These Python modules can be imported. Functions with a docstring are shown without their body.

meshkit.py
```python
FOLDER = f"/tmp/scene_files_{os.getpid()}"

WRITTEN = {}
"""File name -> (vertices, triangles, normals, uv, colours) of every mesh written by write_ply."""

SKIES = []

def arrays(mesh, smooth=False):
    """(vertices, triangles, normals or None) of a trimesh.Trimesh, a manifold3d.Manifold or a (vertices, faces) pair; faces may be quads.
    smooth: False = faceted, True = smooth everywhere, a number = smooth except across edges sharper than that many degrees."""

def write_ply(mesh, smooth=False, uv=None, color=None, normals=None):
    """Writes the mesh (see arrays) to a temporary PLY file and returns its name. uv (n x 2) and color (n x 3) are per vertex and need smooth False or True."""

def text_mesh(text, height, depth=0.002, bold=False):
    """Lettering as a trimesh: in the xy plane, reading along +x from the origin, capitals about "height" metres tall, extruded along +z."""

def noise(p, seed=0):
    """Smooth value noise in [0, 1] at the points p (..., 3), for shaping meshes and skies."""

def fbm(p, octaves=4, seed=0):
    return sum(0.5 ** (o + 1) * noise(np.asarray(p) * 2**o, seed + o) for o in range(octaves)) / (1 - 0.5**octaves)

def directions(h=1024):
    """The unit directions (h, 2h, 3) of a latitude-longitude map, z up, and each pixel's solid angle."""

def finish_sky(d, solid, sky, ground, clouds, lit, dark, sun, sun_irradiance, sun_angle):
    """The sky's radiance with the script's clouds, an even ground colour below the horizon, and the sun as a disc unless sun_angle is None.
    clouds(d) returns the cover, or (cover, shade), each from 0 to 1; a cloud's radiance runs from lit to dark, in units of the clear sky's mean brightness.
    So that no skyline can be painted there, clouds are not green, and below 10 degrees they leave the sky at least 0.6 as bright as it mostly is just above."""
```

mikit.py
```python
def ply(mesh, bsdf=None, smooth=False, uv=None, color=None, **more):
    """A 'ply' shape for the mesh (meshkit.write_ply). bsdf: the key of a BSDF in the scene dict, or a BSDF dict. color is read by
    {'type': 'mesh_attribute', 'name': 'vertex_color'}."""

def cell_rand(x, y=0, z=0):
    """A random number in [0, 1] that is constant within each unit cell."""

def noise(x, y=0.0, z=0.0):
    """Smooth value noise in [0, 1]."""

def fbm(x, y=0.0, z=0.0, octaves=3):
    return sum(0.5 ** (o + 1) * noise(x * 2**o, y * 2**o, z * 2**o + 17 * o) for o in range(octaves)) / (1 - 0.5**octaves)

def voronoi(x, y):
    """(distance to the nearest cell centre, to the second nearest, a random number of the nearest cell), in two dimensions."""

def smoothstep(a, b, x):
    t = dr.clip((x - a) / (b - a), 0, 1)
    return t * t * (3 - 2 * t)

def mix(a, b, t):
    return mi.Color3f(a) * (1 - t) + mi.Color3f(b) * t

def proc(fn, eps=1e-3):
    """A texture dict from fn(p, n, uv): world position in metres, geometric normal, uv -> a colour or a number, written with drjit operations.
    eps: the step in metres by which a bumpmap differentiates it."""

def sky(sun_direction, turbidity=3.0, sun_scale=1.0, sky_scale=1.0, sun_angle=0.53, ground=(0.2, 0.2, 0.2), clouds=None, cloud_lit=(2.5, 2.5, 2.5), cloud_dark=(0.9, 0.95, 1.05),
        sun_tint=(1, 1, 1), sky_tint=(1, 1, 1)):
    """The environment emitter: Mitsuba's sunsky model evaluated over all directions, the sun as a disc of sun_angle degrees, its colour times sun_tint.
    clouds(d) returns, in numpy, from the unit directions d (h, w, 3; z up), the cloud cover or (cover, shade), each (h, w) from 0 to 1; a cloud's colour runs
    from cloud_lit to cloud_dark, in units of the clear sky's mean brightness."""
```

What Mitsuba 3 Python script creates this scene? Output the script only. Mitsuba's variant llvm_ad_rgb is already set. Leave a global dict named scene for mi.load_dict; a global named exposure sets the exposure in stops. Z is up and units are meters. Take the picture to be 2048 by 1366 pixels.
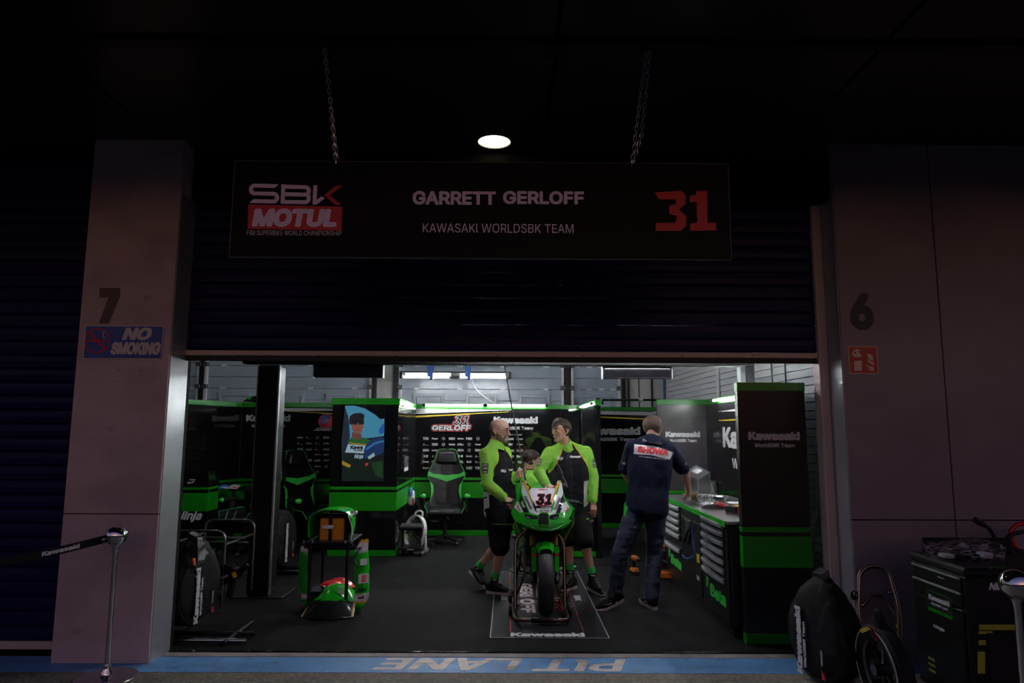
import math, random
import numpy as np, trimesh, manifold3d as m3, mitsuba as mi, drjit as dr
import shapely
from shapely import affinity
from shapely.geometry import Polygon, LineString, Point, MultiPolygon, box as sbox
from scipy.spatial import ConvexHull, cKDTree
from scipy.interpolate import LinearNDInterpolator
import mikit, meshkit
from mikit import proc, noise, fbm, smoothstep, mix

random.seed(7); RNG = np.random.default_rng(7)
scene, labels = {}, {}
exposure = 0.3
pi = math.pi
# ---------------------------------------------------------------- camera (24 mm lens, eye height, tilted up 7.3 degrees)
FPX = 1365.0
_p, _r, _w = math.radians(7.3), math.radians(.26), math.radians(.25)
CF = np.array([math.sin(_w)*math.cos(_p), math.cos(_w)*math.cos(_p), math.sin(_p)])
_R0 = np.array([math.cos(_w), -math.sin(_w), 0]); _U0 = np.cross(_R0, CF)
CR = _R0*math.cos(_r)+_U0*math.sin(_r); CU = _U0*math.cos(_r)-_R0*math.sin(_r)
CC = np.array([0, 0, 1.68])
scene['camera'] = {'type': 'perspective', 'fov': 2*math.degrees(math.atan(1024/FPX)), 'fov_axis': 'x', 'near_clip': .05, 'far_clip': 500.,
    'to_world': mi.ScalarTransform4f().look_at(origin=CC.tolist(), target=(CC+CF).tolist(), up=CU.tolist())}
# ---------------------------------------------------------------- sky after sunset behind the photographer
scene['sky'] = mikit.sky((.15, -1, .05), turbidity=5.0, sun_scale=0.0, sky_scale=4.6, sky_tint=(.58, .56, 1.22), ground=(.08, .075, .08))
TUBE = 95.0        # radiance of the white LED tubes
TUBE_TINT = (1.0, .985, 1.02)
# ---------------------------------------------------------------- helpers: measuring
def ray(x, y): return CF*FPX+(x-1024)*CR-(y-683)*CU
def at(x, y, Y):                       # the point of the vertical plane at depth Y that shows at photo pixel x, y
    d = ray(x, y); return CC+d*(Y/d[1])
def atX(x, y, X):
    d = ray(x, y); return CC+d*(X/d[0])
def gr(x, y, z=0.):
    d = ray(x, y); return CC+d*((z-1.68)/d[2])
def pw(Y, pts): return [tuple(at(x, y, Y)[[0, 2]]) for x, y in pts]      # photo pixels to X, Z of the plane at depth Y
# ---------------------------------------------------------------- helpers: materials
def rgb(c): return {'type': 'rgb', 'value': list(map(float, c))}
def mat(name, c, rough=.5, metal=0., spec=.5, coat=0., sheen=0., two=True, **k):
    c = c if isinstance(c, dict) else rgb(c)
    b = {'type': 'principled', 'base_color': c, 'roughness': rough, 'metallic': metal, 'specular': spec}
    if coat: b.update(clearcoat=coat, clearcoat_gloss=.95)
    if sheen: b['sheen'] = sheen
    b.update(k)
    scene['material_'+name] = {'type': 'twosided', 'bsdf': b} if two else b
    return 'material_'+name
VC = {'type': 'mesh_attribute', 'name': 'vertex_color'}
# ---------------------------------------------------------------- helpers: keys, parts, labels
STACK = [np.eye(4)]
def numbered(k):
    if k not in scene and k not in labels and k not in USED: USED.add(k); return k
    i = 1
    while f'{k}_{i:03d}' in USED: i += 1
    USED.add(f'{k}_{i:03d}'); return f'{k}_{i:03d}'
USED = set()
def thing(name, label, cat, group=None):
    k = numbered(name); labels[k] = {'label': label, 'category': cat}
    if group: labels[k]['group'] = group
    return k
def cat(ms):
    ms = [m for m in ms if m is not None]
    return ms[0] if len(ms) == 1 else trimesh.util.concatenate(ms)
def tm(m):
    if isinstance(m, m3.Manifold):
        q = m.to_mesh(); return trimesh.Trimesh(q.vert_properties[:, :3], q.tri_verts, process=False)
    if isinstance(m, (tuple, list)):
        v, f = np.asarray(m[0], float), np.asarray(m[1], int)
        return trimesh.Trimesh(v, f if f.shape[1] == 3 else np.vstack([f[:, [0, 1, 2]], f[:, [0, 2, 3]]]), process=False)
    return m
def put(k, mesh, m, smooth=False, color=None, **more):
    mesh = tm(cat(mesh) if isinstance(mesh, list) else mesh).copy()
    if not np.allclose(STACK[-1], np.eye(4)): mesh.apply_transform(STACK[-1])
    scene[k] = mikit.ply(mesh, m, smooth=smooth, color=color, **more)
    return k
def part(parent, name, mesh, m, smooth=False, label=None, color=None, **more):
    k = numbered(parent+'__'+name); put(k, mesh, m, smooth, color, **more)
    if label: labels[k] = {'label': label}
    return k
def solo(name, mesh, m, label, c, group=None, smooth=False, **more):
    k = thing(name, label, c, group); put(k, mesh, m, smooth, **more); return k
def struct(name, label, mesh=None, m=None, smooth=False):
    k = numbered(name); labels[k] = {'label': label, 'kind': 'structure'}
    if mesh is not None: put(k, mesh, m, smooth)
    return k
class frame:                            # with frame(M): everything put() in it is moved by M
    def __init__(s, m): s.m = m
    def __enter__(s): STACK.append(STACK[-1] @ s.m)
    def __exit__(s, *a): STACK.pop()
def TR(x, y, z, rz=0., s=1., rx=0., ry=0.):
    R = trimesh.transformations.euler_matrix(rx, ry, rz, 'sxyz'); R[:3, :3] *= s; R[:3, 3] = x, y, z; return R
# ---------------------------------------------------------------- helpers: shapes
def V(*a): return np.array(a, float)
def unit(v): v = np.asarray(v, float); return v/(np.linalg.norm(v)+1e-12)
def hull(pts):
    pts = np.asarray(pts, float); h = ConvexHull(pts); m = trimesh.Trimesh(pts[h.vertices], np.searchsorted(h.vertices, h.simplices), process=False)
    c = m.vertices.mean(0); f = m.faces; n = np.cross(m.vertices[f[:, 1]]-m.vertices[f[:, 0]], m.vertices[f[:, 2]]-m.vertices[f[:, 0]])
    bad = ((m.vertices[f].mean(1)-c)*n).sum(1) < 0; f = f.copy(); f[bad] = f[bad][:, ::-1]; return trimesh.Trimesh(m.vertices, f, process=False)
def bx(x0, x1, y0, y1, z0, z1, b=0.):
    if b <= 0:
        m = trimesh.creation.box((x1-x0, y1-y0, z1-z0)); m.apply_translation(((x0+x1)/2, (y0+y1)/2, (z0+z1)/2)); return m
    P = []
    for i, (a, c) in enumerate(((x0, x1), (y0, y1), (z0, z1))):
        pass
    for sx in (0, 1):
        for sy in (0, 1):
            for sz in (0, 1):
                x, y, z = (x0, x1)[sx], (y0, y1)[sy], (z0, z1)[sz]; dx, dy, dz = b*(1-2*sx), b*(1-2*sy), b*(1-2*sz)
                P += [(x, y+dy, z+dz), (x+dx, y, z+dz), (x+dx, y+dy, z)]
    return hull(P)
ICO = {i: np.array(trimesh.creation.icosphere(subdivisions=i).vertices) for i in (1, 2)}
def hs(*sp, q=1): return hull(np.vstack([ICO[q]*s[3]+np.array(s[:3]) for s in sp]))      # hull of spheres (x, y, z, r)
def crv(pts, n=6, closed=False):        # Catmull-Rom
    p = np.asarray(pts, float)
    q = np.vstack([p[-1:], p, p[:2]]) if closed else np.vstack([2*p[:1]-p[1:2], p, 2*p[-1:]-p[-2:-1]])
    out = []
    for i in range(len(q)-3):
        a, b, c, d = q[i:i+4]
        for t in np.arange(n)/n: out.append(.5*((2*b)+(c-a)*t+(2*a-5*b+4*c-d)*t*t+(3*b-a-3*c+d)*t**3))
    if not closed: out.append(p[-1])
    return np.array(out)
def tube(pts, r, n=8, closed=False, cap=True):
    p = np.asarray(pts, float); N = len(p); r = np.broadcast_to(np.asarray(r, float), (N,))
    t = (np.roll(p, -1, 0)-np.roll(p, 1, 0)) if closed else np.gradient(p, axis=0)
    t /= np.linalg.norm(t, axis=1, keepdims=True)+1e-12
    a = np.cross(t[0], V(0, 0, 1) if abs(t[0][2]) < .9 else V(1, 0, 0)); A = []
    for i in range(N):
        a = a-t[i]*(a@t[i]); a = unit(a); A.append(a)
    A = np.array(A); B = np.cross(t, A); th = np.arange(n)*2*pi/n
    v = (p[:, None]+r[:, None, None]*(np.cos(th)[None, :, None]*A[:, None]+np.sin(th)[None, :, None]*B[:, None])).reshape(-1, 3)
    f = []
    for i in range(N if closed else N-1):
        j = (i+1) % N
        for k in range(n):
            l = (k+1) % n; f += [(i*n+k, i*n+l, j*n+l), (i*n+k, j*n+l, j*n+k)]
    if cap and not closed:
        v = np.vstack([v, p[:1], p[-1:]]); e = N*n
        for k in range(n):
            l = (k+1) % n; f += [(e, l, k), (e+1, (N-1)*n+k, (N-1)*n+l)]
    return trimesh.Trimesh(v, np.array(f), process=False)
def cyl(a, b, r, n=16, r2=None): return tube([a, b], [r, r if r2 is None else r2], n)
def bend(pts, rad, n=5, closed=False):   # polyline with rounded corners
    p = [np.asarray(q, float) for q in pts]; out = []; N = len(p)
    for i in range(N):
        if not closed and i in (0, N-1): out.append(p[i]); continue
        a, b, c = p[i-1], p[i], p[(i+1) % N]; u, v = unit(a-b), unit(c-b)
        d = min(rad, np.linalg.norm(a-b)*.49, np.linalg.norm(c-b)*.49); s, e = b+u*d, b+v*d
        for t in np.linspace(0, 1, n): out.append((1-t)**2*s+2*t*(1-t)*b+t*t*e)
    return np.array(out)
def lathe(prof, n=32, o=(0, 0, 0), axis=(0, 0, 1)):   # prof: list of (r, h)
    m = trimesh.creation.revolve(np.array(prof, float), sections=n)
    if tuple(axis) != (0, 0, 1): m.apply_transform(trimesh.geometry.align_vectors((0, 0, 1), unit(axis)))
    m.apply_translation(o); return m
def geoms(p): return [g for g in getattr(p, 'geoms', [p]) if isinstance(g, Polygon) and g.area > 1e-9]
def ext(p, t):                          # polygon in xy raised along z
    return cat([trimesh.creation.extrude_polygon(g, t, engine='earcut') for g in geoms(p)])
def place(m, o, right, up):
    right, up = unit(right), unit(up); M = np.eye(4); M[:3, 0], M[:3, 1], M[:3, 2], M[:3, 3] = right, up, np.cross(right, up), o
    m = m.copy(); m.apply_transform(M); return m
def onY(p, Y, t=.002): return place(ext(p, t), (0, Y, 0), (1, 0, 0), (0, 0, 1))           # polygon (X, Z) on a face that looks towards -y
def onX(p, X, t=.002): return place(ext(p, t), (X, 0, 0), (0, -1, 0), (0, 0, 1))          # polygon (-Y, Z) on a face that looks towards -x
def onXp(p, X, t=.002): return place(ext(p, t), (X, 0, 0), (0, 1, 0), (0, 0, 1))          # polygon (Y, Z) on a face that looks towards +x
def onZ(p, Z, t=.002): return place(ext(p, t), (0, 0, Z), (1, 0, 0), (0, 1, 0))
def rr(x0, y0, x1, y1, r=0.):
    x0, x1 = min(x0, x1), max(x0, x1); y0, y1 = min(y0, y1), max(y0, y1)
    return sbox(x0, y0, x1, y1) if r <= 0 else sbox(x0+r, y0+r, x1-r, y1-r).buffer(r, quad_segs=5)
_T = {}
def tp(s, fat=0., lean=0.):             # lettering as a polygon, capitals 1 high
    if (s, fat, lean) not in _T:
        m = meshkit.text_mesh(s.replace('I', 'l'), 1.0, .2, fat > 0); v, f = m.vertices, m.faces      # a capital I without bars
        top = f[(v[f][:, :, 2] > .1).all(1)]
        p = shapely.union_all([Polygon(v[t][:, :2]).buffer(.004) for t in top])
        if fat > 0: p = p.buffer(fat, join_style=2, mitre_limit=2)
        p = p.simplify(.012)
        _T[s, fat, lean] = affinity.affine_transform(p, [1, lean, 0, 1, 0, 0])
    return _T[s, fat, lean]
def tbox(s, x0, y0, x1, y1, fat=.03, lean=0., simp=0.):      # lettering stretched to a box
    p = tp(s, fat, lean) if isinstance(s, str) else s
    a, b, c, d = p.bounds; x0, x1 = min(x0, x1), max(x0, x1); y0, y1 = min(y0, y1), max(y0, y1)
    if simp: p = p.simplify(simp)
    sx, sy = (x1-x0)/(c-a), (y1-y0)/(d-b)
    return affinity.affine_transform(p, [sx, 0, 0, sy, x0-a*sx, y0-b*sy])
def ptx(s, Y, b, fat=.03, lean=0., simp=0.):                  # lettering over the photo's box b on the plane at depth Y
    (x0, z0), (x1, z1) = pw(Y, [(b[0], b[3]), (b[2], b[1])]); return tbox(s, x0, z0, x1, z1, fat, lean, simp)
def drape(p, fn, step):                 # polygon (u, v) laid over the surface fn(u, v)
    out = []
    for g in geoms(p):
        v, f = trimesh.creation.triangulate_polygon(g, engine='earcut')
        v = np.c_[v, np.zeros(len(v))]; v, f = trimesh.remesh.subdivide_to_size(v, f, step, max_iter=12)
        out.append(trimesh.Trimesh(fn(v[:, 0], v[:, 1]), f, process=False))
    return cat(out)
# ---------------------------------------------------------------- materials
def _wall(p, n, uv): return mix((.50, .40, .415), (.38, .305, .32), smoothstep(.35, .75, fbm(p.x*2.2, p.y*2.2+p.z*1.3, p.z*2.6, 4)))*(1-.22*smoothstep(.70, .82, fbm(p.x*9, p.y*9, p.z*9, 3)))
def _wall2(p, n, uv): return mix((.25, .21, .235), (.20, .165, .19), smoothstep(.3, .7, fbm(p.x*1.5, p.y*1.5, p.z*1.8, 4)))  # grey of the right wall, lowered further to stand in for weaker light
def _asph(p, n, uv):
    v = fbm(p.x*60, p.y*60, 0, 2); w = fbm(p.x*2.5, p.y*2.5, 3, 3)
    return mix((.075, .066, .055), (.24, .215, .18), v)*(.6+.7*w)
def _blue(p, n, uv):
    w = fbm(p.x*3, p.y*9, 1, 4); c = fbm(p.x*22, p.y*22, 5, 3)
    return mix(mix((.13, .36, .68), (.07, .20, .42), w), (.18, .17, .17), smoothstep(.66, .78, c)*.5)
def _pwht(p, n, uv):
    w = fbm(p.x*5, p.y*12, 2, 4); return mix((.70, .62, .57), (.36, .31, .29), smoothstep(.45, .8, w))
def _conc(p, n, uv): return mix((.36, .32, .29), (.18, .16, .15), fbm(p.x*9, p.y*9, p.z*9, 4))
def _carp(p, n, uv):
    a = fbm(p.x*140, p.y*140, 0, 2); b = fbm(p.x*1.6, p.y*5, 9, 3); return mi.Color3f(.0068, .0067, .0076)*(.55+.9*a)*(.6+.8*b)
mat('wall_pink', proc(_wall), .55, spec=.2)
mat('wall_grey_dimmed', proc(_wall2), .5, spec=.35)
mat('asphalt', proc(_asph), .85, spec=.2); mat('blue_paint', proc(_blue), .55, spec=.4)
mat('road_white', proc(_pwht), .6); mat('concrete', proc(_conc), .8); mat('carpet', proc(_carp), .95, spec=.12)
mat('shutter_blue', (.007, .0065, .058), .38, spec=.16); mat('bar_pink', (.52, .40, .37), .45)
mat('aluminium', (.55, .56, .58), .38, metal=.9); mat('steel', (.62, .62, .63), .22, metal=1.); mat('chrome', (.82, .82, .84), .035, metal=1.)
mat('brushed', (.38, .39, .42), .30, metal=.55)
mat('black', (.007, .007, .008), .5, spec=.25); mat('black_gloss', (.006, .006, .007), .07, spec=.5); mat('black_matt', (.005, .005, .006), .8, spec=.1)
mat('black_satin', (.008, .008, .009), .34, spec=.3); mat('rubber', (.014, .014, .015), .55, spec=.35); mat('black_panel', (.0045, .0045, .005), .018, spec=.5)
mat('mat_vinyl', (.0075, .0075, .009), .6, spec=.06); mat('curtain', (.030, .027, .030), .28, spec=.5)
mat('green', (.005, .175, .004), .30); mat('green_gloss', (.009, .31, .009), .10, coat=.8); mat('green_dark', (.008, .25, .008), .35)
mat('green_soft', (.03, .42, .05), .45, sheen=.3); mat('lime', (.28, .66, .08), .85, spec=.1); mat('white', (.80, .80, .82), .40); mat('white_gloss', (.80, .80, .84), .38, spec=.3)
mat('grey_print', (.42, .42, .44), .5); mat('logo_print', (.70, .70, .72), .5); mat('yellow', (.72, .46, .02), .4); mat('yellow_print', (.80, .58, .02), .4)
mat('red', (.52, .012, .016), .4); mat('red_gloss', (.50, .012, .014), .12, coat=.8); mat('red_print', (.60, .03, .04), .5); mat('blue', (.03, .10, .42), .4)
mat('sign_black', (.0045, .0035, .006), .45, spec=.08); mat('sign_white', (.74, .62, .86), .5); mat('sign_red', (.52, .012, .018), .5)
mat('sign_blue', (.012, .045, .30), .3); mat('sign_cream', (.62, .54, .38), .5); mat('sign_fire_red', (.42, .02, .022), .4); mat('sign_grey', (.55, .52, .50), .5)
mat('paint_plum', (.10, .05, .06), .5); mat('paint_navy', (.012, .010, .032), .5)
mat('door_grey', (.36, .42, .49), .30, spec=.5); mat('white_clad', (.62, .65, .66), .35); mat('beige', (.50, .50, .47), .6); mat('inner_ceiling', (.07, .07, .075), .7); mat('ceiling_dark', (.018, .0175, .020), .28, spec=.5)
mat('orange', (.80, .20, .03), .4); mat('bronze_dark', (.20, .15, .12), .28, metal=1.); mat('bronze', (.45, .33, .24), .30, metal=1.); mat('gold', (.75, .42, .10), .25, metal=1.); mat('dark_metal', (.10, .10, .105), .3, metal=1.)
mat('paper', (.72, .72, .75), .7); mat('strap_blue', (.02, .07, .25), .6)
mat('colour', VC, .45); mat('colour_gloss', VC, .12, spec=.35, coat=.25); mat('colour_cloth', VC, .9, spec=.08)
scene['material_acrylic'] = {'type': 'thindielectric', 'int_ior': 1.49}
scene['material_bag'] = {'type': 'principledthin', 'base_color': rgb((.7, .72, .78)), 'roughness': .15, 'spec_trans': .75, 'diff_trans': .6, 'eta': 1.4}
scene['material_amber'] = {'type': 'principledthin', 'base_color': rgb((.85, .36, .02)), 'roughness': .3, 'spec_trans': .2, 'diff_trans': 1.0, 'eta': 1.4}
def MT(n): return 'material_'+n
def glow(c, s): return {'type': 'area', 'radiance': rgb([s*x for x in c])}
# ---------------------------------------------------------------- the setting: front of the pit building
YF, YD, ZC = 5.15, 5.42, 3.93           # face of the piers, plane of the shutters, soffit of the canopy
pier = struct('wall_left', 'pinkish pier numbered 7 between two pit garages, with joints and a metal-lined reveal')
ZJ = at(200, 1028, YF)[2]
for z0, z1 in ((0.0, ZJ-.003), (ZJ+.003, ZC)): part(pier, 'panel', bx(-3.27, -2.57, YF, YF+.30, z0, z1, .004), MT('wall_pink'))
part(pier, 'backing', bx(-3.26, -2.58, YF+.01, YF+.29, .0, ZC-.01), MT('black_matt'))
part(pier, 'reveal_lining', bx(-2.57, -2.565, YF+.015, YD+.03, .0, 3.5, .001), MT('brushed'), label='brushed metal lining of the reveal')
(ax0, az0), (ax1, az1) = pw(YF, [(187, 762), (309, 724)])
part(pier, 'access_panel', bx(ax0, ax1, YF-.003, YF+.01, az0, az1, .001), MT('wall_pink'))
for x, y in ((238, 740), (282, 741)): part(pier, 'screw', cyl(at(x, y, YF-.0045), at(x, y, YF), .004, 8), MT('black'))
part(pier, 'number', onY(Polygon(pw(YF, [(199, 576), (241, 576), (240, 593), (218, 647), (198, 647), (217, 595), (199, 595)])), YF, .0015), MT('paint_plum'), label='plum painted number 7')
wr = struct('wall_right', 'purplish grey panelled front wall numbered 6, colour darkened for weaker light, right of the open garage')
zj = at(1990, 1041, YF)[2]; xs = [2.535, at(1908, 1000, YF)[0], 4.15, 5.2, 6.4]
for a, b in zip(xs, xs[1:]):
    for z0, z1 in ((0, zj-.004), (zj+.004, ZC)): part(wr, 'panel', bx(a+(.004 if a > 2.6 else 0), b-.004, YF, YF+.05, z0, z1, .003), MT('wall_grey_dimmed'))
part(wr, 'backing', bx(2.54, 6.4, YF+.03, YF+.30, 0, ZC-.01), MT('black_matt'))
part(wr, 'reveal_lining', bx(2.53, 2.535, YF+.01, YD+.03, 0, 3.5, .001), MT('brushed'))
part(wr, 'shutter_guide', [bx(2.455, 2.53, YD-.05, YD-.005, 0, 3.5, .004), bx(2.455, 2.47, YD-.055, YD+.06, 0, 3.5, .003)], MT('bar_pink'), label='pale shutter guide rail')
part(wr, 'number', onY(ptx('6', YF, (1702, 586, 1745, 660), .05), YF, .0015), MT('paint_navy'), label='navy painted number 6')
# shutters
def slat(x0, x1, Y, z0, z1):
    prof = Polygon([(0, 0), (.010, .006), (.016, .016), (.020, (z1-z0)*.5), (.016, z1-z0-.012), (.006, z1-z0-.002), (-.012, z1-z0-.002), (-.012, 0)])
    m = ext(prof, x1-x0); return place(m, (x0, Y, z0), (0, -1, 0), (0, 0, 1)) if False else place(m, (x1, Y, z0), (0, -1, 0), (0, 0, 1))
d1 = struct('door_1', 'navy roller shutter of the open pit garage, raised to head height')
zb0, zb1 = at(1000, 719, YD)[2], at(1000, 706, YD)[2]
part(d1, 'bottom_bar', bx(-2.565, 2.47, YD-.03, YD+.015, zb0+.02, zb1+.008, .004), MT('bar_pink'), label='pale bottom bar of the shutter')
part(d1, 'seal', bx(-2.565, 2.455, YD-.02, YD+.01, zb0-.022, zb0+.02, .003), MT('rubber'))
for x in (475, 640, 792, 995, 1165, 1365, 1505): part(d1, 'screw', cyl(at(x, 711, YD-.032), at(x, 711, YD-.03), .005, 8), MT('black'))
z = zb1+.012
while z < 3.5: part(d1, 'slat', slat(-2.565, 2.455, YD, z, z+.1085), MT('shutter_blue')); z += .1085
d2 = struct('door_2', 'closed navy roller shutter of the neighbouring garage left of the pier')
part(d2, 'bottom_bar', bx(-6.2, -3.27, YD-.02, YD+.02, .018, .075, .004), MT('bar_pink'))
z = .078
while z < 3.8: part(d2, 'slat', slat(-6.2, -3.27, YD, z, z+.1085), MT('shutter_blue')); z += .1085
struct('trim_1', 'dark lintel housing over the garage shutters', bx(-2.565, 2.53, YD-.10, YD+.35, 3.5, ZC, .01), MT('black_matt'))
# ground
struct('ground', 'worn asphalt of the pit lane apron', bx(-9, 9, -32, 5.0, -.1, 0), MT('asphalt'))
bs = struct('trim_2', 'blue painted concrete strip with white lettering along the garage front', bx(-9, 9, 4.985, 5.305, -.1, .002), MT('blue_paint'))
def pit(s, px0, px1, py0, py1):
    a, b = gr(px1, (py0+py1)/2), gr(px0, (py0+py1)/2); ya, yb = gr(1000, py1)[1], gr(1000, py0)[1]
    p = tbox(s, 0, 0, a[0]-b[0], yb-ya, .02, .22)
    return place(ext(p, .0012), (a[0], yb, .002), (-1, 0, 0), (0, -1, 0))
part(bs, 'lettering', pit('PIT', 1062, 1256, 1319, 1343), MT('road_white'), label='white painted letters PIT, upside down')
part(bs, 'lettering', pit('LANE', 750, 1046, 1317, 1341), MT('road_white'), label='white painted letters LANE, upside down')
struct('trim_3', 'pale concrete threshold at the garage opening', bx(-2.56, 2.53, 5.305, 5.40, -.1, .006, .003), MT('concrete'))
struct('trim_4', 'black plastic edging of the garage carpet', bx(-2.55, 2.45, 5.39, 5.425, -.05, .012, .004), MT('black_gloss'))
struct('floor', 'black carpet floor of the garage', bx(-9, 4, 5.41, 14, -.1, 0.), MT('carpet'))
# canopy
cl = struct('ceiling', 'dark panelled soffit of the canopy before the garages')
XS = [-9, -5.6, -2.75, .27, 2.2, 4.6, 9]; YC = 3.77
for a, b in zip(XS, XS[1:]):
    for y0, y1 in ((2.0, YC-.03), (YC+.03, 5.5)): part(cl, 'panel', bx(a+.012, b-.012, y0, y1, ZC+(.0 if y0 > 3 else .012), ZC+.06, .004), MT('ceiling_dark'))
part(cl, 'joint_beam', bx(-9, 9, YC-.045, YC+.045, ZC-.012, ZC+.08, .004), MT('black_satin'))
part(cl, 'cable_channel', [bx(.235, .258, YC+.05, 5.3, ZC-.03, ZC+.01, .002), bx(.285, .305, YC+.05, 5.3, ZC-.03, ZC+.01, .002)], MT('ceiling_dark'))
part(cl, 'joint_beam', bx(.2, .34, YC-.05, YC+.10, ZC-.035, ZC, .004), MT('black_satin'))
part(cl, 'fixing', bx(1.37, 1.42, YC-.05, YC-.02, ZC-.04, ZC-.01, .004), MT('black_satin'))
part(cl, 'fascia', bx(-9, 9, 1.93, 2.0, 3.80, ZC+.5, .006), MT('black_matt'))  # unseen edge strip added to keep sky light off the upper piers
part(cl, 'roof', bx(-9, 9, 2.0, 5.5, ZC+.07, ZC+.5), MT('black_matt'))
# unseen wall added behind the photographer, height set to cut off low sky
struct('pit_wall', 'added concrete wall behind the photographer, sized to block the low sky', bx(-40, 40, -26, -25.5, 0, 5.4, .05), MT('concrete'))
# ---------------------------------------------------------------- the setting: inside the garage
XR, YB = 3.0, 13.0
w = struct('wall_right', 'white slatted cladding of the right side wall in the garage')
part(w, 'backing', bx(XR+.02, XR+.3, 5.45, YB+.2, 0, 4.2), MT('black_matt'))
pr = Polygon([(0, .004), (.008, 0.), (.012, .008), (.006, .078), (0, .082), (-.03, .082), (-.03, .004)])
for i in range(47):
    m = place(ext(pr, YB-5.46), (XR, 5.46, i*.085), (-1, 0, 0), (0, 0, 1)); m.apply_translation((0, YB-5.46, 0)) if m.bounds[0][1] < 5 else None
    part(w, 'slat', m, MT('white_clad'))
for Y in (9.7, 12.9): part(w, 'cover_strip', bx(XR-.03, XR-.012, Y-.06, Y+.06, 0, 4, .004), MT('white'))
wl = struct('wall_left', 'plain left side wall inside the garage', bx(-7.0, -6.7, 5.45, YB+.2, 0, 4.2), MT('beige'))
struct('wall_front', 'inner side of the garage front above and beside the openings', [bx(-6.7, -2.575, 5.46, 5.52, 0, 4.2), bx(2.54, 3.0, 5.46, 5.52, 0, 4.2), bx(-2.575, 2.54, 5.86, 5.92, 3.4, 4.2)], MT('black_matt'))
struct('ceiling', 'grey ceiling inside the garage', bx(-7, 3.3, 5.5, YB+.3, 4.2, 4.3), MT('inner_ceiling'))
wb = struct('wall_back', 'pale masonry piers between the rear doors of the garage')
for x0, x1 in ((752, 797), (1237, 1275), (1277, 1334)): part(wb, 'pier', bx(at(x0, 760, YB)[0], at(x1, 760, YB)[0], YB-.1, YB+.2, 0, 4.2, .01), MT('beige'))
part(wb, 'backing', bx(-7, 3.3, YB+.15, YB+.3, 0, 4.2), MT('beige'))
for x in (1258, 1305): part(wb, 'conduit', tube([at(x, 830, YB-.12)*V(1, 1, 0), at(x, 830, YB-.12)*V(1, 1, 0)+V(0, 0, 4.1)], .018, 8), MT('black'))
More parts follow.
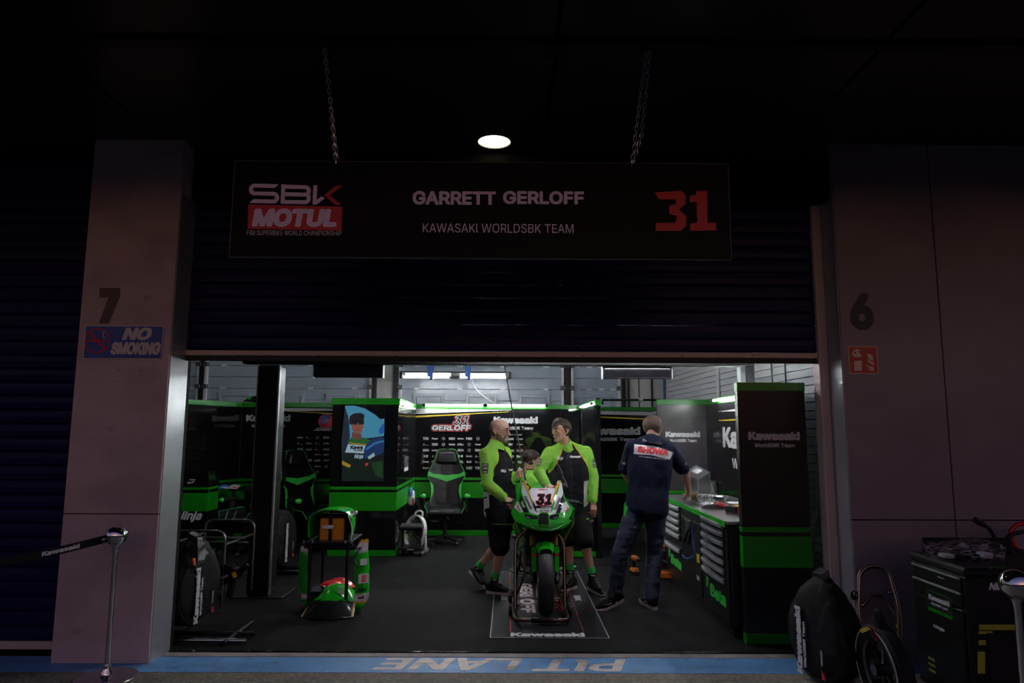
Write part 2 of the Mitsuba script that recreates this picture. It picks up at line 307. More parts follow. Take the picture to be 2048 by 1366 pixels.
part(wb, 'conduit', tube([(2.93, YB-.14, 0), (2.93, YB-.14, 4.1)], .02, 8), MT('strap_blue'))
def rear_door(px0, px1, n, label):
    x0, x1 = at(px0, 770, YB)[0], at(px1, 770, YB)[0]; d = struct('door_'+str(n), label)
    h = .43; zs = at(960, 778, YB)[2]-7*h-.01
    for i in range(10):
        z0 = max(zs+i*h, .02); z1 = zs+(i+1)*h
        if z1 < .1: continue
        part(d, 'section', [bx(x0, x1, YB-.05, YB-.008, z0+.003, (z0+z1)/2-.003, .006), bx(x0, x1, YB-.05, YB-.008, (z0+z1)/2+.003, z1-.003, .006)], MT('door_grey'))
        for k in range(4):
            x = x0+(x1-x0)*(k+.35)/3.7
            part(d, 'hinge', hull([(x+a*(.035 if c else .055), YB-.055-.012*c, z0-.012+b) for a in (-1, 1) for b in (0, .035) for c in (0, 1)]), MT('white'))
    for k in range(3):                  # recessed service flaps in the sections
        x = x0+(x1-x0)*(.17+.33*k); zt = at(960, 788, YB)[2]; zl = .4; w_ = .30
        part(d, 'flap_frame', [bx(x-w_, x-w_+.06, YB-.085, YB-.045, zl, zt, .006), bx(x+w_-.06, x+w_, YB-.085, YB-.045, zl, zt, .006), bx(x-w_, x+w_, YB-.085, YB-.045, zt-.06, zt, .006)], MT('door_grey'))
        part(d, 'flap', bx(x-w_+.08, x+w_-.08, YB-.065, YB-.045, zl, zt-.08, .006), MT('door_grey'))
    for x, s in ((x0, -1), (x1, 1)):
        part(d, 'track', [bx(min(x, x+s*.05), max(x, x+s*.05), YB-.12, YB-.02, 0, 4, .004)], MT('white'))
        part(d, 'rail', bx(min(x+s*.07, x+s*.14), max(x+s*.07, x+s*.14), YB-.14, YB-.03, 0, 4, .004), MT('black'))
        for z in (2.45, 2.87): part(d, 'roller_bracket', bx(min(x-s*.02, x+s*.08), max(x-s*.02, x+s*.08), YB-.15, YB-.09, z-.04, z+.04, .006), MT('dark_metal'))
    return d
rear_door(418, 741, 3, 'blue-grey sectional rear door left of the pale pier')
rear_door(804, 1122, 4, 'blue-grey sectional rear door lit by the hanging tubes')
rear_door(1146, 1234, 5, 'narrow blue-grey rear door by the right corner')
rear_door(300, 398, 6, 'blue-grey sectional rear door at the far left, mostly hidden')
# ---------------------------------------------------------------- team partitions: glossy black with green bands
ZT = 2.07
BANDS = [('top_band', 2.0, ZT, 'green', .006), ('stripe', .865, .905, 'green', .003), ('band', .59, .832, 'green', .003), ('base_band', .005, .085, 'green', .004)]
def panel_wall(key, a, b, t=.06, zt=ZT, skin='black_panel', joints=(), z0=0.):
    a, b = V(*a), V(*b); L = np.linalg.norm(b-a); u = (b-a)/L; n = V(u[1], -u[0])       # n: the side it is seen from
    M = np.eye(4); M[:2, 0], M[:2, 1], M[:2, 3] = u, -n, a
    with frame(M):
        js = [0, *joints, L]
        for p, q in zip(js, js[1:]): part(key, 'panel', bx(p+(.0015 if p else 0), q-(.0015 if q < L else 0), 0, t, z0, zt-.002, .0015), MT(skin))
        for nm, z0, z1, m, d in BANDS:
            if z1 <= zt: part(key, nm, bx(-.002, L+.002, -d, t+d, z0, z1, .0015), MT(m))
    return M
def led(key, a, b, r=.016, s=1.0, down=(0, 0, -1), name='tube'):
    a, b = V(*a), V(*b); L = np.linalg.norm(b-a)
    part(key, name, tube([a, b], r, 10), MT('white'), label='glowing white light tube', emitter=glow(TUBE_TINT, TUBE*s))
    for p, q in ((a, unit(b-a)), (b, unit(a-b))): part(key, 'end_cap', cyl(p-q*.03, p+q*.012, r*1.25, 10), MT('black'))
def logos(key, Y, rows, m='logo_print', h=5.2):
    for y, xs, words in rows:
        for x, w in zip(xs, words):
            if not w: continue
            k = 11.5 if len(w) > 2 else 8
            if w == 'o': p = Point(0, 0).buffer(1).difference(Point(0, 0).buffer(.72)).union(sbox(-.4, -.12, .4, .12)); b = (x-3.2, y-3.2, x+3.2, y+3.2)
            elif w == '-': p = sbox(0, 0, 1, .16).union(Polygon([(0, .2), (.25, .2), (.3, .8), (.1, .9)])); b = (x-5.5, y-1.8, x+5.5, y+1.8)
            else: p = tp(w, .05, .18 if len(w) > 4 else 0.); b = (x-k/2-.5, y-h/2*(.75 if len(w) > 4 else 1), x+k/2+.5, y+h/2*(.75 if len(w) > 4 else 1))
            part(key, 'sponsor_logo', onY(ptx(p, Y, b, simp=.03), Y-.0005, .0015), MT(m))
def swoosh(key, Y, white, yel):
    part(key, 'white_flash', onY(Polygon(pw(Y, white)), Y-.001, .002), MT('white')); part(key, 'yellow_flash', onY(Polygon(pw(Y, yel)), Y-.001, .002), MT('yellow_print'))
KW = lambda key, Y, b1, b2, team='WorldSBK Team', m='logo_print': (part(key, 'lettering', onY(ptx('Kawasaki', Y, b1, .07), Y-.001, .002), MT(m)), part(key, 'lettering', onY(ptx(team, Y, b2, .03), Y-.001, .002), MT(m)))
# rear left
Y = 10.7
wl2 = struct('partition', 'glossy black team partition at the rear left with white sponsor logos and green bands')
panel_wall(wl2, (-4.15, Y), (-1.5, Y), joints=(1.05,))
KW(wl2, Y, (492, 829.5, 581.5, 843), (502.5, 848.5, 570, 855), 'WorldSSP Team')
swoosh(wl2, Y, [(568, 816), (668, 817), (668, 822), (568, 822)], [(564, 821.2), (668, 826.5), (668, 829), (564, 822)])
lx = (600, 617.5, 635, 652.5)
logos(wl2, Y, [(875, lx, ['Pulse', '-', 'o', 'MRO']), (886.7, lx, ['-', 'block', '-', 'tecmas']), (898.8, lx, ['SBS', 'Bonucci', '-', 'arcasa']), (909.3, lx, ['K2', '', 'spool', 'LIMIT']),
    (920.7, lx, ['Fermi', 'mag', 'unit', 'ARCTA']), (932.8, lx, ['WORLD', '-', 'Evora', 'o']), (944.2, lx, ['-', '-', 'o', ''])])
part(wl2, 'emblem', onY(Point(*pw(Y, [(651.7, 843)])[0]).buffer(.118), Y-.001, .002), MT('red_print'), label='magenta round badge')
(cx, cz), = pw(Y, [(651, 839)])
part(wl2, 'emblem', onY(Point(cx, cz).buffer(.075).difference(sbox(cx+.01, cz-.06, cx+.1, cz+.01)), Y-.003, .002), MT('blue'), label='blue helmet on the badge')
part(wl2, 'emblem', onY(Polygon([(cx+.005, cz-.03), (cx+.055, cz-.03), (cx+.07, cz+.0), (cx+.03, cz+.015)]), Y-.005, .002), MT('white'))
part(wl2, 'lettering', onY(ptx('JEREMY', Y, (627.5, 855.5, 672, 862), .06, .3), Y-.004, .002), MT('logo_print'))
# left wing
wl3 = struct('partition', 'glossy black left wing of the team partition, reflecting the rear wall')
panel_wall(wl3, (-4.52, 9.44), (-4.15, Y))
# rear centre
Y = 11.1
wc = struct('partition', 'glossy black centre rear partition with rider number 31, sponsor logos and two light tubes on top')
panel_wall(wc, (-1.5, Y), (1.14, Y), joints=(2.35,))
KW(wc, Y, (987, 833, 1076, 847.5), (998, 853, 1066, 859.5))
swoosh(wc, Y, [(826, 817), (1023, 819.5), (1023, 820.3), (826, 828.5)], [(829, 831.5), (1018, 823.2), (1018, 824.2), (829, 835.5)])
n31 = ptx('31', Y, (906, 831, 938, 851), .06, .28); ger = ptx('GERLOFF', Y, (864, 850.5, 942, 861), .05, .08)
part(wc, 'number_outline', onY(shapely.union(n31.buffer(.018), ger.buffer(.018)), Y-.001, .002), MT('red_print')); part(wc, 'number_field', onY(shapely.union(n31.buffer(.008), ger.buffer(.008)), Y-.003, .001), MT('black'))
part(wc, 'number', onY(n31.difference(n31.buffer(-.011)), Y-.004, .002), MT('logo_print'), label='black 31 with a pale outline'); part(wc, 'lettering', onY(ger, Y-.004, .002), MT('logo_print'))
cx = (851.5, 869.5, 886.6, 903.8, 921.1, 938.2, 955.8)
logos(wc, Y, [(877.3, cx, ['TEI', 'Pulse', 'o', 'MRO', 'Brembo', 'PBR', 'o']), (888.9, cx, ['-', 'ZERO', 'o', 'tecmas', 'rin', 'o', 'Fizzari']), (900.5, cx, ['SBS', 'evotech', '-', 'arcasa', 'GIVI', 'o', 'ZERO']),
    (912.4, cx, ['K2', '-', 'block', 'LIMIT', 'H', 'Mondo', '-']), (923.6, cx, ['Ferrari', 'CEF', '-', 'ARCTA', 'ARL', 'M', '-']), (936.1, cx, ['WORLD', '-', '-', 'spool', 'o', 'X33', 'TEI'])])
cx = (1021.5, 1039.3)
part(wc, 'lettering', onY(ptx('TECHNICAL PARTNERS', Y, (1010, 868.2, 1044, 870.8), .02, simp=.03), Y-.001, .002), MT('logo_print'))
logos(wc, Y, [(878, cx, ['NGK', 'Fuchs']), (889, cx, ['RK', 'Akrapo']), (901, cx, ['Jam', 'AGO']), (912.8, cx, ['PMO', 'Beta']), (924.5, cx, ['Loctite', 'TM']), (936.8, cx, ['Allison', 'A'])])
lt = thing('light_bar', 'pair of white light tubes along the top edge of the centre rear partition', 'light')
zt = at(970, 810.5, Y-.06)[2]
for p0, p1 in ((849, 968), (973, 1092)): led(lt, (at(p0, 810, Y-.06)[0], Y-.045, zt), (at(p1, 810, Y-.06)[0], Y-.045, zt), .018, 1.1)
# wing right of the centre, with its end pier and base cabinet
wg = struct('partition', 'short glossy black wing partition right of the centre wall with a green corner')
panel_wall(wg, (1.17, Y), (1.17, 9.3), t=.05)
part(wg, 'end_post', bx(1.175, 1.235, 9.22, 9.30, .0, ZT+.03, .004), MT('black_gloss'))
part(wg, 'top_band', bx(1.166, 1.24, 9.21, 9.31, 2.0, ZT+.01, .003), MT('green'))
lw = thing('light_bar', 'slanting white light tube on the short wing right of the centre wall', 'light'); led(lw, (1.135, 9.4, 2.03), (1.135, 10.9, 2.03), .014, .9)
# rear right
Y = 12.0
wr2 = struct('partition', 'glossy black partition at the rear right behind the man in navy, with a white and yellow flash')
panel_wall(wr2, (1.22, Y), (2.75, Y))
KW(wr2, Y, (1166, 853.5, 1281, 870), (1178, 875, 1270, 882))
swoosh(wr2, Y, [(1200, 822), (1303, 824), (1320, 821), (1320, 826), (1300, 831), (1200, 829)], [(1200, 832.5), (1290, 837), (1320, 827.5), (1320, 830), (1292, 839.5), (1200, 835.5)])
bar = thing('railing', 'black tubular rail with clamps above the rear right partition', 'rail')
part(bar, 'rail', tube([at(1204, 800, 9.4), at(1322, 800, 9.4)], .016, 8), MT('black')); part(bar, 'clamp', bx(*sum(((c-.03, c+.03) for c in at(1281, 799, 9.4)), ()), .006), MT('steel'))
for x in (1205, 1321): part(bar, 'bracket', tube([at(x, 800, 9.4), at(x, 800, 9.4)*V(1, 1, 0)+V(0, 0, ZT-.05)], .014, 8), MT('black'))
# satin screen at the end of the bench, right side wall and front panel
Y = 8.9
ws = struct('partition', 'satin black screen with white lettering standing behind the far end of the workbench')
panel_wall(ws, (1.93, Y), (2.56, Y), skin='curtain')
KW(ws, Y, (1331, 863, 1400, 874.5), (1339.7, 878, 1393, 884.5), m='white')
wx = struct('partition', 'glossy black side partition behind the workbench with tall white lettering')
panel_wall(wx, (2.56, Y), (2.56, 6.3), joints=(1.1,))
def xtx(s, X, ya, yb, za, zb, fat=.045): return onX(tbox(s, -ya, za, -yb, zb, fat), X, .002)
part(wx, 'lettering', xtx('Kawasaki', 2.559, 8.22, 6.2, at(1450, 896, 8.2)[2], at(1450, 853, 8.2)[2]), MT('white')); part(wx, 'lettering', xtx('WorldSBK Team', 2.559, 7.9, 6.3, at(1462, 936, 8.0)[2], at(1462, 915, 8.0)[2], .03), MT('white'))
part(wx, 'white_flash', onX(Polygon([(-8.4, 1.90), (-6, 1.955), (-6, 1.86)]), 2.558), MT('white')); part(wx, 'yellow_flash', onX(Polygon([(-8.35, 1.80), (-6, 1.81), (-6, 1.785), (-8.35, 1.785)]), 2.558), MT('yellow_print'))
lx = thing('light_bar', 'white light tube along the top of the side partition over the workbench', 'light')
for a, b in ((6.4, 7.35), (7.40, 8.35)): led(lx, (2.50, a, 2.035), (2.50, b, 2.035), .016, 1.1)
Y = 5.63
wf = struct('partition', 'tall black front panel with green bands right of the workbench, nearest the opening')
panel_wall(wf, (1.885, Y), (2.44, Y), t=.07, skin='black_satin')
KW(wf, Y, (1496.6, 863.5, 1599.4, 880.5), (1509, 886.7, 1589, 894.6), m='grey_print')
part(wf, 'foot', cyl((2.2, Y+.035, 0), (2.2, Y+.035, .01), .03, 10), MT('steel'))
# ---------------------------------------------------------------- lamps, rig, screens, hanging sign
# lamp in the soffit
dl = thing('ceiling_lamp', 'round warm white lamp recessed in the canopy soffit above the sign', 'ceiling light')
lo = at(988.5, 287.5, 5.13)*V(1, 1, 0)+V(0, 0, ZC)
part(dl, 'diffuser', lathe([(0, -.008), (.122, -.008), (.128, -.002), (.128, .002), (0, .002)], 40, lo), MT('white'), True, 'glowing round diffuser', emitter=glow((1., .82, .50), 3.2))
part(dl, 'trim_ring', lathe([(.129, -.012), (.150, -.010), (.154, 0), (.154, .005), (.129, .005), (.129, -.012)], 40, lo), MT('dark_metal'), 30)
# hanging sign
mat('edge_grey', (.10, .095, .105), .6, spec=.1)
YS = 4.0
TL, TRr, BR, BL = (at(x, y, YS) for x, y in ((471, 323.5), (1455, 327), (1463, 518), (458, 514.5)))
sx0, sx1, sz0, sz1 = (TL[0]+BL[0])/2, (TRr[0]+BR[0])/2, (BL[2]+BR[2])/2, (TL[2]+TRr[2])/2
sg = thing('hanging_sign', 'long black sign board with the rider name hung on two chains before the shutter', 'sign')
part(sg, 'board', bx(sx0, sx1, YS, YS+.02, sz0, sz1, .003), MT('sign_black'))
part(sg, 'edge_trim', [bx(sx0-.004, sx0+.002, YS-.002, YS+.022, sz0-.004, sz1+.004), bx(sx1-.002, sx1+.004, YS-.002, YS+.022, sz0-.004, sz1+.004), bx(sx0, sx1, YS-.002, YS+.022, sz0-.004, sz0+.001), bx(sx0, sx1, YS-.002, YS+.022, sz1-.001, sz1+.004)], MT('edge_grey'))
def zp(pts): return pw(YS, [(480+u/8.533, 360+v/8.533) for u, v in pts])        # close-up pixels of the emblem to the sign's plane
def arc(c, r, a0, a1, n=10): return [(c[0]+r*math.cos(t), c[1]+r*math.sin(t)) for t in np.linspace(a0, a1, n)]
def stroke(pts, w): return LineString(zp(pts)).buffer(w/2, cap_style=2, join_style=2)
W = 70/8.533*YS/FPX*1.02; h = pi/2
S = stroke([(650, 108), (260, 97)]+arc((255, 165), 67, -h, -3*h, 14)+[(570, 238)]+arc((570, 303), 66, -h, h, 14)+[(175, 362)], W)
S = S.difference(Polygon(zp([(575, 150), (680, 68), (720, 160)]))).difference(Polygon(zp([(130, 410), (245, 320), (120, 320)])))
B = shapely.union_all([stroke([(742, 78), (730, 405)], W), stroke([(735, 115), (1115, 125)]+arc((1115, 188), 63, -h, h, 12)+[(760, 244)], W), stroke([(1000, 250), (1110, 250)]+arc((1110, 316), 66, -h, h, 12)+[(730, 375)], W)])
K1 = shapely.union(stroke([(1287, 93), (1275, 420)], W), Polygon(zp([(1245, 420), (1310, 420), (1450, 318), (1395, 280), (1300, 350)])))
K2 = Polygon(zp([(1640, 102), (1750, 100), (1530, 262), (1735, 428), (1630, 425), (1435, 262)]))
part(sg, 'emblem', onY(shapely.union_all([S, B, K1]), YS-.001, .002), MT('sign_white'), label='pale letters SB and half of a K'); part(sg, 'emblem', onY(K2, YS-.001, .002), MT('sign_red'), label='red arrow half of the K')
part(sg, 'emblem', onY(Polygon(zp([(145, 420), (1748, 455), (1735, 865), (130, 835)])), YS-.001, .0015), MT('sign_red'), label='red bar')
part(sg, 'lettering', onY(ptx('MOTUL', YS, (504, 418, 675, 454), .075, .12), YS-.0035, .0015), MT('sign_white'))
part(sg, 'lettering', onY(ptx('FIM SUPERBIKE WORLD CHAMPIONSHIP', YS, (494, 461.5, 683, 470.5), 0), YS-.001, .0015), MT('sign_grey'))
part(sg, 'lettering', onY(ptx('GARRETT', YS, (825, 383, 992, 409.5), .035), YS-.001, .002), MT('sign_white')); part(sg, 'lettering', onY(ptx('GERLOFF', YS, (1006, 383, 1168, 408.5), .035), YS-.001, .002), MT('sign_white'))
part(sg, 'lettering', onY(ptx('KAWASAKI WORLDSBK TEAM', YS, (845.5, 448.5, 1147, 465), 0), YS-.001, .002), MT('sign_white'))
three = Polygon(pw(YS, [(1309, 385), (1363, 382), (1371, 391), (1371, 408), (1358, 419), (1372, 432), (1372, 452), (1362, 462), (1311, 462), (1311, 446), (1350, 446), (1353, 440), (1353, 432), (1338, 428), (1338, 412), (1353, 408), (1350, 399), (1318, 399)]))
one = Polygon(pw(YS, [(1379, 392), (1392, 390), (1392, 383), (1414, 382), (1415, 446), (1432, 446), (1432, 461), (1380, 462), (1380, 447), (1394, 446), (1393, 404), (1379, 405)]))
part(sg, 'number', onY(shapely.union(three, one), YS-.001, .002), MT('sign_red'), label='red number 31')
def link(c, d, t, L=.034, w=.0085, r=.0032):
    d = unit(d); s = unit(np.cross(d, V(0, 1, .2))); q = unit(np.cross(d, s)); a = s*math.cos(t)+q*math.sin(t)
    P = [c+d*(L/2-w)*sy+a*w*math.cos(th)+d*w*math.sin(th) for sy, ths in ((1, np.linspace(0, pi, 5)), (-1, np.linspace(pi, 2*pi, 5))) for th in ths]
    return tube(P, r, 5, closed=True)
def chain(label, pts):
    k = thing('chain', label, 'chain')
    for a, b in zip(pts[::2], pts[1::2]):
        n = int(np.linalg.norm(b-a)/.0275)
        for i in range(n+1): part(k, 'link', link(a+(b-a)*i/max(n, 1), b-a, (i % 2)*pi/2+.3), MT('steel'))
def hk(x): return V(x, YC, ZC-.03)
b0 = at(672, 333, YS+.01); m0 = at(655, 210, 3.93); chain('steel chain holding the left end of the black sign', [b0, at(648.5, 115, 3.80)+V(0, 0, .1), b0+V(.006, 0, .05), at(646, 125, 3.80)+V(0, 0, .1)])
b1 = at(1263, 333, YS+.01); t1 = at(1294, 110, 3.80)+V(0, 0, .06); mid = at(1283, 270, 3.97); chain('steel chain looped down to the right end of the black sign', [b1, t1, t1+V(.02, 0, 0), mid, mid, b1])
# black posts and beam of the gantry inside the garage
gt = thing('gantry', 'black box beam on two posts carrying the screens inside the opening', 'gantry')
part(gt, 'beam', bx(-2.75, 2.54, 7.02, 7.14, 2.335, 2.46, .006), MT('black'))
part(gt, 'post', bx(-2.635, -2.40, 7.13, 7.36, .012, 2.335, .02), MT('black_satin')); part(gt, 'corner_strip', bx(-2.412, -2.388, 7.12, 7.15, .012, 2.335, .006), MT('aluminium'))
part(gt, 'base_plate', bx(-2.76, -2.24, 7.04, 7.5, .0, .012, .004), MT('black'))
part(gt, 'post', bx(2.455, 2.54, 7.02, 7.14, .0, 2.335, .01), MT('black')); part(gt, 'post_side', bx(2.39, 2.455, 7.03, 7.13, .0, 2.335, .006), MT('aluminium'))
for x, y, l in ((2.70, 7.0, 'left of the two black cables hanging by the white cladding'), (2.80, 6.9, 'right of the two black cables hanging by the white cladding')): solo('cable', tube([V(x, y, 4.2), V(x+.01, y, 1.5), V(x, y, .0)], .008, 6), MT('black'), l, 'cable')
solo('cable', tube(crv([at(1632, 905, 5.7), at(1636, 1000, 5.7), at(1628, 1070, 5.7), at(1622, 1150, 5.7), at(1618, 1290, 5.72)]), .006, 5), MT('black'), 'thin looping cable hanging beside the black front panel', 'cable')
# light bars of the gantry, above the line of sight under the shutter
RIG = 1.0
for lab, x0, x1, y in (('white light bar over the motorcycle before the gantry', -.45, .75, 6.3), ('white light bar over the workbench before the gantry', .95, 2.05, 6.3), ('white light bar behind the gantry', -.6, .6, 8.1), ('white light bar over the left bay behind the black post', -3.7, -2.6, 8.1)):
    k = thing('light_bar', lab, 'light'); zz = 2.42 if y < 7 else 2.50
    led(k, (x0, y, zz), (x1, y, zz), .02, RIG*(.75 if x0 < -3 else 1)); part(k, 'housing', bx(x0-.04, x1+.04, y-.045, y+.045, zz+.028, zz+.07, .006), MT('black'))
    for x in (x0+.1, x1-.1): part(k, 'hanger', tube([(x, y, zz+.06), (x, y, 4.2)], .006, 6), MT('black'))
# screens
for lab, a, b in (('black hanging screen seen from below left of the pale pier', 628, 765), ('black hanging screen seen from below near the right corner', 1206, 1342)):
    k = thing('screen', lab, 'screen'); p, q = at(a, 750, 7.2), at(b, 750, 7.2); zt = 2.21
    part(k, 'casing', bx(p[0], q[0], 7.18, 7.24, zt, zt+.42, .01), MT('black')); part(k, 'rear_cover', hull([(x, y, z) for x, y, z in [(p[0]+.03, 7.24, zt+.02), (q[0]-.03, 7.24, zt+.02), (p[0]+.03, 7.24, zt+.4), (q[0]-.03, 7.24, zt+.4), (p[0]+.1, 7.30, zt+.06), (q[0]-.1, 7.30, zt+.06), (p[0]+.1, 7.30, zt+.36), (q[0]-.1, 7.30, zt+.36)]]), MT('black_gloss'))
    part(k, 'panel', bx(p[0]+.015, q[0]-.015, 7.172, 7.182, zt+.015, zt+.41, .002), MT('black_gloss'))
    
    for a_ in (p[0]-.012, q[0]): part(k, 'frame_edge', bx(a_, a_+.012, 7.17, 7.25, zt-.005, zt+.42, .003), MT('aluminium'))
    part(k, 'bracket', bx((p[0]+q[0])/2-.06, (p[0]+q[0])/2+.06, 7.145, 7.185, 2.36, 2.44, .004), MT('black'))
# hanging double tube
YP = 11.9
pl = thing('pendant_lamp', 'open strip lamp with two white tubes slung on blue straps before the rear door', 'hanging lamp')
p0, p1 = at(803, 746, YP), at(1019, 751, YP); z0 = at(900, 755, YP)[2]
part(pl, 'rail', [bx(p0[0], p1[0], YP-.03, YP+.05, z0+.075, z0+.105, .004), bx(p0[0], p1[0], YP+.03, YP+.05, z0-.0, z0+.09, .004)], MT('black'))
part(pl, 'reflector', bx(p0[0]+.06, p1[0]-.04, YP+.015, YP+.03, z0+.015, z0+.07, .003), MT('white'))
for x in (p0[0], p1[0]): part(pl, 'end_plate', bx(x-.03, x+.03, YP-.05, YP+.06, z0-.02, z0+.10, .01), MT('black'))
mx = at(911, 755, YP)[0]; part(pl, 'connector', [bx(mx-.09, mx+.09, YP-.03, YP+.02, z0+.02, z0+.09, .012)], MT('aluminium')); part(pl, 'holder', bx(mx-.08, mx+.08, YP-.03, YP+.03, z0-.02, z0+.02, .006), MT('black'))
for a, b in ((806, 900), (920, 1013)): led(pl, (at(a, 757, YP)[0], YP, z0+.0), (at(b, 757, YP)[0], YP, z0), .014, 4.5)
for px_ in (863, 938):
    c = at(px_, 755, YP)
    part(pl, 'strap', [bx(c[0]-.028, c[0]+.028, YP-.055, YP-.05, z0-.03, 4.2), bx(c[0]-.028, c[0]+.028, YP+.055, YP+.06, z0-.03, 4.2), bx(c[0]-.028, c[0]+.028, YP-.055, YP+.06, z0-.035, z0-.03)], MT('strap_blue'))
    part(pl, 'strap_tail', place(ext(Polygon([(0, 0), (.05, 0), (.02, .26), (-.01, .26)]), .006), (c[0]-.06, YP-.07, z0+.01), (1, 0, 0), (0, 0, 1)), MT('strap_blue'))
part(pl, 'cord', tube(crv([at(944, 760, YP), at(952, 778, YP), at(968, 793, 11.6), at(990, 808, 11.25)]), .007, 6), MT('white'))
solo('air_hose', tube(crv([at(1009, 729, 7.0), at(1021, 800, 6.95), at(1037, 885, 6.9), at(1051, 960, 6.85), (.155, 6.87, 1.12)]), .0075, 8), MT('rubber'), 'thin grey hose hanging from the gantry beam down to the green motorcycle', 'hose', smooth=True)
# ---------------------------------------------------------------- the motorcycle
XB = .338
bk = thing('motorcycle', 'green and white racing motorcycle numbered 31 held in a front stand', 'motorcycle')
def noseY(x, z):
    x, z = np.asarray(x, float), np.asarray(z, float)
    return np.interp(z, [.70, .765, .80, .84, .88, 1.0, 1.1, 1.2, 1.3, 1.42], [6.40, 6.31, 6.285, 6.29, 6.315, 6.41, 6.50, 6.61, 6.74, 6.92])+1.7*(x-XB)**2
def NP(pts):                           # close-up pixels of the nose to x, z on its surface
    out = []
    for u, v in pts:
        q = at(1010+u/10.5, 930+v/10.5, 6.45)
        for _ in range(8): q = at(1010+u/10.5, 930+v/10.5, float(noseY(q[0], q[2])))
        out.append((q[0], q[2]))
    return out
def nose(p, lift, step=.012): return drape(p, lambda u, v: np.c_[u, noseY(u, v)-lift, v], step)
def mir(pts): return [(2*772-u, v+4) for u, v in pts]
def NPoly(pts): return Polygon(NP(pts)).buffer(0)
out_ = NPoly([(365, 318), (300, 540), (180, 885), (128, 955), (130, 1030), (220, 1190), (385, 1262), (660, 1322), (900, 1326), (1190, 1275), (1310, 1185), (1402, 1010), (1405, 915), (1245, 640), (1172, 325), (1125, 325), (1040, 478), (545, 478), (420, 318)])
ring = np.array(out_.exterior.coords)[:-1]
# shell with thickness: front surface, the same surface 3 cm behind, and the rim between
def shell(p, depth):
    F = nose(p, 0., .02); Bk = F.copy(); c = V(XB, 0, .98); v = Bk.vertices.copy(); v[:, 0] = XB+(v[:, 0]-XB)*.97; v[:, 1] += depth; v[:, 2] = c[2]+(v[:, 2]-c[2])*.97
    e = trimesh.grouping.group_rows(np.sort(F.edges, axis=1), require_count=1); E_ = F.edges[e]; n = len(F.vertices)
    f = np.vstack([F.faces, Bk.faces[:, ::-1]+n, np.c_[E_[:, 0], E_[:, 1], E_[:, 1]+n], np.c_[E_[:, 0], E_[:, 1]+n, E_[:, 0]+n]])
    m = trimesh.Trimesh(np.vstack([F.vertices, v]), f, process=False); m.fix_normals(); return m
part(bk, 'nose_fairing', shell(out_, .05), MT('green_gloss'), 35)
chev = NPoly([(352, 365), (345, 560), (520, 1003), (720, 1062), (830, 1062), (925, 1062), (1065, 1012), (1222, 585), (1190, 370)]).difference(NPoly([(378, 365), (640, 968), (660, 992), (960, 992), (1000, 962), (1160, 365), (1160, 300), (378, 300)]))
part(bk, 'white_graphic', nose(chev, .0012), MT('white_gloss'), True)
part(bk, 'number_board', nose(NPoly([(548, 478), (1036, 482), (1066, 575), (985, 862), (640, 862), (505, 545)]), .0014), MT('white_gloss'), True)
for f in (lambda p: p, mir):
    part(bk, 'black_graphic', nose(NPoly(f([(428, 330), (545, 478), (503, 545), (645, 880), (658, 985), (628, 962), (395, 380)])), .0012), MT('black_gloss'), True)
    part(bk, 'yellow_graphic', nose(NPoly(f([(366, 322), (412, 322), (450, 400), (585, 750), (592, 840), (560, 770)])), .0016), MT('yellow'), True)
    part(bk, 'flag_sticker', nose(NPoly(f([(410, 325), (440, 325), (465, 385), (440, 392)])), .0022), MT('white_gloss'), True); part(bk, 'flag_sticker', nose(NPoly(f([(440, 394), (467, 387), (478, 412), (452, 424)])), .0022), MT('red_gloss'), True); part(bk, 'flag_sticker', nose(NPoly(f([(455, 432), (485, 424), (515, 490), (490, 508)])), .0022), MT('yellow'), True)
    part(bk, 'black_graphic', nose(NPoly(f([(338, 620), (498, 1003), (395, 1000), (297, 738)])), .0012), MT('black_gloss'), True)
    part(bk, 'white_graphic', nose(NPoly(f([(268, 752), (385, 992), (312, 1006), (188, 888)])), .0012), MT('white_gloss'), True)
    part(bk, 'headlight_sticker', nose(NPoly(f([(405, 1022), (560, 1052), (700, 1088), (694, 1135), (470, 1138), (430, 1110)])), .0012), MT('black_gloss'), True, 'dark mock headlight')
    part(bk, 'headlight_sticker', nose(NPoly(f([(440, 1085), (520, 1100), (515, 1118), (450, 1108)])), .002), MT('grey_print'), True)
    part(bk, 'air_slot', nose(NPoly(f([(340, 1030), (400, 1045), (430, 1210), (380, 1190)])), .0012), MT('green_dark'), True)
def slant(s, a, b, h, m, lift=.0022, fat=.03, flip=False, lean=0.):       # lettering between two close-up pixels on the nose
    (x0, z0), (x1, z1) = NP([a, b]); d = V(x1-x0, z1-z0); L = np.linalg.norm(d); d /= L; q = V(-d[1], d[0])
    p = tbox(s, 0, -h/2, L, h/2, fat, lean); M = [d[0], q[0], d[1], q[1], x0, z0]
    part(bk, 'lettering', nose(affinity.affine_transform(p, M), lift, .02), m, True)
slant('Kawasaki', (425, 655), (560, 925), .030, MT('black')); slant('Kawasaki', (1045, 940), (1150, 680), .030, MT('black'))
slant('Fanari', (350, 765), (410, 890), .027, MT('white')); slant('Fanari', (1185, 905), (1235, 785), .027, MT('white'))
slant('Santo', (255, 840), (312, 960), .018, MT('red_print')); slant('Santo', (1280, 980), (1325, 880), .018, MT('red_print'))
slant('AXETA', (695, 518), (905, 520), .013, MT('red_print')); slant('4SOPREMA', (720, 952), (935, 958), .015, MT('black'), lean=.1)
part(bk, 'black_graphic', nose(NPoly([(625, 860), (760, 842), (985, 862), (965, 905), (660, 905)]), .0018), MT('black_gloss'), True); slant('MOLIBRAK', (760, 882), (970, 886), .012, MT('white'), .0026)
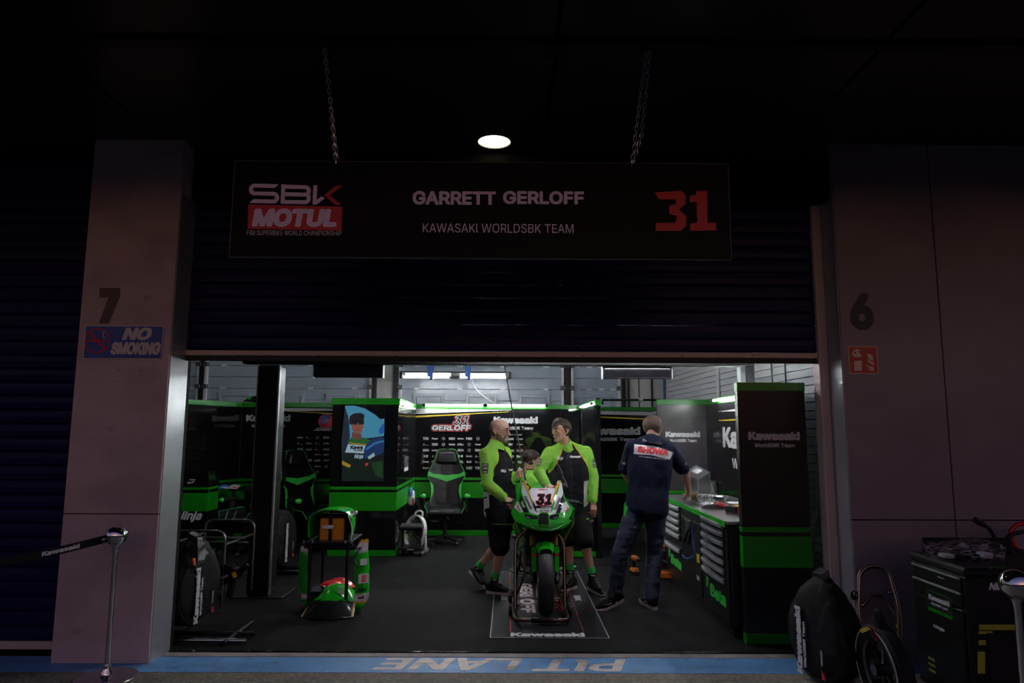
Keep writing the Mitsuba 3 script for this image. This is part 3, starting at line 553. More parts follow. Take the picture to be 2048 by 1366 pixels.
part(bk, 'sticker', nose(NPoly([(680, 848), (760, 838), (738, 890), (725, 862)]), .0030), MT('red_gloss'), True)
part(bk, 'sticker', nose(NPoly([(650, 910), (975, 910), (960, 982), (668, 982)]), .0016), MT('white_gloss'), True)
(x0, z0), (x1, z1) = NP([(655, 835), (970, 608)]); n31 = tbox('31', x0, z0, x1, z1, .055, .22)
part(bk, 'number_outline', nose(n31.buffer(.0045), .0022, .02), MT('red_print'), True); part(bk, 'number', nose(n31, .003, .02), MT('black_gloss'), True, 'black 31 edged in red')
# air intake: a black mouth with a raised lip
mouth = NPoly([(752, 1010), (885, 1010), (922, 1060), (925, 1255), (690, 1255), (698, 1060)]); mm = np.array(mouth.exterior.coords)[:-1]
part(bk, 'intake_mouth', nose(mouth, .003), MT('black_matt'), True, 'black air intake')
part(bk, 'intake_lip', tube(np.c_[mm[:, 0], noseY(mm[:, 0], mm[:, 1])-.004, mm[:, 1]], .006, 6, True), MT('green_gloss'), True)
for pts in ([(690, 1175), (690, 1318)], [(926, 1175), (930, 1318)]):
    q = np.array(NP(pts)); part(bk, 'nose_crease', tube(np.c_[q[:, 0], noseY(q[:, 0], q[:, 1])-.002, q[:, 1]], .004, 6), MT('green_gloss'), True)
# lower lip of the beak, running back to the sides
zl = .775
bl = []
for s in (-1, 1):
    for i, (y, z, dx) in enumerate(((6.31, .785, .0), (6.36, .80, .12), (6.45, .83, .24), (6.60, .80, .275))): bl.append((XB+s*dx, y+.02, z))
part(bk, 'chin', hull([(XB+s*dx, y, z) for s in (-1, 1) for dx, y, z in ((.06, 6.30, .77), (.17, 6.36, .79), (.25, 6.46, .84), (.06, 6.55, .75), (.2, 6.6, .76), (.26, 6.6, .84))]), MT('green_gloss'))
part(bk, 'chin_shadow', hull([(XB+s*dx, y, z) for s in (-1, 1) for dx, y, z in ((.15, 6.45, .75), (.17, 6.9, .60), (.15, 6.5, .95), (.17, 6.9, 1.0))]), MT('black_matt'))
# side fairings
for s in (-1, 1):
    sf = part(bk, 'side_fairing', hull([(XB+s*a, y, z) for a, y, z in ((.285, 6.50, .94), (.265, 6.50, .94), (.275, 6.52, .80), (.25, 6.52, .80), (.19, 6.72, .60), (.165, 6.72, .60), (.235, 7.35, .42), (.20, 7.35, .42), (.27, 7.5, .62), (.24, 7.5, .62), (.275, 7.25, .95), (.25, 7.25, .95))]), MT('green_gloss'), 30)
    pl = lambda t: [(XB+s*(.278-.004+t), 6.505, .835), (XB+s*(.264+t), 6.50, .80), (XB+s*(.19+t), 6.715, .598), (XB+s*(.192+t), 6.72, .635)]
    part(sf, 'stripe', hull([q for t in (0., .006) for q in pl(t)]), MT('yellow'), label='yellow stripe')
    part(sf, 'stripe', hull([(x+s*.001, y-.002, z+.028) for t in (0., .005) for x, y, z in pl(t)]), MT('black_gloss'))
    part(sf, 'lettering', (onXp if s > 0 else onX)(affinity.translate(tbox('Ninja', 0, 0, .4, .15, .03, .3), 6.75 if s > 0 else -7.2, .72), XB+s*.279, .002), MT('black'))
# windscreen
n1, n2 = 17, 9; P = []
for j in range(n2):
    t = j/(n2-1); z = 1.128+.235*t; w_ = (.205-.02*t)*math.sqrt(max(1-(.82*t)**3.2, .02)) if t > .35 else .235-.09*t
    for i in range(n1):
        a = -1+2*i/(n1-1); x = XB+a*w_; P.append((x, 6.545+.95*(z-1.128)+.22*t*t*.2+2.6*(x-XB)**2, z))
fc = [(j*n1+i, j*n1+i+1, (j+1)*n1+i+1, (j+1)*n1+i) for j in range(n2-1) for i in range(n1-1)]
part(bk, 'windscreen', (np.array(P), np.array(fc)), MT('acrylic'), True, 'clear windscreen')
P = np.array(P); part(bk, 'windscreen_rim', tube(np.vstack([P[::n1][::1], P[-n1:], P[n1-1::n1][::-1]]), .0018, 6), MT('paper'), True)
for s in (-1, 1): part(bk, 'windscreen_bolt', cyl((XB+s*.19, 6.60, 1.16), (XB+s*.192, 6.612, 1.162), .006, 8), MT('steel'))
# front wheel
YA, ZA, RW = 6.40, .318, .305
fw = part(bk, 'front_wheel', lathe([(.02, -.05), (.045, -.05), (.045, -.03), (.20, -.012), (.21, -.045), (.222, -.05), (.222, .05), (.21, .045), (.20, .012), (.045, .03), (.045, .05), (.02, .05)], 40, (XB, YA, ZA), (1, 0, 0)), MT('dark_metal'), 30)
def tyre(R, w, rim): 
    p = [(rim, -w*.40), (rim+.012, -w*.46)]+[(R-w*.52+w*.52*math.cos(a), w*.5*math.sin(a)) for a in np.linspace(-pi/2, pi/2, 13)]+[(rim+.012, w*.46), (rim, w*.40), (rim, -w*.40)]; return p
part(fw, 'tyre', lathe(tyre(RW, .142, .215), 48, (XB, YA, ZA), (1, 0, 0)), MT('rubber'), 40, 'black slick tyre')
for s in (-1, 1): part(fw, 'brake_disc', lathe([(.09, 0), (.162, 0), (.162, .006), (.09, .006), (.09, 0)], 40, (XB+s*.072-.003, YA, ZA), (1, 0, 0)), MT('steel'), 30)
F0 = lambda s: V(XB+s*.104, 6.43, .335); F1 = lambda s: V(XB+s*.104, 6.80, 1.02)
for s in (-1, 1):
    fk = part(bk, 'fork_leg', [cyl(F0(s), F0(s)*.55+F1(s)*.45, .026, 14), hs((*F0(s), .035), (XB+s*.1, 6.40, .318, .03))], MT('black_satin'), 30)
    part(fk, 'gold_tube', cyl(F0(s)*.62+F1(s)*.38, F1(s), .031, 16), MT('gold'), 30, 'gold fork tube'); part(fk, 'caliper', hs((XB+s*.088, 6.53, .30, .028), (XB+s*.088, 6.50, .40, .03)), MT('black_satin'), 30)
    part(bk, 'fork_guard', hull([(XB+s*a, y, z) for a, y, z in ((.078, 6.33, .62), (.125, 6.36, .62), (.12, 6.34, .40), (.085, 6.32, .42), (.078, 6.37, .62), (.125, 6.41, .62), (.12, 6.40, .40), (.085, 6.38, .42))]), MT('green_gloss'), 30)
    part(bk, 'fork_guard_sticker', bx(XB+s*.1-.018, XB+s*.1+.018, 6.318, 6.33, .545, .575, .003), MT('red_gloss'))
    part(bk, 'brake_hose', tube(crv([(XB+s*.1, 6.52, .45), (XB+s*.13, 6.6, .6), (XB+s*.11, 6.68, .8)]), .006, 6), MT('rubber'), True)
nA = 17; sec = [(-.088, -.045), (-.085, -.012), (-.06, .010), (0, .018), (.06, .010), (.085, -.012), (.088, -.045), (.082, -.045), (.056, .0), (0, .008), (-.056, .0), (-.082, -.045)]
fv, ff = [], []
for i in range(nA):
    a = math.radians(116-98*i/(nA-1)); k = 1-.35*abs(2*i/(nA-1)-1)**3
    for dx, dr_ in sec: R = RW+.022+dr_; fv.append((XB+dx*k, YA+R*math.cos(a)*(1), ZA+R*math.sin(a)))
m_ = len(sec)
for i in range(nA-1):
    for j in range(m_): ff.append((i*m_+j, i*m_+(j+1) % m_, (i+1)*m_+(j+1) % m_, (i+1)*m_+j))
fv = np.array(fv)
part(bk, 'front_mudguard', (fv, np.array(ff)), MT('green_gloss'), 40)
# steering, tank, engine, rear
part(bk, 'top_yoke', hs((XB-.11, 6.82, 1.02, .03), (XB+.11, 6.82, 1.02, .03)), MT('black_satin'), 30)
for s in (-1, 1):
    hb = part(bk, 'handlebar', cyl((XB+s*.11, 6.84, 1.0), (XB+s*.36, 6.97, .955), .012, 10), MT('black_satin'), True)
    part(hb, 'grip', cyl((XB+s*.235, 6.905, .978), (XB+s*.365, 6.973, .954), .018, 12), MT('rubber'), True)
    part(hb, 'lever', tube(crv([(XB+s*.17, 6.83, .985), (XB+s*.25, 6.845, .975), (XB+s*.35, 6.90, .955)]), [.007]*13, 6), MT('dark_metal'), True)
    part(hb, 'lever_guard', tube(crv([(XB+s*.365, 6.973, .954), (XB+s*.375, 6.90, .955), (XB+s*.30, 6.82, .965)]), .009, 8), MT('black_satin'), True)
    part(hb, 'reservoir', lathe([(0, 0), (.02, 0), (.022, .035), (0, .035)], 12, (XB+s*.15, 6.80, 1.02)), MT('black_gloss'), 30)
part(bk, 'dashboard', hull([(XB+a, y, z) for a in (-.07, .07) for y, z in ((6.70, .98), (6.74, 1.06), (6.73, .98), (6.77, 1.06))]), MT('black'))
part(bk, 'fuel_tank', hs((XB-.1, 7.1, .98, .09), (XB+.1, 7.1, .98, .09), (XB-.12, 7.3, .95, .10), (XB+.12, 7.3, .95, .10), (XB, 7.55, .88, .08), q=2), MT('green_gloss'), True)
part(bk, 'engine', hull([(XB+s*a, y, z) for s in (-1, 1) for a, y, z in ((.16, 6.85, .35), (.18, 7.45, .32), (.17, 6.9, .75), (.17, 7.4, .8), (.12, 6.75, .5))]), MT('black_satin'))
part(bk, 'radiator', hull([(XB+s*.17, y, z) for s in (-1, 1) for y, z in ((6.74, .48), (6.70, .74), (6.78, .48), (6.74, .74))]), MT('black'))
part(bk, 'seat_unit', hs((XB, 7.65, .86, .08), (XB-.06, 7.9, .95, .06), (XB+.06, 7.9, .95, .06), (XB, 8.2, 1.02, .04), q=2), MT('green_gloss'), True); part(bk, 'seat_pad', hs((XB-.08, 7.62, .93, .03), (XB+.08, 7.62, .93, .03), (XB-.06, 7.9, .985, .03), (XB+.06, 7.9, .985, .03)), MT('black_matt'), True)
rw = part(bk, 'rear_wheel', lathe([(.03, -.06), (.05, -.06), (.20, -.02), (.21, -.085), (.222, -.09), (.222, .09), (.21, .085), (.20, .02), (.05, .06), (.03, .06)], 40, (XB, 7.83, .345), (1, 0, 0)), MT('dark_metal'), 30)
part(rw, 'tyre', lathe(tyre(.325, .20, .215), 48, (XB, 7.83, .345), (1, 0, 0)), MT('rubber'), 40)
for s in (-1, 1): part(bk, 'swingarm', hull([(XB+s*a, y, z) for a in (.11, .14) for y, z in ((7.35, .40), (7.35, .50), (7.85, .32), (7.85, .37))]), MT('aluminium'))
part(bk, 'exhaust', cyl((XB+.16, 7.4, .35), (XB+.2, 7.95, .55), .045, 16), MT('dark_metal'), True)
# rear stand (mostly hidden) and the bronze front stand
rs = thing('paddock_stand', 'tubular rear stand under the back wheel of the motorcycle, mostly hidden', 'stand')
part(rs, 'tube', tube(bend([(XB-.19, 7.8, .33), (XB-.22, 8.15, .05), (XB+.22, 8.15, .05), (XB+.19, 7.8, .33)], .06), .016, 8), MT('bronze_dark'), True)
for s in (-1, 1): part(rs, 'wheel', lathe([(0, -.02), (.05, -.02), (.05, .02), (0, .02)], 16, (XB+s*.24, 8.15, .05), (1, 0, 0)), MT('rubber'), 30)
fs = thing('paddock_stand', 'bronze tubular front stand holding the front of the motorcycle above the mat', 'stand')
xl, xr = XB-.268, XB+.185
part(fs, 'base_hoop', tube(bend([(xl, 6.95, .06), (xl-.005, 6.15, .045), (xr+.005, 6.15, .045), (xr, 6.95, .06)], .07, 6), .017, 10), MT('bronze_dark'), True)
part(fs, 'upright_hoop', tube(bend([(xl, 6.45, .05), (xl, 6.60, .66), (XB-.12, 6.62, .775), (XB+.05, 6.62, .775), (xr, 6.60, .66), (xr, 6.45, .05)], .12, 6), .0165, 10), MT('bronze_dark'), True)
part(fs, 'brace', tube([(xl+.01, 6.62, .52), (xl+.10, 6.85, .30), (xl+.02, 6.95, .06)], .012, 8), MT('bronze_dark'), True); part(fs, 'brace', tube([(xr-.01, 6.62, .52), (xr-.08, 6.85, .30), (xr-.02, 6.95, .06)], .012, 8), MT('bronze_dark'), True)
part(fs, 'cross_bar', tube([(xl, 6.9, .05), (xr, 6.9, .05)], .012, 8), MT('steel'), True)
part(fs, 'sleeve', tube([(xl+.13, 6.155, .045), (xr-.13, 6.155, .045)], .024, 10), MT('black'), True)
for y in (6.45, 6.95):
    for x, s in ((xl, -1), (xr, 1)): part(fs, 'wheel', lathe([(0, -.016), (.045, -.016), (.05, -.008), (.05, .008), (.045, .016), (0, .016)], 18, (x+s*.045, y, .052), (1, 0, 0)), MT('rubber'), 30)
# ---------------------------------------------------------------- floor mat
mt = thing('floor_mat', 'thin black printed mat under the motorcycle with white and red lines', 'mat')
m0, m1, m2, m3_ = gr(979, 1277), gr(1220, 1277), gr(1155, 1143), gr(1020, 1143)
mx0, mx1, my0, my1 = m0[0], (m1[0]+m2[0])/2, m0[1], (m2[1]+m3_[1])/2; mz = .004
part(mt, 'sheet', bx(mx0, mx1, my0, my1, .0005, mz, .001), MT('mat_vinyl'))
part(mt, 'white_edge', onZ(sbox(mx0+.002, my0+.002, mx1-.002, my1-.002).difference(sbox(mx0+.010, my0+.010, mx1-.010, my1-.010)), mz, .0006), MT('grey_print'))
rl = gr(1021.2, 1263.7)[0]; rr_ = (gr(1166.9, 1263.7)[0]+gr(1138.5, 1186.5)[0])/2
for x in (rl, rr_): part(mt, 'red_line', onZ(sbox(x-.003, gr(1021, 1264)[1], x+.003, my1-.06), mz, .0007), MT('red_print'))
def zt_(s, b, m=MT('logo_print'), fat=.04, lean=0.):
    x0, x1 = gr(b[0], b[3])[0], gr(b[2], b[3])[0]; part(mt, 'lettering', onZ(tbox(s, x0, gr(1000, b[3])[1], x1, gr(1000, b[1])[1], fat, lean), mz, .0008), m)
zt_('Kawasaki', (1021, 1266, 1171, 1274), fat=.06); zt_('Ninja', (1019, 1142, 1050, 1146.5), lean=.2); zt_('ZX', (1085, 1142, 1125, 1146.5))
def turned(s, x0, x1, y0, y1, t=.0008, fat=.045, lean=0.):     # read from the right hand side
    p = tbox(s, 0, 0, y1-y0, x1-x0, fat, lean); return place(ext(p, t), (x0, y1, mz), (0, -1, 0), (1, 0, 0))
gx0, gx1, gy0, gy1 = gr(1040, 1200)[0], gr(1068, 1200)[0], gr(1000, 1226)[1], gr(1000, 1168)[1]
part(mt, 'lettering', turned('GERLOFF', gx0, gx1, gy0, gy1, .0016), MT('logo_print')); part(mt, 'lettering_edge', turned('GERLOFF', gx0-.003, gx1+.003, gy0-.006, gy1+.006, .0007, .065), MT('red_print'))
nx = gr(1110, 1210)[0]; part(mt, 'number_outline', turned('31', nx-.07, nx+.07, gr(1000, 1222)[1], gr(1000, 1198)[1], .0007, .10, .2), MT('red_print')); part(mt, 'number', turned('31', nx-.06, nx+.06, gr(1000, 1221)[1], gr(1000, 1199)[1], .0016, .03, .2), MT('black_gloss'))
for x, s in ((1009, 1), (1155, -1)): q = gr(x, 1197); part(mt, 'lettering', turned('SBK', q[0]-.035, q[0]+.035, q[1]-.11, q[1]+.11, .0008, .05), MT('logo_print'))
# ---------------------------------------------------------------- people: bodies as one smoothed surface over a skeleton
def msph(p, r, q=2): return m3.Manifold.hull_points(ICO[q]*r+np.asarray(p, float))
def mhull(*s, q=2): return m3.Manifold.hull_points(np.vstack([ICO[q]*a[1]+np.asarray(a[0], float) for a in s]))
def calm(t, it):
    v0 = t.vertices.copy()
    if it: trimesh.smoothing.filter_taubin(t, .5, .53, it)
    v = t.vertices.copy(); bad = ~(np.linalg.norm(v-v0, axis=1) < .02); v[bad] = v0[bad]; t.vertices = v; return t
def fuse(ms, step=.009, it=8):
    m = m3.Manifold.batch_boolean(ms, m3.OpType.Add).refine_to_length(step); q = m.to_mesh()
    t = trimesh.Trimesh(q.vert_properties[:, :3], q.tri_verts, process=True)
    return calm(t, it)
def limb(*s): return [mhull(a, b) for a, b in zip(s, s[1:])]
class Head:
    """Head frame: x forwards to the face, y to the person's left, z up; .24 m from chin to crown at scale 1."""
    def __init__(s, o, fwd, up=(0, 0, 1), k=1.0):
        s.o, s.f, s.k = V(*o), unit(fwd), k; s.l = unit(np.cross(up, s.f)); s.u = np.cross(s.f, s.l)
    def __call__(s, x, y, z): return s.o+s.k*(x*s.f+y*s.l+z*s.u)
    def S(s, x, y, z, r): return (s(x, y, z), r*s.k)
    def H(s, *a): return mhull(*[s.S(*q) for q in a])
    def skin(s):
        M = [s.H((-.030, 0, .040, .078), (.028, 0, .042, .068), (-.012, .012, .050, .070), (-.012, -.012, .05, .070)),
             s.H((.030, .028, .018, .045), (.030, -.028, .018, .045), (.045, .018, -.055, .034), (.045, -.018, -.055, .034), (-.03, .030, -.015, .045), (-.03, -.030, -.015, .045)),
             s.H((.068, .012, -.098, .017), (.068, -.012, -.098, .017), (.012, .046, -.060, .020), (.012, -.046, -.060, .020), (.055, .0, -.04, .03)),
             s.H((.088, 0, .020, .009), (.108, 0, -.020, .0105)), s.H((.108, 0, -.022, .010), (.092, .013, -.026, .0085), (.092, -.013, -.026, .0085)),
             s.H((.082, .036, .030, .009), (.089, .010, .030, .010)), s.H((.082, -.036, .030, .009), (.089, -.010, .030, .010)),
             s.H((.086, .016, -.052, .008), (.086, -.016, -.052, .008), (.090, 0, -.051, .009)), s.H((.083, .013, -.064, .009), (.083, -.013, -.064, .009)),
             s.H((.064, .043, -.012, .018), (.070, .030, -.026, .016)), s.H((.064, -.043, -.012, .018), (.070, -.030, -.026, .016))]
        for t in (-1, 1): M += [s.H((-.004, t*.074, .018, .011), (-.024, t*.080, .022, .011), (-.028, t*.082, .000, .010)), s.H((-.028, t*.082, .002, .010), (-.008, t*.074, -.028, .008))]
        return M
    def neck(s, base, r=.056): return limb((s(-.028, 0, -.02), .056*s.k), (s(-.026, 0, -.085), r), (base, r*1.08))
def eyes(pk, h, iris='black', look=0.):
    for t in (-1, 1):
        e = part(pk, 'eye', tm(mhull(h.S(.080, t*.031+.004, .010, .0085), h.S(.080, t*.031-.004, .010, .0085), q=1)), MT('white'), True)
        part(e, 'iris', tm(mhull(h.S(.0865, t*.031+look, .010, .0048), h.S(.0850, t*.031+look, .010, .0048), q=1)), MT(iris), True)
        part(pk, 'eyelid', tm(h.H((.084, t*.043, .014, .005), (.0875, t*.030, .0185, .005), (.084, t*.018, .014, .005))), MT('skin'), True)
        part(pk, 'eyebrow', tm(h.H((.086, t*.046, .031, .0045), (.094, t*.028, .037, .006), (.096, t*.014, .033, .005))), MT('hair_dark'), True)
def hairshell(h, grow, cut, step=.007, lump=0.):
    """The cranium grown by GROW, less the hulls CUT, kept as a shell over the skull."""
    g = grow/h.k
    m = m3.Manifold.batch_boolean([h.H((-.030, 0, .040, .078+g), (.028, 0, .042, .068+g), (-.012, .012, .050, .070+g), (-.012, -.012, .05, .070+g)), h.H((-.03, .030, -.015, .045+g*.7), (-.03, -.030, -.015, .045+g*.7), (-.035, .02, .03, .07+g*.7), (-.035, -.02, .03, .07+g*.7)), h.H((.018, .058, .03, .016+g*.5), (-.01, .064, -.01, .012+g*.5), (-.03, .05, .03, .03)), h.H((.018, -.058, .03, .016+g*.5), (-.01, -.064, -.01, .012+g*.5), (-.03, -.05, .03, .03))], m3.OpType.Add)
    for c in cut: m = m-c
    q = m.refine_to_length(step).to_mesh(); t = trimesh.Trimesh(q.vert_properties[:, :3], q.tri_verts, process=True); t = calm(t, 4)
    if lump: t.vertices += t.vertex_normals*((meshkit.fbm(t.vertices*70, 2)-.5)*lump)[:, None]
    return t
def hand(w, d, n, side, curl=(.3, .4, .4, .5), k=1., spread=.12, thumb=.6, tcurl=.3):
    """Wrist w, direction d of the fingers, n out of the back of the hand, side +1 when the thumb lies along cross(d, n). curl per finger, in radians per joint."""
    w, d = np.asarray(w, float), unit(d); n = unit(n-d*(np.asarray(n, float)@d)); t = np.cross(d, n)*side
    M = [mhull((w, .026*k), (w+d*.022*k+t*.012*k, .019*k), (w+d*.022*k-t*.014*k, .017*k)),
         mhull((w+d*.012*k+t*.018*k, .014*k), (w+d*.012*k-t*.016*k, .014*k), (w+d*.082*k+t*.028*k, .0125*k), (w+d*.076*k-t*.030*k, .011*k))]
    for i, (o, L, r) in enumerate(((.029, (.044, .026, .021), .0092), (.010, (.048, .030, .022), .0095), (-.010, (.045, .028, .021), .0090), (-.028, (.036, .021, .018), .0080))):
        p = w+d*(.080-.004*abs(i-1))*k+t*o*k; a = 0; dd = unit(d+t*spread*(1.2-i*.8)*.4); pts = [(p, r*k*1.12)]
        for j, l in enumerate(L):
            a += curl[i]*(1.15 if j else .9); p = p+k*l*(dd*math.cos(a)-n*math.sin(a)); pts.append((p, r*k*(1-.08*(j+1))))
        M += limb((w+d*.055*k+t*o*.9*k, r*k*1.1), *pts)
    b = w+d*.020*k+t*.020*k; q = unit(t*math.sin(thumb+.25)+d*math.cos(thumb+.25)-n*.25); p1 = b+q*.038*k; q2 = unit(q*math.cos(tcurl)+(d*.9-t*.4-n*.3)*math.sin(tcurl)); p2 = p1+q2*.032*k; p3 = p2+unit(q2+(-t*.5-n*.3)*math.sin(tcurl))*.024*k
    return M+limb((b, .0155*k), (p1, .0125*k), (p2, .0110*k), (p3, .0092*k))
def shoe(pk, heel, toe, up=(0, 0, 1), w=.047, sole='white', upper='black_matt', ankle=None, flash=None):
    heel, toe, up = V(*heel), V(*toe), V(*up); f = unit(toe-heel); up = unit(up-f*(up@f)); s = np.cross(up, f); L = np.linalg.norm(toe-heel)
    P = lambda a, b, c: heel+f*a*L+s*b+up*c
    sk = part(pk, 'shoe', tm(fuse([mhull((P(.06, 0, .058), .034), (P(.10, 0, .085), .036), (P(.38, 0, .070), .038), (P(.38, 0, .045), .040)), mhull((P(.38, 0, .055), .042), (P(.70, .004, .036), .036), (P(.70, -.008, .036), .036), (P(.92, -.004, .028), .024)), mhull((P(.13, 0, .085), .036), (P(.22, 0, .115), .034))], .010, 6)), MT(upper), True)
    lo = [P(a, b, c) for a, b in ((-.01, .026), (-.01, -.026), (.12, .037), (.12, -.037), (.45, .036), (.45, -.038), (.72, .048), (.72, -.044), (.93, .03), (.93, -.026), (1.0, .010), (1.0, -.012)) for c in ((.002 if a < .95 else .010), .030)]
    part(sk, 'sole', hull(lo), MT(sole), 40)
    part(sk, 'tongue', tm(mhull((P(.25, 0, .118), .020), (P(.46, 0, .085), .022), q=1)), MT('black_satin'), True)
    for i in range(3): part(sk, 'lace', tube([P(.36+.08*i, -.026, .094-.012*i), P(.36+.08*i, 0, .112-.013*i), P(.36+.08*i, .026, .094-.012*i)], .0035, 5), MT('grey_print'), True)
    if flash:
        for sd in (1, -1):
            c = [(.22, .034), (.34, .040), (.50, .052), (.78, .072), (.48, .062), (.30, .054)]
            g = trimesh.Trimesh(*trimesh.creation.triangulate_polygon(Polygon(c), engine='earcut')) if False else ext(Polygon([(a*L, b) for a, b in c]), .004)
            part(sk, 'flash', place(g, heel+s*sd*.044, f, up) if sd < 0 else place(g, heel+s*.040, f, up), MT(flash))
    return sk
class Surf:
    """Lays flat prints on a mesh: project along D onto the nearest vertices that face it."""
    def __init__(s, mesh, D, o, right, rad=.5):
        s.D = unit(D); s.o = np.asarray(o, float); s.u = unit(right-s.D*(np.asarray(right)@s.D)); s.v = np.cross(s.u, s.D); s.v = s.v if s.v[2] >= 0 else -s.v
        v, n = mesh.vertices, mesh.vertex_normals; r = v-s.o; k = (n@s.D < -.15) & (np.linalg.norm(r, axis=1) < rad)
        a = np.c_[r[k]@s.u, r[k]@s.v]; dep = r[k]@s.D; s.I = LinearNDInterpolator(a, dep)
        s.t = cKDTree(a); s.d = dep
    def __call__(s, p, lift=.002, step=.012):
        def fn(u, v):
            d = s.I(np.c_[u, v]); bad = np.isnan(d); d[bad] = s.d[s.t.query(np.c_[u, v][bad])[1]] if bad.any() else 0
            return s.o+u[:, None]*s.u+v[:, None]*s.v+(d-lift)[:, None]*s.D
        return drape(p, fn, step)
def paint(t, fn): return np.clip(np.asarray(fn(t.vertices, t.vertex_normals), float), 0, 1)
def tone(c, n): return np.tile(np.asarray(c, float), (n, 1))
LIME, INK, YEL, WHT = (.28, .66, .08), (.007, .007, .009), (.75, .52, .03), (.72, .72, .75)
SKIN = (.55, .31, .215)
def _skin(p, n, uv): return mix((.56, .30, .20), (.66, .39, .28), fbm(p.x*60, p.y*60, p.z*60, 3))
mat('skin', proc(_skin), .48, spec=.45); mat('skin_leg', (.36, .19, .115), .5, spec=.4)
def _beard(p, n, uv): return mix((.05, .03, .022), (.12, .08, .06), fbm(p.x*300, p.y*300, p.z*300, 2))
mat('stubble', proc(_beard), .7); mat('hair_dark', (.022, .016, .013), .6); mat('hair_brown', proc(lambda p, n, uv: mix((.010, .0065, .005), (.030, .020, .014), fbm(p.x*160, p.y*160, p.z*60, 2))), .55, spec=.15); mat('hair_short', proc(lambda p, n, uv: mix((.030, .020, .014), (.065, .045, .032), fbm(p.x*260, p.y*260, p.z*120, 2))), .7, spec=.15)
mat('lips', (.42, .16, .13), .4); mat('teeth', (.80, .77, .72), .3); mat('navy', (.0038, .0056, .016), .85, spec=.12); mat('denim', proc(lambda p, n, uv: mix((.005, .008, .020), (.012, .019, .046), fbm(p.x*14, p.y*14, p.z*7, 3))), .85); mat('shorts', (.006, .006, .007), .8, spec=.12)
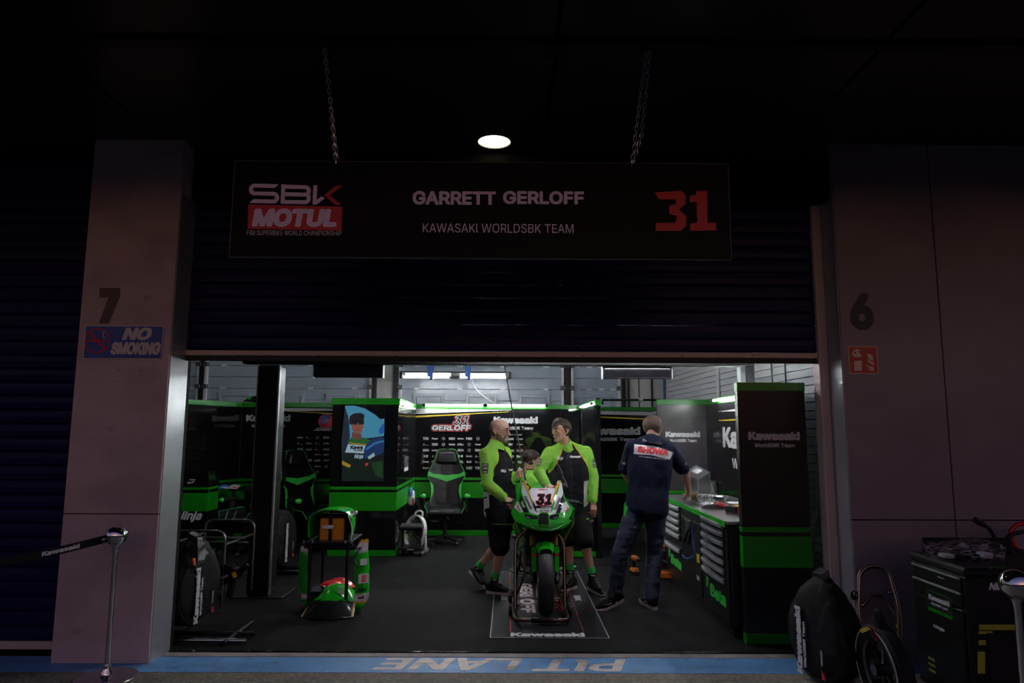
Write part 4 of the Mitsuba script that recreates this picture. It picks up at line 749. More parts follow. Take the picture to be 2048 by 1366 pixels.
# ---------------------------------------------------------------- the four people
def lerp(a, b, t): return a+(b-a)*t
class Fig:
    def __init__(s, J, fwd, chest=1.0, belly=1.0):
        s.J = J = {k: V(*v) for k, v in J.items()}; s.f = unit(V(*fwd)*V(1, 1, 0))
        s.mid = (J['shL']+J['shR'])/2; s.hip = (J['hipL']+J['hipR'])/2; s.l = unit(J['shL']-J['shR']); s.hl = unit(J['hipL']-J['hipR']); s.ch, s.be = chest, belly
    def torso(s, g=0., hem=.0, top=True):
        J = s.J; up = s.mid-s.hip; L = s.ch
        def pair(t, w, r, fo=0.): c = s.hip+up*t+s.f*fo; l = unit(lerp(s.hl, s.l, t)); return [(c+l*w, r+g), (c-l*w, r+g)]
        st = [pair(-.02+hem, .085, .105*s.be), pair(.30, .080, .100*s.be, .012), pair(.62, .090*L, .108*L, .012), pair(.84, .098*L, .098*L, .0)]
        M = [mhull(*a, *b) for a, b in zip(st, st[1:])]
        if top: M += [mhull(*st[-1], (J['shL']-s.l*.01, .052+g), (J['shR']+s.l*.01, .052+g)), mhull((J['shL']-s.l*.03, .050+g), (J['shR']+s.l*.03, .050+g), (J['neck'], .056+g*.6))]
        return M
    def arms(s, g=0., end=1.0, upto=None, wr=.030):
        M = []
        for k in 'LR':
            a, e, w = s.J['sh'+k], s.J['el'+k], s.J['wr'+k]
            if upto is not None: M += limb((a, .056+g), (lerp(a, e, upto), .052+g*1.5))
            else: M += limb((a, .056+g), (lerp(a, e, .5), .050+g), (e, .043+g), (lerp(e, w, .35), .043+g*.9), (lerp(e, w, end), wr+g*.8))
        return M
    def legs(s, g=0., upto=None, taper=True):
        M = []
        for k in 'LR':
            h, n, a = s.J['hip'+k], s.J['knee'+k], s.J['ank'+k]
            if upto is not None: M += limb((h, .088+g), (lerp(h, n, upto), .068+g*1.4))
            else: M += limb((h, .088+g), (lerp(h, n, .5), .074+g), (n, .056+g), (lerp(n, a, .3), .056+g), (lerp(n, a, .7), .040+g), (a, .033+g))
        return [*M, mhull((s.J['hipL'], .092+g), (s.J['hipR'], .092+g), (s.hip+V(0, 0, .06), .10+g))]
    def feet(s): return [q for k in 'LR' for q in limb((s.J['ank'+k], .032), (lerp(s.J['ank'+k], s.J['toe'+k], .22)-V(0, 0, .02), .022), (lerp(s.J['ank'+k], s.J['toe'+k], .55)-V(0, 0, .012), .014))]
    def body(s, pk, head, hands, mt='skin'):
        M = head.skin()+head.neck(s.J['neck'])+s.torso(-.012)+s.arms(-.004)+s.legs(-.004)+s.feet()
        for h in hands: M += hand(**h)
        return part(pk, 'body', fuse(M, .0075, 6), MT(mt), True)
    def jacket(s, pk, rumple=.010, white=True, name='jacket', collar=True):
        t = fuse(s.torso(.020, -.02)+s.arms(.016, .93, wr=.034), .0062, 16)
        nz = (meshkit.fbm(t.vertices*V(9, 9, 16), 3, 3)-.5); t.vertices += t.vertex_normals*(nz*rumple*2)[:, None]
        r = t.vertices-s.mid; a, b, c = r@s.l, r@s.f, r@unit(s.mid-s.hip); v = t.vertices
        def seg(p, q): d = q-p; u = np.clip(((v-p)@d)/(d@d), 0, 1); return np.linalg.norm(v-p-u[:, None]*d, axis=1), u
        arm = np.zeros(len(v), bool); cuff = np.zeros(len(v), bool)
        dt = np.linalg.norm(np.c_[a*.62, b], axis=1)
        for k in 'LR':
            d1, u1 = seg(s.J['sh'+k], s.J['el'+k]); d2, u2 = seg(s.J['el'+k], s.J['wr'+k]); arm |= ((d1 < .085) & (u1 > .12) & ((np.abs(a) > .17) | (c < -.30) & (d1 < .066) & (np.abs(a) > .12) | (b < -9))) | (d2 < .066) & (u2 > .02)
        line = .112-c*.60; e = np.abs(a)-line
        C = tone(INK, len(v)); C[(e > 0)] = LIME; C[(e > -.013) & (e <= .0) & (c > -.21)] = YEL; C[(e > -.019) & (e <= -.013) & (c > -.21)] = INK
        side = (np.abs(a) > .128+.05*np.clip((c+.42)/.2, 0, 1)) & (c < -.23); C[side] = INK
        if white: C[(np.abs(a) > .140) & (c < -.30) & (c > -.62) & (np.abs(b) < .075)] = WHT; C[(c < -.36) & (b < .01) & (np.abs(a) > .03)] = WHT; C[(c < -.40) & (c > -.46) & (b < -.02) & (np.abs(np.sin(c*70+a*30)) > .8)] = INK
        C[arm] = LIME; C[(np.abs(a) < .004) & (b > 0) & (c < .05) & ~arm] = (.03, .03, .035)
        s.jm = t; pj = part(pk, name, t, MT('colour_cloth'), True, color=C)
        if collar:
            n0 = s.J['neck']; n1 = s.hd(-.022, 0, -.088); d = unit(n1-n0); x = unit(s.f-d*(s.f@d)); y = np.cross(d, x); P = []; N = 28
            for j, (hgt, rad) in enumerate(((-.035, .100), (.0, .088), (.045, .074), (.062, .071), (.062, .066), (.02, .070))):
                for i in range(N):
                    th = 2*pi*i/N; k = 1+.10*math.cos(th); P.append(n0+d*(hgt*(1-.22*math.cos(th)))+(x*math.cos(th)*k+y*math.sin(th))*rad)
            F = [(j*N+i, j*N+(i+1) % N, (j+1)*N+(i+1) % N, (j+1)*N+i) for j in range(5) for i in range(N)]
            part(pj, 'collar', (np.array(P), np.array(F)), MT('lime'), True, 'lime stand-up collar')
        return pj
def sleeve_patch(pj, S, x0, y0, w, h, words):
    for i, wd in enumerate(words):
        y = y0-i*(h*1.12); part(pj, 'patch', S(sbox(x0, y, x0+w, y+h), .003), MT('black'), True); part(pj, 'patch_lettering', S(tbox(wd, x0+w*.08, y+h*.2, x0+w*.92, y+h*.8, .05, .15), .0045), MT('logo_print'), True)
# --- man with shaved head, his hand on the handlebar
A = thing('person', 'bald bearded man in glasses and a lime and black jacket, one hand on the handlebar', 'person')
fA = V(.86, -.50, 0)
J = dict(neck=at(991, 893, 7.24), shR=at(972, 908, 7.06), shL=at(1010, 907, 7.42), elR=at(974, 968, 6.98), wrR=at(1009, 996, 6.93), elL=at(1009, 966, 7.44), wrL=at(1029, 955, 7.28),
         hipR=at(990, 1018, 7.22), hipL=at(1012, 1016, 7.38), kneeR=at(1001, 1097, 7.15), ankR=at(988, 1163, 7.24), toeR=gr(1025, 1190, .03), kneeL=at(998, 1088, 7.38), ankL=at(952, 1140, 7.55), toeL=gr(971, 1181, .03))
fg = Fig(J, fA, 1.0, 1.02); hd = fg.hd = Head(at(999, 862.5, 7.24), (.93, -.36, -.06), k=1.04)
dirh = unit(at(1026, 1004, 6.93)-J['wrR'])
fg.body(A, hd, [dict(w=J['wrR'], d=dirh, n=(.05, -.45, .88), side=1, curl=(.75, .85, .85, .9), k=1.02, thumb=.5, tcurl=.6), dict(w=J['wrL'], d=unit(at(1043, 946, 7.22)-J['wrL']), n=(-.35, -.85, .25), side=-1, curl=(.55, .75, .95, 1.05), k=1.02, thumb=.3, tcurl=.7)])
eyes(A, hd)
part(A, 'beard', tm(m3.Manifold.batch_boolean([hd.H((.066, .014, -.098, .020), (.066, -.014, -.098, .020), (.012, .048, -.062, .022), (.012, -.048, -.062, .022)), hd.H((.012, .050, -.060, .020), (-.004, .066, -.02, .012), (.01, .060, -.03, .014)), hd.H((.012, -.050, -.060, .020), (-.004, -.066, -.02, .012), (.01, -.060, -.03, .014)),
    hd.H((.086, .020, -.040, .0085), (.096, 0, -.040, .0075), (.07, .036, -.062, .012)), hd.H((.086, -.020, -.040, .0085), (.096, 0, -.040, .0075), (.07, -.036, -.062, .012)), hd.H((.05, .030, -.075, .022), (.03, .046, -.045, .018)), hd.H((.05, -.030, -.075, .022), (.03, -.046, -.045, .018))], m3.OpType.Add).refine_to_length(.008)), MT('stubble'), True, 'dark cropped beard')
part(A, 'cropped_hair', hairshell(hd, .0022, [hd.H((.30, .2, .2, .1), (.30, -.2, .2, .1), (.07, .2, .05, .04), (.07, -.2, .05, .04), (.02, .2, .25, .1), (.02, -.2, .25, .1), (.03, .2, -.04, .03), (.03, -.2, -.04, .03), (-.05, .03, .22, .1), (-.05, -.03, .22, .1)), hd.H((.2, 0, -.25, .2), (-.2, 0, -.25, .145))]), MT('hair_short'), True, 'shaved grey stubble round the head')
gl = part(A, 'glasses', [tube([hd(.093+.004*abs(math.cos(t)), .031+.020*math.cos(t), .007+.017*math.sin(t)) for t in np.linspace(0, 2*pi, 16)[:-1]], .0018, 5, True), tube([hd(.093+.004*abs(math.cos(t)), -.031+.020*math.cos(t), .007+.017*math.sin(t)) for t in np.linspace(0, 2*pi, 16)[:-1]], .0018, 5, True), tube([hd(.094, .011, .012), hd(.102, 0, .015), hd(.094, -.011, .012)], .0018, 5), tube([hd(.093, .051, .012), hd(.0, .083, .022), hd(-.03, .085, .012)], .002, 5), tube([hd(.093, -.051, .012), hd(.0, -.083, .022), hd(-.03, -.085, .012)], .002, 5)], MT('black_satin'), True, 'thin dark glasses')
part(A, 'mouth', tm(hd.H((.088, .020, -.056, .0055), (.0955, 0, -.057, .006), (.088, -.020, -.056, .0055))), MT('lips'), True)
pj = fg.jacket(A)
S = Surf(fg.jm, -fA, fg.mid+fA*.1-V(0, 0, .16), V(.5, .86, 0), .3)
part(pj, 'lettering', S(tbox('Ninja', -.115, -.03, -.03, .01, .03, .25), .003, .01), MT('white'), True); part(pj, 'lettering', S(tbox('Kawasaki', .03, -.015, .115, .008, .05), .003, .01), MT('white'), True)
mA = lerp(J['shR'], J['elR'], .5); sleeve_patch(pj, Surf(fg.jm, (.28, .96, 0), mA, (.96, -.28, 0), .14), -.030, .028, .065, .030, ['ZERO', 'SBS', 'Mondo'])
def shorts(pk, fg, u): 
    t = fuse([q for q in fg.legs(.024, u)]+[mhull((fg.J['hipL'], .108), (fg.J['hipR'], .108), (fg.hip+V(0, 0, .10), .112))], .010, 10); t.vertices += t.vertex_normals*((meshkit.fbm(t.vertices*V(10, 10, 8), 3, 5)-.5)*.022)[:, None]
    return t, part(pk, 'shorts', t, MT('shorts'), True)
tA, ps = shorts(A, fg, .93)
part(ps, 'lanyard', tube(crv([at(1030, 1012, 7.05), at(1031, 1030, 7.04), at(1027, 1048, 7.03)]), .006, 6), MT('green_soft'), True); part(ps, 'piping', tube(crv([at(984, 1048, 7.07), at(1004, 1049, 7.02), at(1027, 1049, 7.05)]), .003, 5), MT('lime'), True)
def socks(pk, fg, lo=.80):
    for k in 'LR':
        n, a = fg.J['knee'+k], fg.J['ank'+k]; r = .0405; to = fg.J['toe'+k]; part(pk, 'sock', tm(fuse(limb((lerp(n, a, lo+.02), r), (a+V(0, 0, -.02), .042), (lerp(a, to, .30)-V(0, 0, .01), .040), (lerp(a, to, .62), .026)), .012, 2)), MT('black'), True)
        part(pk, 'sock_top', tm(fuse(limb((lerp(n, a, lo-.06), r+.003), (lerp(n, a, lo+.03), r+.003)), .012, 2)), MT('green_soft'), True, 'green sock top')
        d = unit(lerp(n, a, 1)-n); c = lerp(n, a, lo+.12); part(pk, 'sock_lettering', place(ext(tbox('TORO', -.024, -.007, .024, .007, .05), .003), c+V(0, -.0455, 0), (1, 0, 0), -d), MT('logo_print'))
socks(A, fg)
q = gr(976, 1188); shoe(A, q+V(-.01, .03, 0), gr(1029, 1191), sole='sign_grey', upper='black_satin')
q = at(938, 1146, 7.60); shoe(A, q, gr(973, 1182), up=(.75, .1, .65), sole='sign_grey', upper='black_satin')
# --- man with dark hair, laughing, behind the right handlebar
Bp = thing('person', 'laughing dark-haired man in a lime and black jacket and shorts behind the motorcycle', 'person')
fB = V(-.18, -.98, 0)
J = dict(neck=at(1131, 892, 7.46), shR=at(1099, 906, 7.42), shL=at(1172, 905, 7.50), elR=at(1077, 944, 7.28), wrR=at(1094, 971, 7.08), elL=at(1187, 955, 7.50), wrL=at(1186, 1003, 7.40),
         hipR=at(1124, 1010, 7.48), hipL=at(1160, 1010, 7.52), kneeR=at(1136, 1080, 7.45), ankR=at(1141, 1148, 7.48), toeR=gr(1122, 1184, .03), kneeL=at(1169, 1084, 7.36), ankL=at(1186, 1155, 7.40), toeL=gr(1207, 1192, .03))
fg = Fig(J, fB, 1.04, 1.0); hd = fg.hd = Head(at(1122, 861.5, 7.40), (-.80, -.60, -.06), k=1.03)
fg.body(Bp, hd, [dict(w=J['wrR'], d=unit(at(1106, 976, 6.98)-J['wrR']), n=(.0, -.35, .93), side=1, curl=(.45, .5, .5, .6), k=1.02, thumb=.5), dict(w=J['wrL'], d=(.06, -.12, -1), n=(.55, -.80, 0), side=-1, curl=(.22, .38, .50, .60), k=1.05, thumb=.25, tcurl=.3)])
eyes(Bp, hd)
fc = hd.H((.30, .2, -.2, .1), (.30, -.2, -.2, .1), (.064, .2, .056, .010), (.064, -.2, .056, .010), (.035, .2, -.25, .05), (.035, -.2, -.25, .05), (.020, .2, -.012, .012), (.020, -.2, -.012, .012), (.045, .2, .045, .01), (.045, -.2, .045, .01))
part(Bp, 'hair', m3.Manifold and hairshell(hd, .0065, [fc, hd.H((.2, 0, -.25, .2), (-.2, 0, -.262, .2))], lump=.006), MT('hair_brown'), True, 'short dark brown hair')
part(Bp, 'quiff', fuse([hd.H((.062, .022, .092, .020), (.062, -.028, .092, .020), (.02, .03, .118, .018), (.02, -.03, .118, .018)), hd.H((.074, .015, .086, .012), (.074, -.02, .088, .013))], .006, 3), MT('hair_brown'), True)
part(Bp, 'mouth', tm(hd.H((.084, .024, -.052, .006), (.0945, .0, -.060, .0065), (.084, -.024, -.052, .006), (.092, 0, -.052, .005))), MT('lips'), True)
part(Bp, 'teeth', tm(hd.H((.088, .019, -.053, .0045), (.0985, .0, -.0555, .0048), (.088, -.019, -.053, .0045))), MT('teeth'), True)
pj = fg.jacket(Bp)
S = Surf(fg.jm, -fB, fg.mid+fB*.1-V(0, 0, .14), (1, 0, 0), .3)
(x0, z0), (x1, z1) = [(((p-S.o)@S.u), (p-S.o)@S.v) for p in (at(1113, 921, 7.32), at(1126, 913, 7.32))]; part(pj, 'lettering', S(tbox('Ninja', x0, z0, x1, z1, .03, .25), .003, .01), MT('white'), True)
(x0, z0), (x1, z1) = [(((p-S.o)@S.u), (p-S.o)@S.v) for p in (at(1139, 916, 7.32), at(1160.5, 911, 7.32))]; part(pj, 'lettering', S(tbox('Kawasaki', x0, z0, x1, z1, .05), .003, .01), MT('white'), True)
part(pj, 'zip', S(sbox(-.004+.01, -.26, .004+.01, .125), .0025, .02), MT('black_satin'), True)
mA = lerp(J['shR'], J['elR'], .52); sleeve_patch(pj, Surf(fg.jm, (.45, .89, 0), mA, (.89, -.45, .35), .12), -.045, .02, .055, .028, ['ZERO', 'SBS', 'KYB']); mA = lerp(J['shL'], J['elL'], .5); sleeve_patch(pj, Surf(fg.jm, (-.55, .83, 0), mA, (.83, .55, 0), .12), -.01, .04, .045, .028, ['ZERO', 'SBS', 'KYB'])
tB, ps = shorts(Bp, fg, .93)
Sb = Surf(tB, -fB, fg.hip-V(0, .15, .15), (1, 0, 0), .5)
def sx(p, Y): q = at(*p, Y)-Sb.o; return q@Sb.u, q@Sb.v
(x0, z0), (x1, z1) = sx((1139, 1048), 7.36), sx((1147, 1034), 7.36); part(ps, 'lettering', Sb(tbox('N.', x0, z0, x1, z1, .04, .2), .004), MT('white'), True)
(x0, z0), (x1, z1) = sx((1180, 1045), 7.36), sx((1186, 1040), 7.36); part(ps, 'sticker', Sb(sbox(x0, z0, x1, z1), .004), MT('white'), True); (x0, z0), (x1, z1) = sx((1173, 1039), 7.36), sx((1178, 1036), 7.36); part(ps, 'sticker', Sb(sbox(x0, z0, x1, z1), .004), MT('lime'), True)
part(ps, 'belt', tube(crv([at(1138, 1002, 7.31), at(1152, 1006, 7.31), at(1166, 1008, 7.36)]), .010, 6), MT('black_gloss'), True)
socks(Bp, fg)
shoe(Bp, gr(1151, 1178)+V(0, .03, 0), gr(1121, 1184), sole='sign_grey', upper='black_satin'); shoe(Bp, gr(1180, 1181)+V(0, .04, 0), gr(1209, 1194), sole='sign_grey', upper='black_satin')
# --- man crouching behind the motorcycle
Cp = thing('person', 'dark-haired man in a lime jacket seated low behind the motorcycle, head turned away', 'person')
fC = V(.80, .60, 0)
J = dict(neck=at(1060, 947, 8.45), shR=at(1052, 958, 8.27), shL=at(1078, 958, 8.66), elR=at(1060, 1000, 8.22), wrR=at(1088, 1004, 8.25), elL=at(1090, 1000, 8.72), wrL=at(1104, 1004, 8.6))
hc = J['neck']-V(.05, .03, .56); lat = V(-.60, .80, 0)
J.update(hipL=hc+lat*.09, hipR=hc-lat*.09); 
for k, s in (('L', 1), ('R', -1)): J['knee'+k] = hc+lat*.16*s+fC*.42+V(0, 0, .03); J['ank'+k] = J['knee'+k]*V(1, 1, 0)+fC*.02+V(0, 0, .10); J['toe'+k] = J['ank'+k]*V(1, 1, 0)+fC*.2+V(0, 0, .03)
fg = Fig(J, fC); hd = fg.hd = Head(at(1062.5, 920, 8.45), (.86, .45, -.10), k=1.0)
fg.body(Cp, hd, [dict(w=J['wrR'], d=(.9, .3, .1), n=(0, 0, 1), side=1), dict(w=J['wrL'], d=(.8, -.5, .1), n=(0, 0, 1), side=-1)])
eyes(Cp, hd)
fc = hd.H((.30, .2, -.2, .1), (.30, -.2, -.2, .1), (.070, .2, .05, .010), (.070, -.2, .05, .010), (.02, .2, -.25, .05), (.02, -.2, -.25, .05), (.012, .2, -.03, .012), (.012, -.2, -.03, .012))
part(Cp, 'hair', hairshell(hd, .009, [fc, hd.H((.2, 0, -.26, .2), (-.2, 0, -.28, .2))], lump=.006), MT('hair_brown'), True, 'short dark hair')
t = fuse(fg.torso(.020, -.02)+fg.arms(.016, .93, wr=.034), .010, 10); t.vertices += t.vertex_normals*((meshkit.fbm(t.vertices*12, 3, 3)-.5)*.02)[:, None]
pj = part(Cp, 'jacket', t, MT('lime'), True, 'lime jacket')
fg.jm = t; n0 = J['neck']; pc = []
for hgt, r in ((-.03, .095), (.0, .085), (.045, .075), (.05, .070), (.0, .075)): pc += [n0+V(.09*hgt, .05*hgt, hgt)+V(math.cos(a), math.sin(a), 0)*r for a in np.arange(24)*2*pi/24]
part(pj, 'collar', (np.array(pc), np.array([(j*24+i, j*24+(i+1) % 24, (j+1)*24+(i+1) % 24, (j+1)*24+i) for j in range(4) for i in range(24)])), MT('lime'), True); part(pj, 'collar_trim', tube([n0+V(.004, .0, .052)+V(math.cos(a), math.sin(a), 0)*.073 for a in np.arange(24)*2*pi/24], .006, 6, True), MT('black'), True, 'dark collar edge')
part(Cp, 'trousers', fuse(fg.legs(.015), .012, 6), MT('shorts'), True)
for k in 'LR': shoe(Cp, J['ank'+k]*V(1, 1, 0)-fC*.05, J['ank'+k]*V(1, 1, 0)+fC*.22, upper='black_satin')
st = thing('stool', 'low black stool under the man seated behind the motorcycle, hidden from the front', 'stool')
part(st, 'seat', lathe([(0, -.04), (.15, -.04), (.17, -.02), (.17, 0), (.15, .015), (0, .02)], 24, hc*V(1, 1, 0)+V(0, 0, hc[2]-.165)), MT('black_satin'), 30); part(st, 'leg', cyl(hc*V(1, 1, 0)+V(0, 0, .03), hc-V(0, 0, .20), .03, 12), MT('steel')); part(st, 'base', lathe([(0, 0), (.2, 0), (.2, .015), (.03, .035), (0, .035)], 24, hc*V(1, 1, 0)), MT('black_satin'), 30)
# --- man in navy seen from behind, at the bench
D = thing('person', 'man in a navy polo shirt and dark jeans seen from behind, reaching to the workbench', 'person')
fD = V(.20, .98, 0)
J = dict(neck=at(1304, 879, 6.76), shL=at(1265, 893, 6.76), shR=at(1340, 897, 6.78), elL=at(1250, 946, 6.92), wrL=at(1266, 972, 7.12), elR=at(1371, 944, 6.84), wrR=at(1377, 977, 6.98),
         hipL=at(1276, 1010, 6.74), hipR=at(1312, 1012, 6.78), kneeL=at(1241, 1105, 6.72), ankL=at(1231, 1187, 6.76), toeL=at(1197, 1214, 6.66), kneeR=at(1308, 1108, 6.78), ankR=at(1303, 1196, 6.70), toeR=gr(1296, 1210, .03)+V(-.04, .13, 0))
fg = Fig(J, fD, 1.03, 1.06); hd = fg.hd = Head(at(1306, 856.5, 6.82), (.42, .88, -.18), k=1.02)
fg.body(D, hd, [dict(w=J['wrR'], d=unit(at(1380, 992, 7.05)-J['wrR']), n=(.25, -.85, .45), side=1, curl=(.45, .5, .6, .7), k=1.08, thumb=.5, tcurl=.5), dict(w=J['wrL'], d=(.8, .4, -.3), n=(-.3, -.6, .5), side=-1, curl=(.4, .5, .5, .5))])
eyes(D, hd)
fc = hd.H((.30, .2, -.2, .1), (.30, -.2, -.2, .1), (.070, .2, .05, .010), (.070, -.2, .05, .010), (.02, .2, -.25, .05), (.02, -.2, -.25, .05), (.012, .2, -.03, .012), (.012, -.2, -.03, .012))
part(D, 'hair', hairshell(hd, .006, [fc, hd.H((.2, 0, -.26, .2), (-.2, 0, -.275, .2))], lump=.003), MT('hair_short'), True, 'cropped light brown hair')
t = fuse(fg.torso(.020, -.035)+[q for q in fg.arms(.016, upto=.78)], .0085, 10); t.vertices += t.vertex_normals*((meshkit.fbm(t.vertices*V(9, 9, 7), 3, 11)-.5)*.026)[:, None]
pj = part(D, 'polo_shirt', t, MT('navy'), True, 'navy polo shirt')
n0 = J['neck']; pc = []
for hgt, r in ((-.025, .105), (.012, .088), (.036, .078), (.040, .072), (.0, .080)): pc += [n0+V(.1*hgt, .2*hgt, hgt)+V(math.cos(a), math.sin(a), 0)*r for a in np.arange(28)*2*pi/28]
part(pj, 'collar', (np.array(pc), np.array([(j*28+i, j*28+(i+1) % 28, (j+1)*28+(i+1) % 28, (j+1)*28+i) for j in range(4) for i in range(28)])), MT('navy'), True)
S = Surf(t, (0, 1, 0), at(1310, 912, 6.62), (1, 0, -.1), .36)
def up_(p): q = at(*p, 6.62)-S.o; return q@S.u, q@S.v
z5 = lambda pts: [up_((1200+u/3.793, 700+v/3.793)) for u, v in pts]
part(pj, 'chest_band', S(Polygon(z5([(268, 715), (420, 728), (575, 780), (540, 835), (400, 800), (262, 790)])), .003), MT('white'), True, 'white band across the back')
def sl(s, a, b, h, m, lift, fat=.04, lean=0.):
    (x0, z0), (x1, z1) = z5([a, b]); d = V(x1-x0, z1-z0); L = np.linalg.norm(d); d /= L; p = tbox(s, 0, -h/2, L, h/2, fat, lean); part(pj, 'lettering', S(affinity.affine_transform(p, [d[0], -d[1], d[1], d[0], x0, z0]), lift, .01), m, True)
sl('SHOWA', (290, 752), (527, 780), .062, MT('red_print'), .0055, .09, .12); sl('Troy Lee Designs', (335, 690), (485, 712), .036, MT('logo_print'), .004, .03, .25); sl('RACING SERVICE', (300, 806), (508, 832), .013, MT('logo_print'), .004, .02)
for p, q, w in ((J['shL'], J['elL'], 'TLD'), (J['shR'], J['elR'], 'S')): Sx = Surf(t, (.3 if w == 'TLD' else -.3, .95, 0), lerp(p, q, .62), (1, 0, 0), .12); part(pj, 'lettering', Sx(tbox(w, -.045 if w == 'TLD' else .01, -.012, -.01 if w == 'TLD' else .03, .012, .05), .004), MT('white'), True)
tj = fuse(fg.legs(.022, taper=False)+[m for k in 'LR' for m in limb((lerp(J['knee'+k], J['ank'+k], .2), .076), (lerp(J['knee'+k], J['ank'+k], .97), .068))], .010, 8); tj.vertices += tj.vertex_normals*((meshkit.fbm(tj.vertices*V(8, 8, 16), 3, 2)-.5)*.024)[:, None]
pt = part(D, 'jeans', tj, MT('denim'), True, 'dark blue jeans')
Sj = Surf(tj, (.2, .97, 0), at(1251, 1020, 6.66), (1, 0, 0), .2); part(pt, 'pocket_flash', Sj(Polygon([(-.015, .06), (.02, .075), (.02, .0), (-.005, -.06), (-.025, -.06)]), .004), MT('green_soft'), True, 'green flash at the pocket')
shoe(D, at(1244, 1200, 6.74), at(1193, 1222, 6.64), up=(.25, -.35, .9), upper='black_matt', sole='white', flash='white', w=.05); shoe(D, gr(1309, 1219)+V(0, -.03, 0), gr(1296, 1210)+V(-.04, .15, 0), sole='sign_grey', upper='black_satin')
# ---------------------------------------------------------------- screen cabinet
Y = 9.3
cb = thing('cabinet', 'tall black cabinet with green bands and a large lit portrait screen', 'cabinet')
cx0, cx1 = -2.385, -1.495
panel_wall(cb, (cx0, Y), (cx1, Y), t=.05, joints=(.13, .70), zt=2.0); panel_wall(cb, (cx1, Y), (cx1, 11.05), t=.05, zt=2.0)
part(cb, 'core', bx(cx0+.01, cx1-.06, Y+.055, 11.02, .02, 1.98), MT('black_matt'))
part(cb, 'top_band', bx(cx0-.02, cx1+.02, Y-.02, 10.1, 1.995, 2.085, .004), MT('green')); part(cb, 'top_band', hull([(x, y, z) for x in (cx0, cx1+.01) for y, z in ((10.1, 2.0), (10.1, 2.08), (11.08, 2.0), (11.08, 2.06))]), MT('green'))
led(cb, (cx1+.03, 9.5, 1.985), (cx1+.03, 10.7, 1.985), .010, .8)
(a, b), (c, d) = pw(Y, [(688, 962), (769, 811)])
sc = part(cb, 'display', bx(a-.015, c+.015, Y-.02, Y-.004, b-.015, d+.015, .004), MT('black_gloss'))
def lit(nm, pts, col, s, k, lab=None):
    p = Polygon(pw(Y-.02, pts)) if isinstance(pts, list) else pts
    part(sc, nm, onY(p, Y-.0205-.0004*k, .0003), MT('black'), label=lab, emitter=glow(col, s))
lit('picture', [(690, 811.5), (709, 811), (730, 817), (750, 829), (760, 838), (769, 837), (768, 962), (683, 962), (687, 870)], (.002, .003, .004), 1, 0, 'lit portrait of a rider in sunglasses')
lit('picture', [(690, 811.5), (709, 811), (730, 817), (750, 829), (760, 838), (769, 837), (768, 872), (740, 876), (689, 880)], (.06, .30, .46), .48, 1)
lit('picture', [(690, 815), (697, 835), (700, 870), (696, 900), (684, 930), (683, 880)], (.006, .012, .02), 1, 2)
lit('picture', [(698, 842), (700, 832), (708, 827), (722, 825.5), (729, 830), (728, 838), (726, 845), (712, 843), (703, 850), (699, 848)], (.004, .004, .006), 1, 4)
lit('picture', [(703, 838), (727, 838), (727.5, 852), (724, 862), (718, 868), (710, 867), (704, 858)], (.16, .055, .040), .8, 3)
lit('picture', [(705, 864), (721, 866), (725, 875), (712, 880), (703, 873)], (.10, .034, .026), .8, 2.6)
lit('picture', [(704, 841.5), (728.5, 841.5), (728, 848), (718, 849.5), (716, 844), (714, 849.5), (706, 848.5)], (.002, .002, .003), 1, 5)
lit('picture', [(712.5, 857.5), (719.5, 857.5), (719, 858.8), (713, 858.8)], (.09, .02, .018), .8, 5)
lit('picture', [(703, 874), (712, 880), (726, 875), (745, 882), (748, 893), (704, 889), (697, 884)], (.012, .07, .015), .8, 3)
lit('picture', [(697, 884.5), (735, 889), (733, 891), (697, 886.5)], (.40, .20, .01), .6, 4); lit('picture', [(696, 888), (733, 891.5), (730, 907), (690, 905)], (.30, .42, .50), .6, 3.2)
lit('picture', ptx('Kawa', Y-.02, (701, 891, 726, 898.5), .05), (.004, .004, .006), 1, 5); lit('picture', ptx('WorldSBK', Y-.02, (707, 899, 726, 902.5), .03), (.004, .004, .006), 1, 5); lit('picture', ptx('Ninja', Y-.02, (708, 908, 727, 919), .02, .3), (.30, .42, .50), .6, 4)
lit('picture', [(684, 907), (735, 908), (748, 930), (740, 962), (684, 962)], (.0015, .006, .004), 1, 2)
lit('picture', [(684, 921), (702, 930), (699, 936), (684, 929)], (.40, .22, .02), .5, 4)
lit('picture', [(728, 900), (733, 888), (745, 877), (762, 874), (769, 876), (768, 905), (745, 915), (728, 918)], (.007, .025, .09), .7, 5); lit('picture', [(731, 897), (750, 884), (768, 880), (768, 884), (750, 889), (733, 901)], (.02, .12, .32), .7, 6); lit('picture', [(735, 914), (748, 905), (750, 912), (738, 919)], (.35, .45, .5), .5, 6)
lit('picture', [(757, 862), (765, 848), (769, 848), (769, 866), (760, 868)], (.01, .08, .30), .7, 6); lit('picture', [(730, 927), (737, 925), (735, 932), (731, 931)], (.5, .03, .03), .6, 6); lit('picture', [(742, 925), (766, 922), (765, 957), (750, 950)], (.004, .03, .006), .8, 4)
part(cb, 'notice', onXp(sbox(9.95, atX(812, 942, cx1)[2], 10.32, atX(814, 913, cx1)[2]), cx1+.001, .002), MT('paper'), label='white paper notice')
part(cb, 'door_window', onXp(sbox(9.75, 1.12, 10.75, 1.90), cx1+.0, .003), MT('black_gloss'))
hk = thing('helmet', 'small white, red and black helmet hung at the corner between cabinet and rear wall', 'helmet'); q = at(823, 990, 10.4)
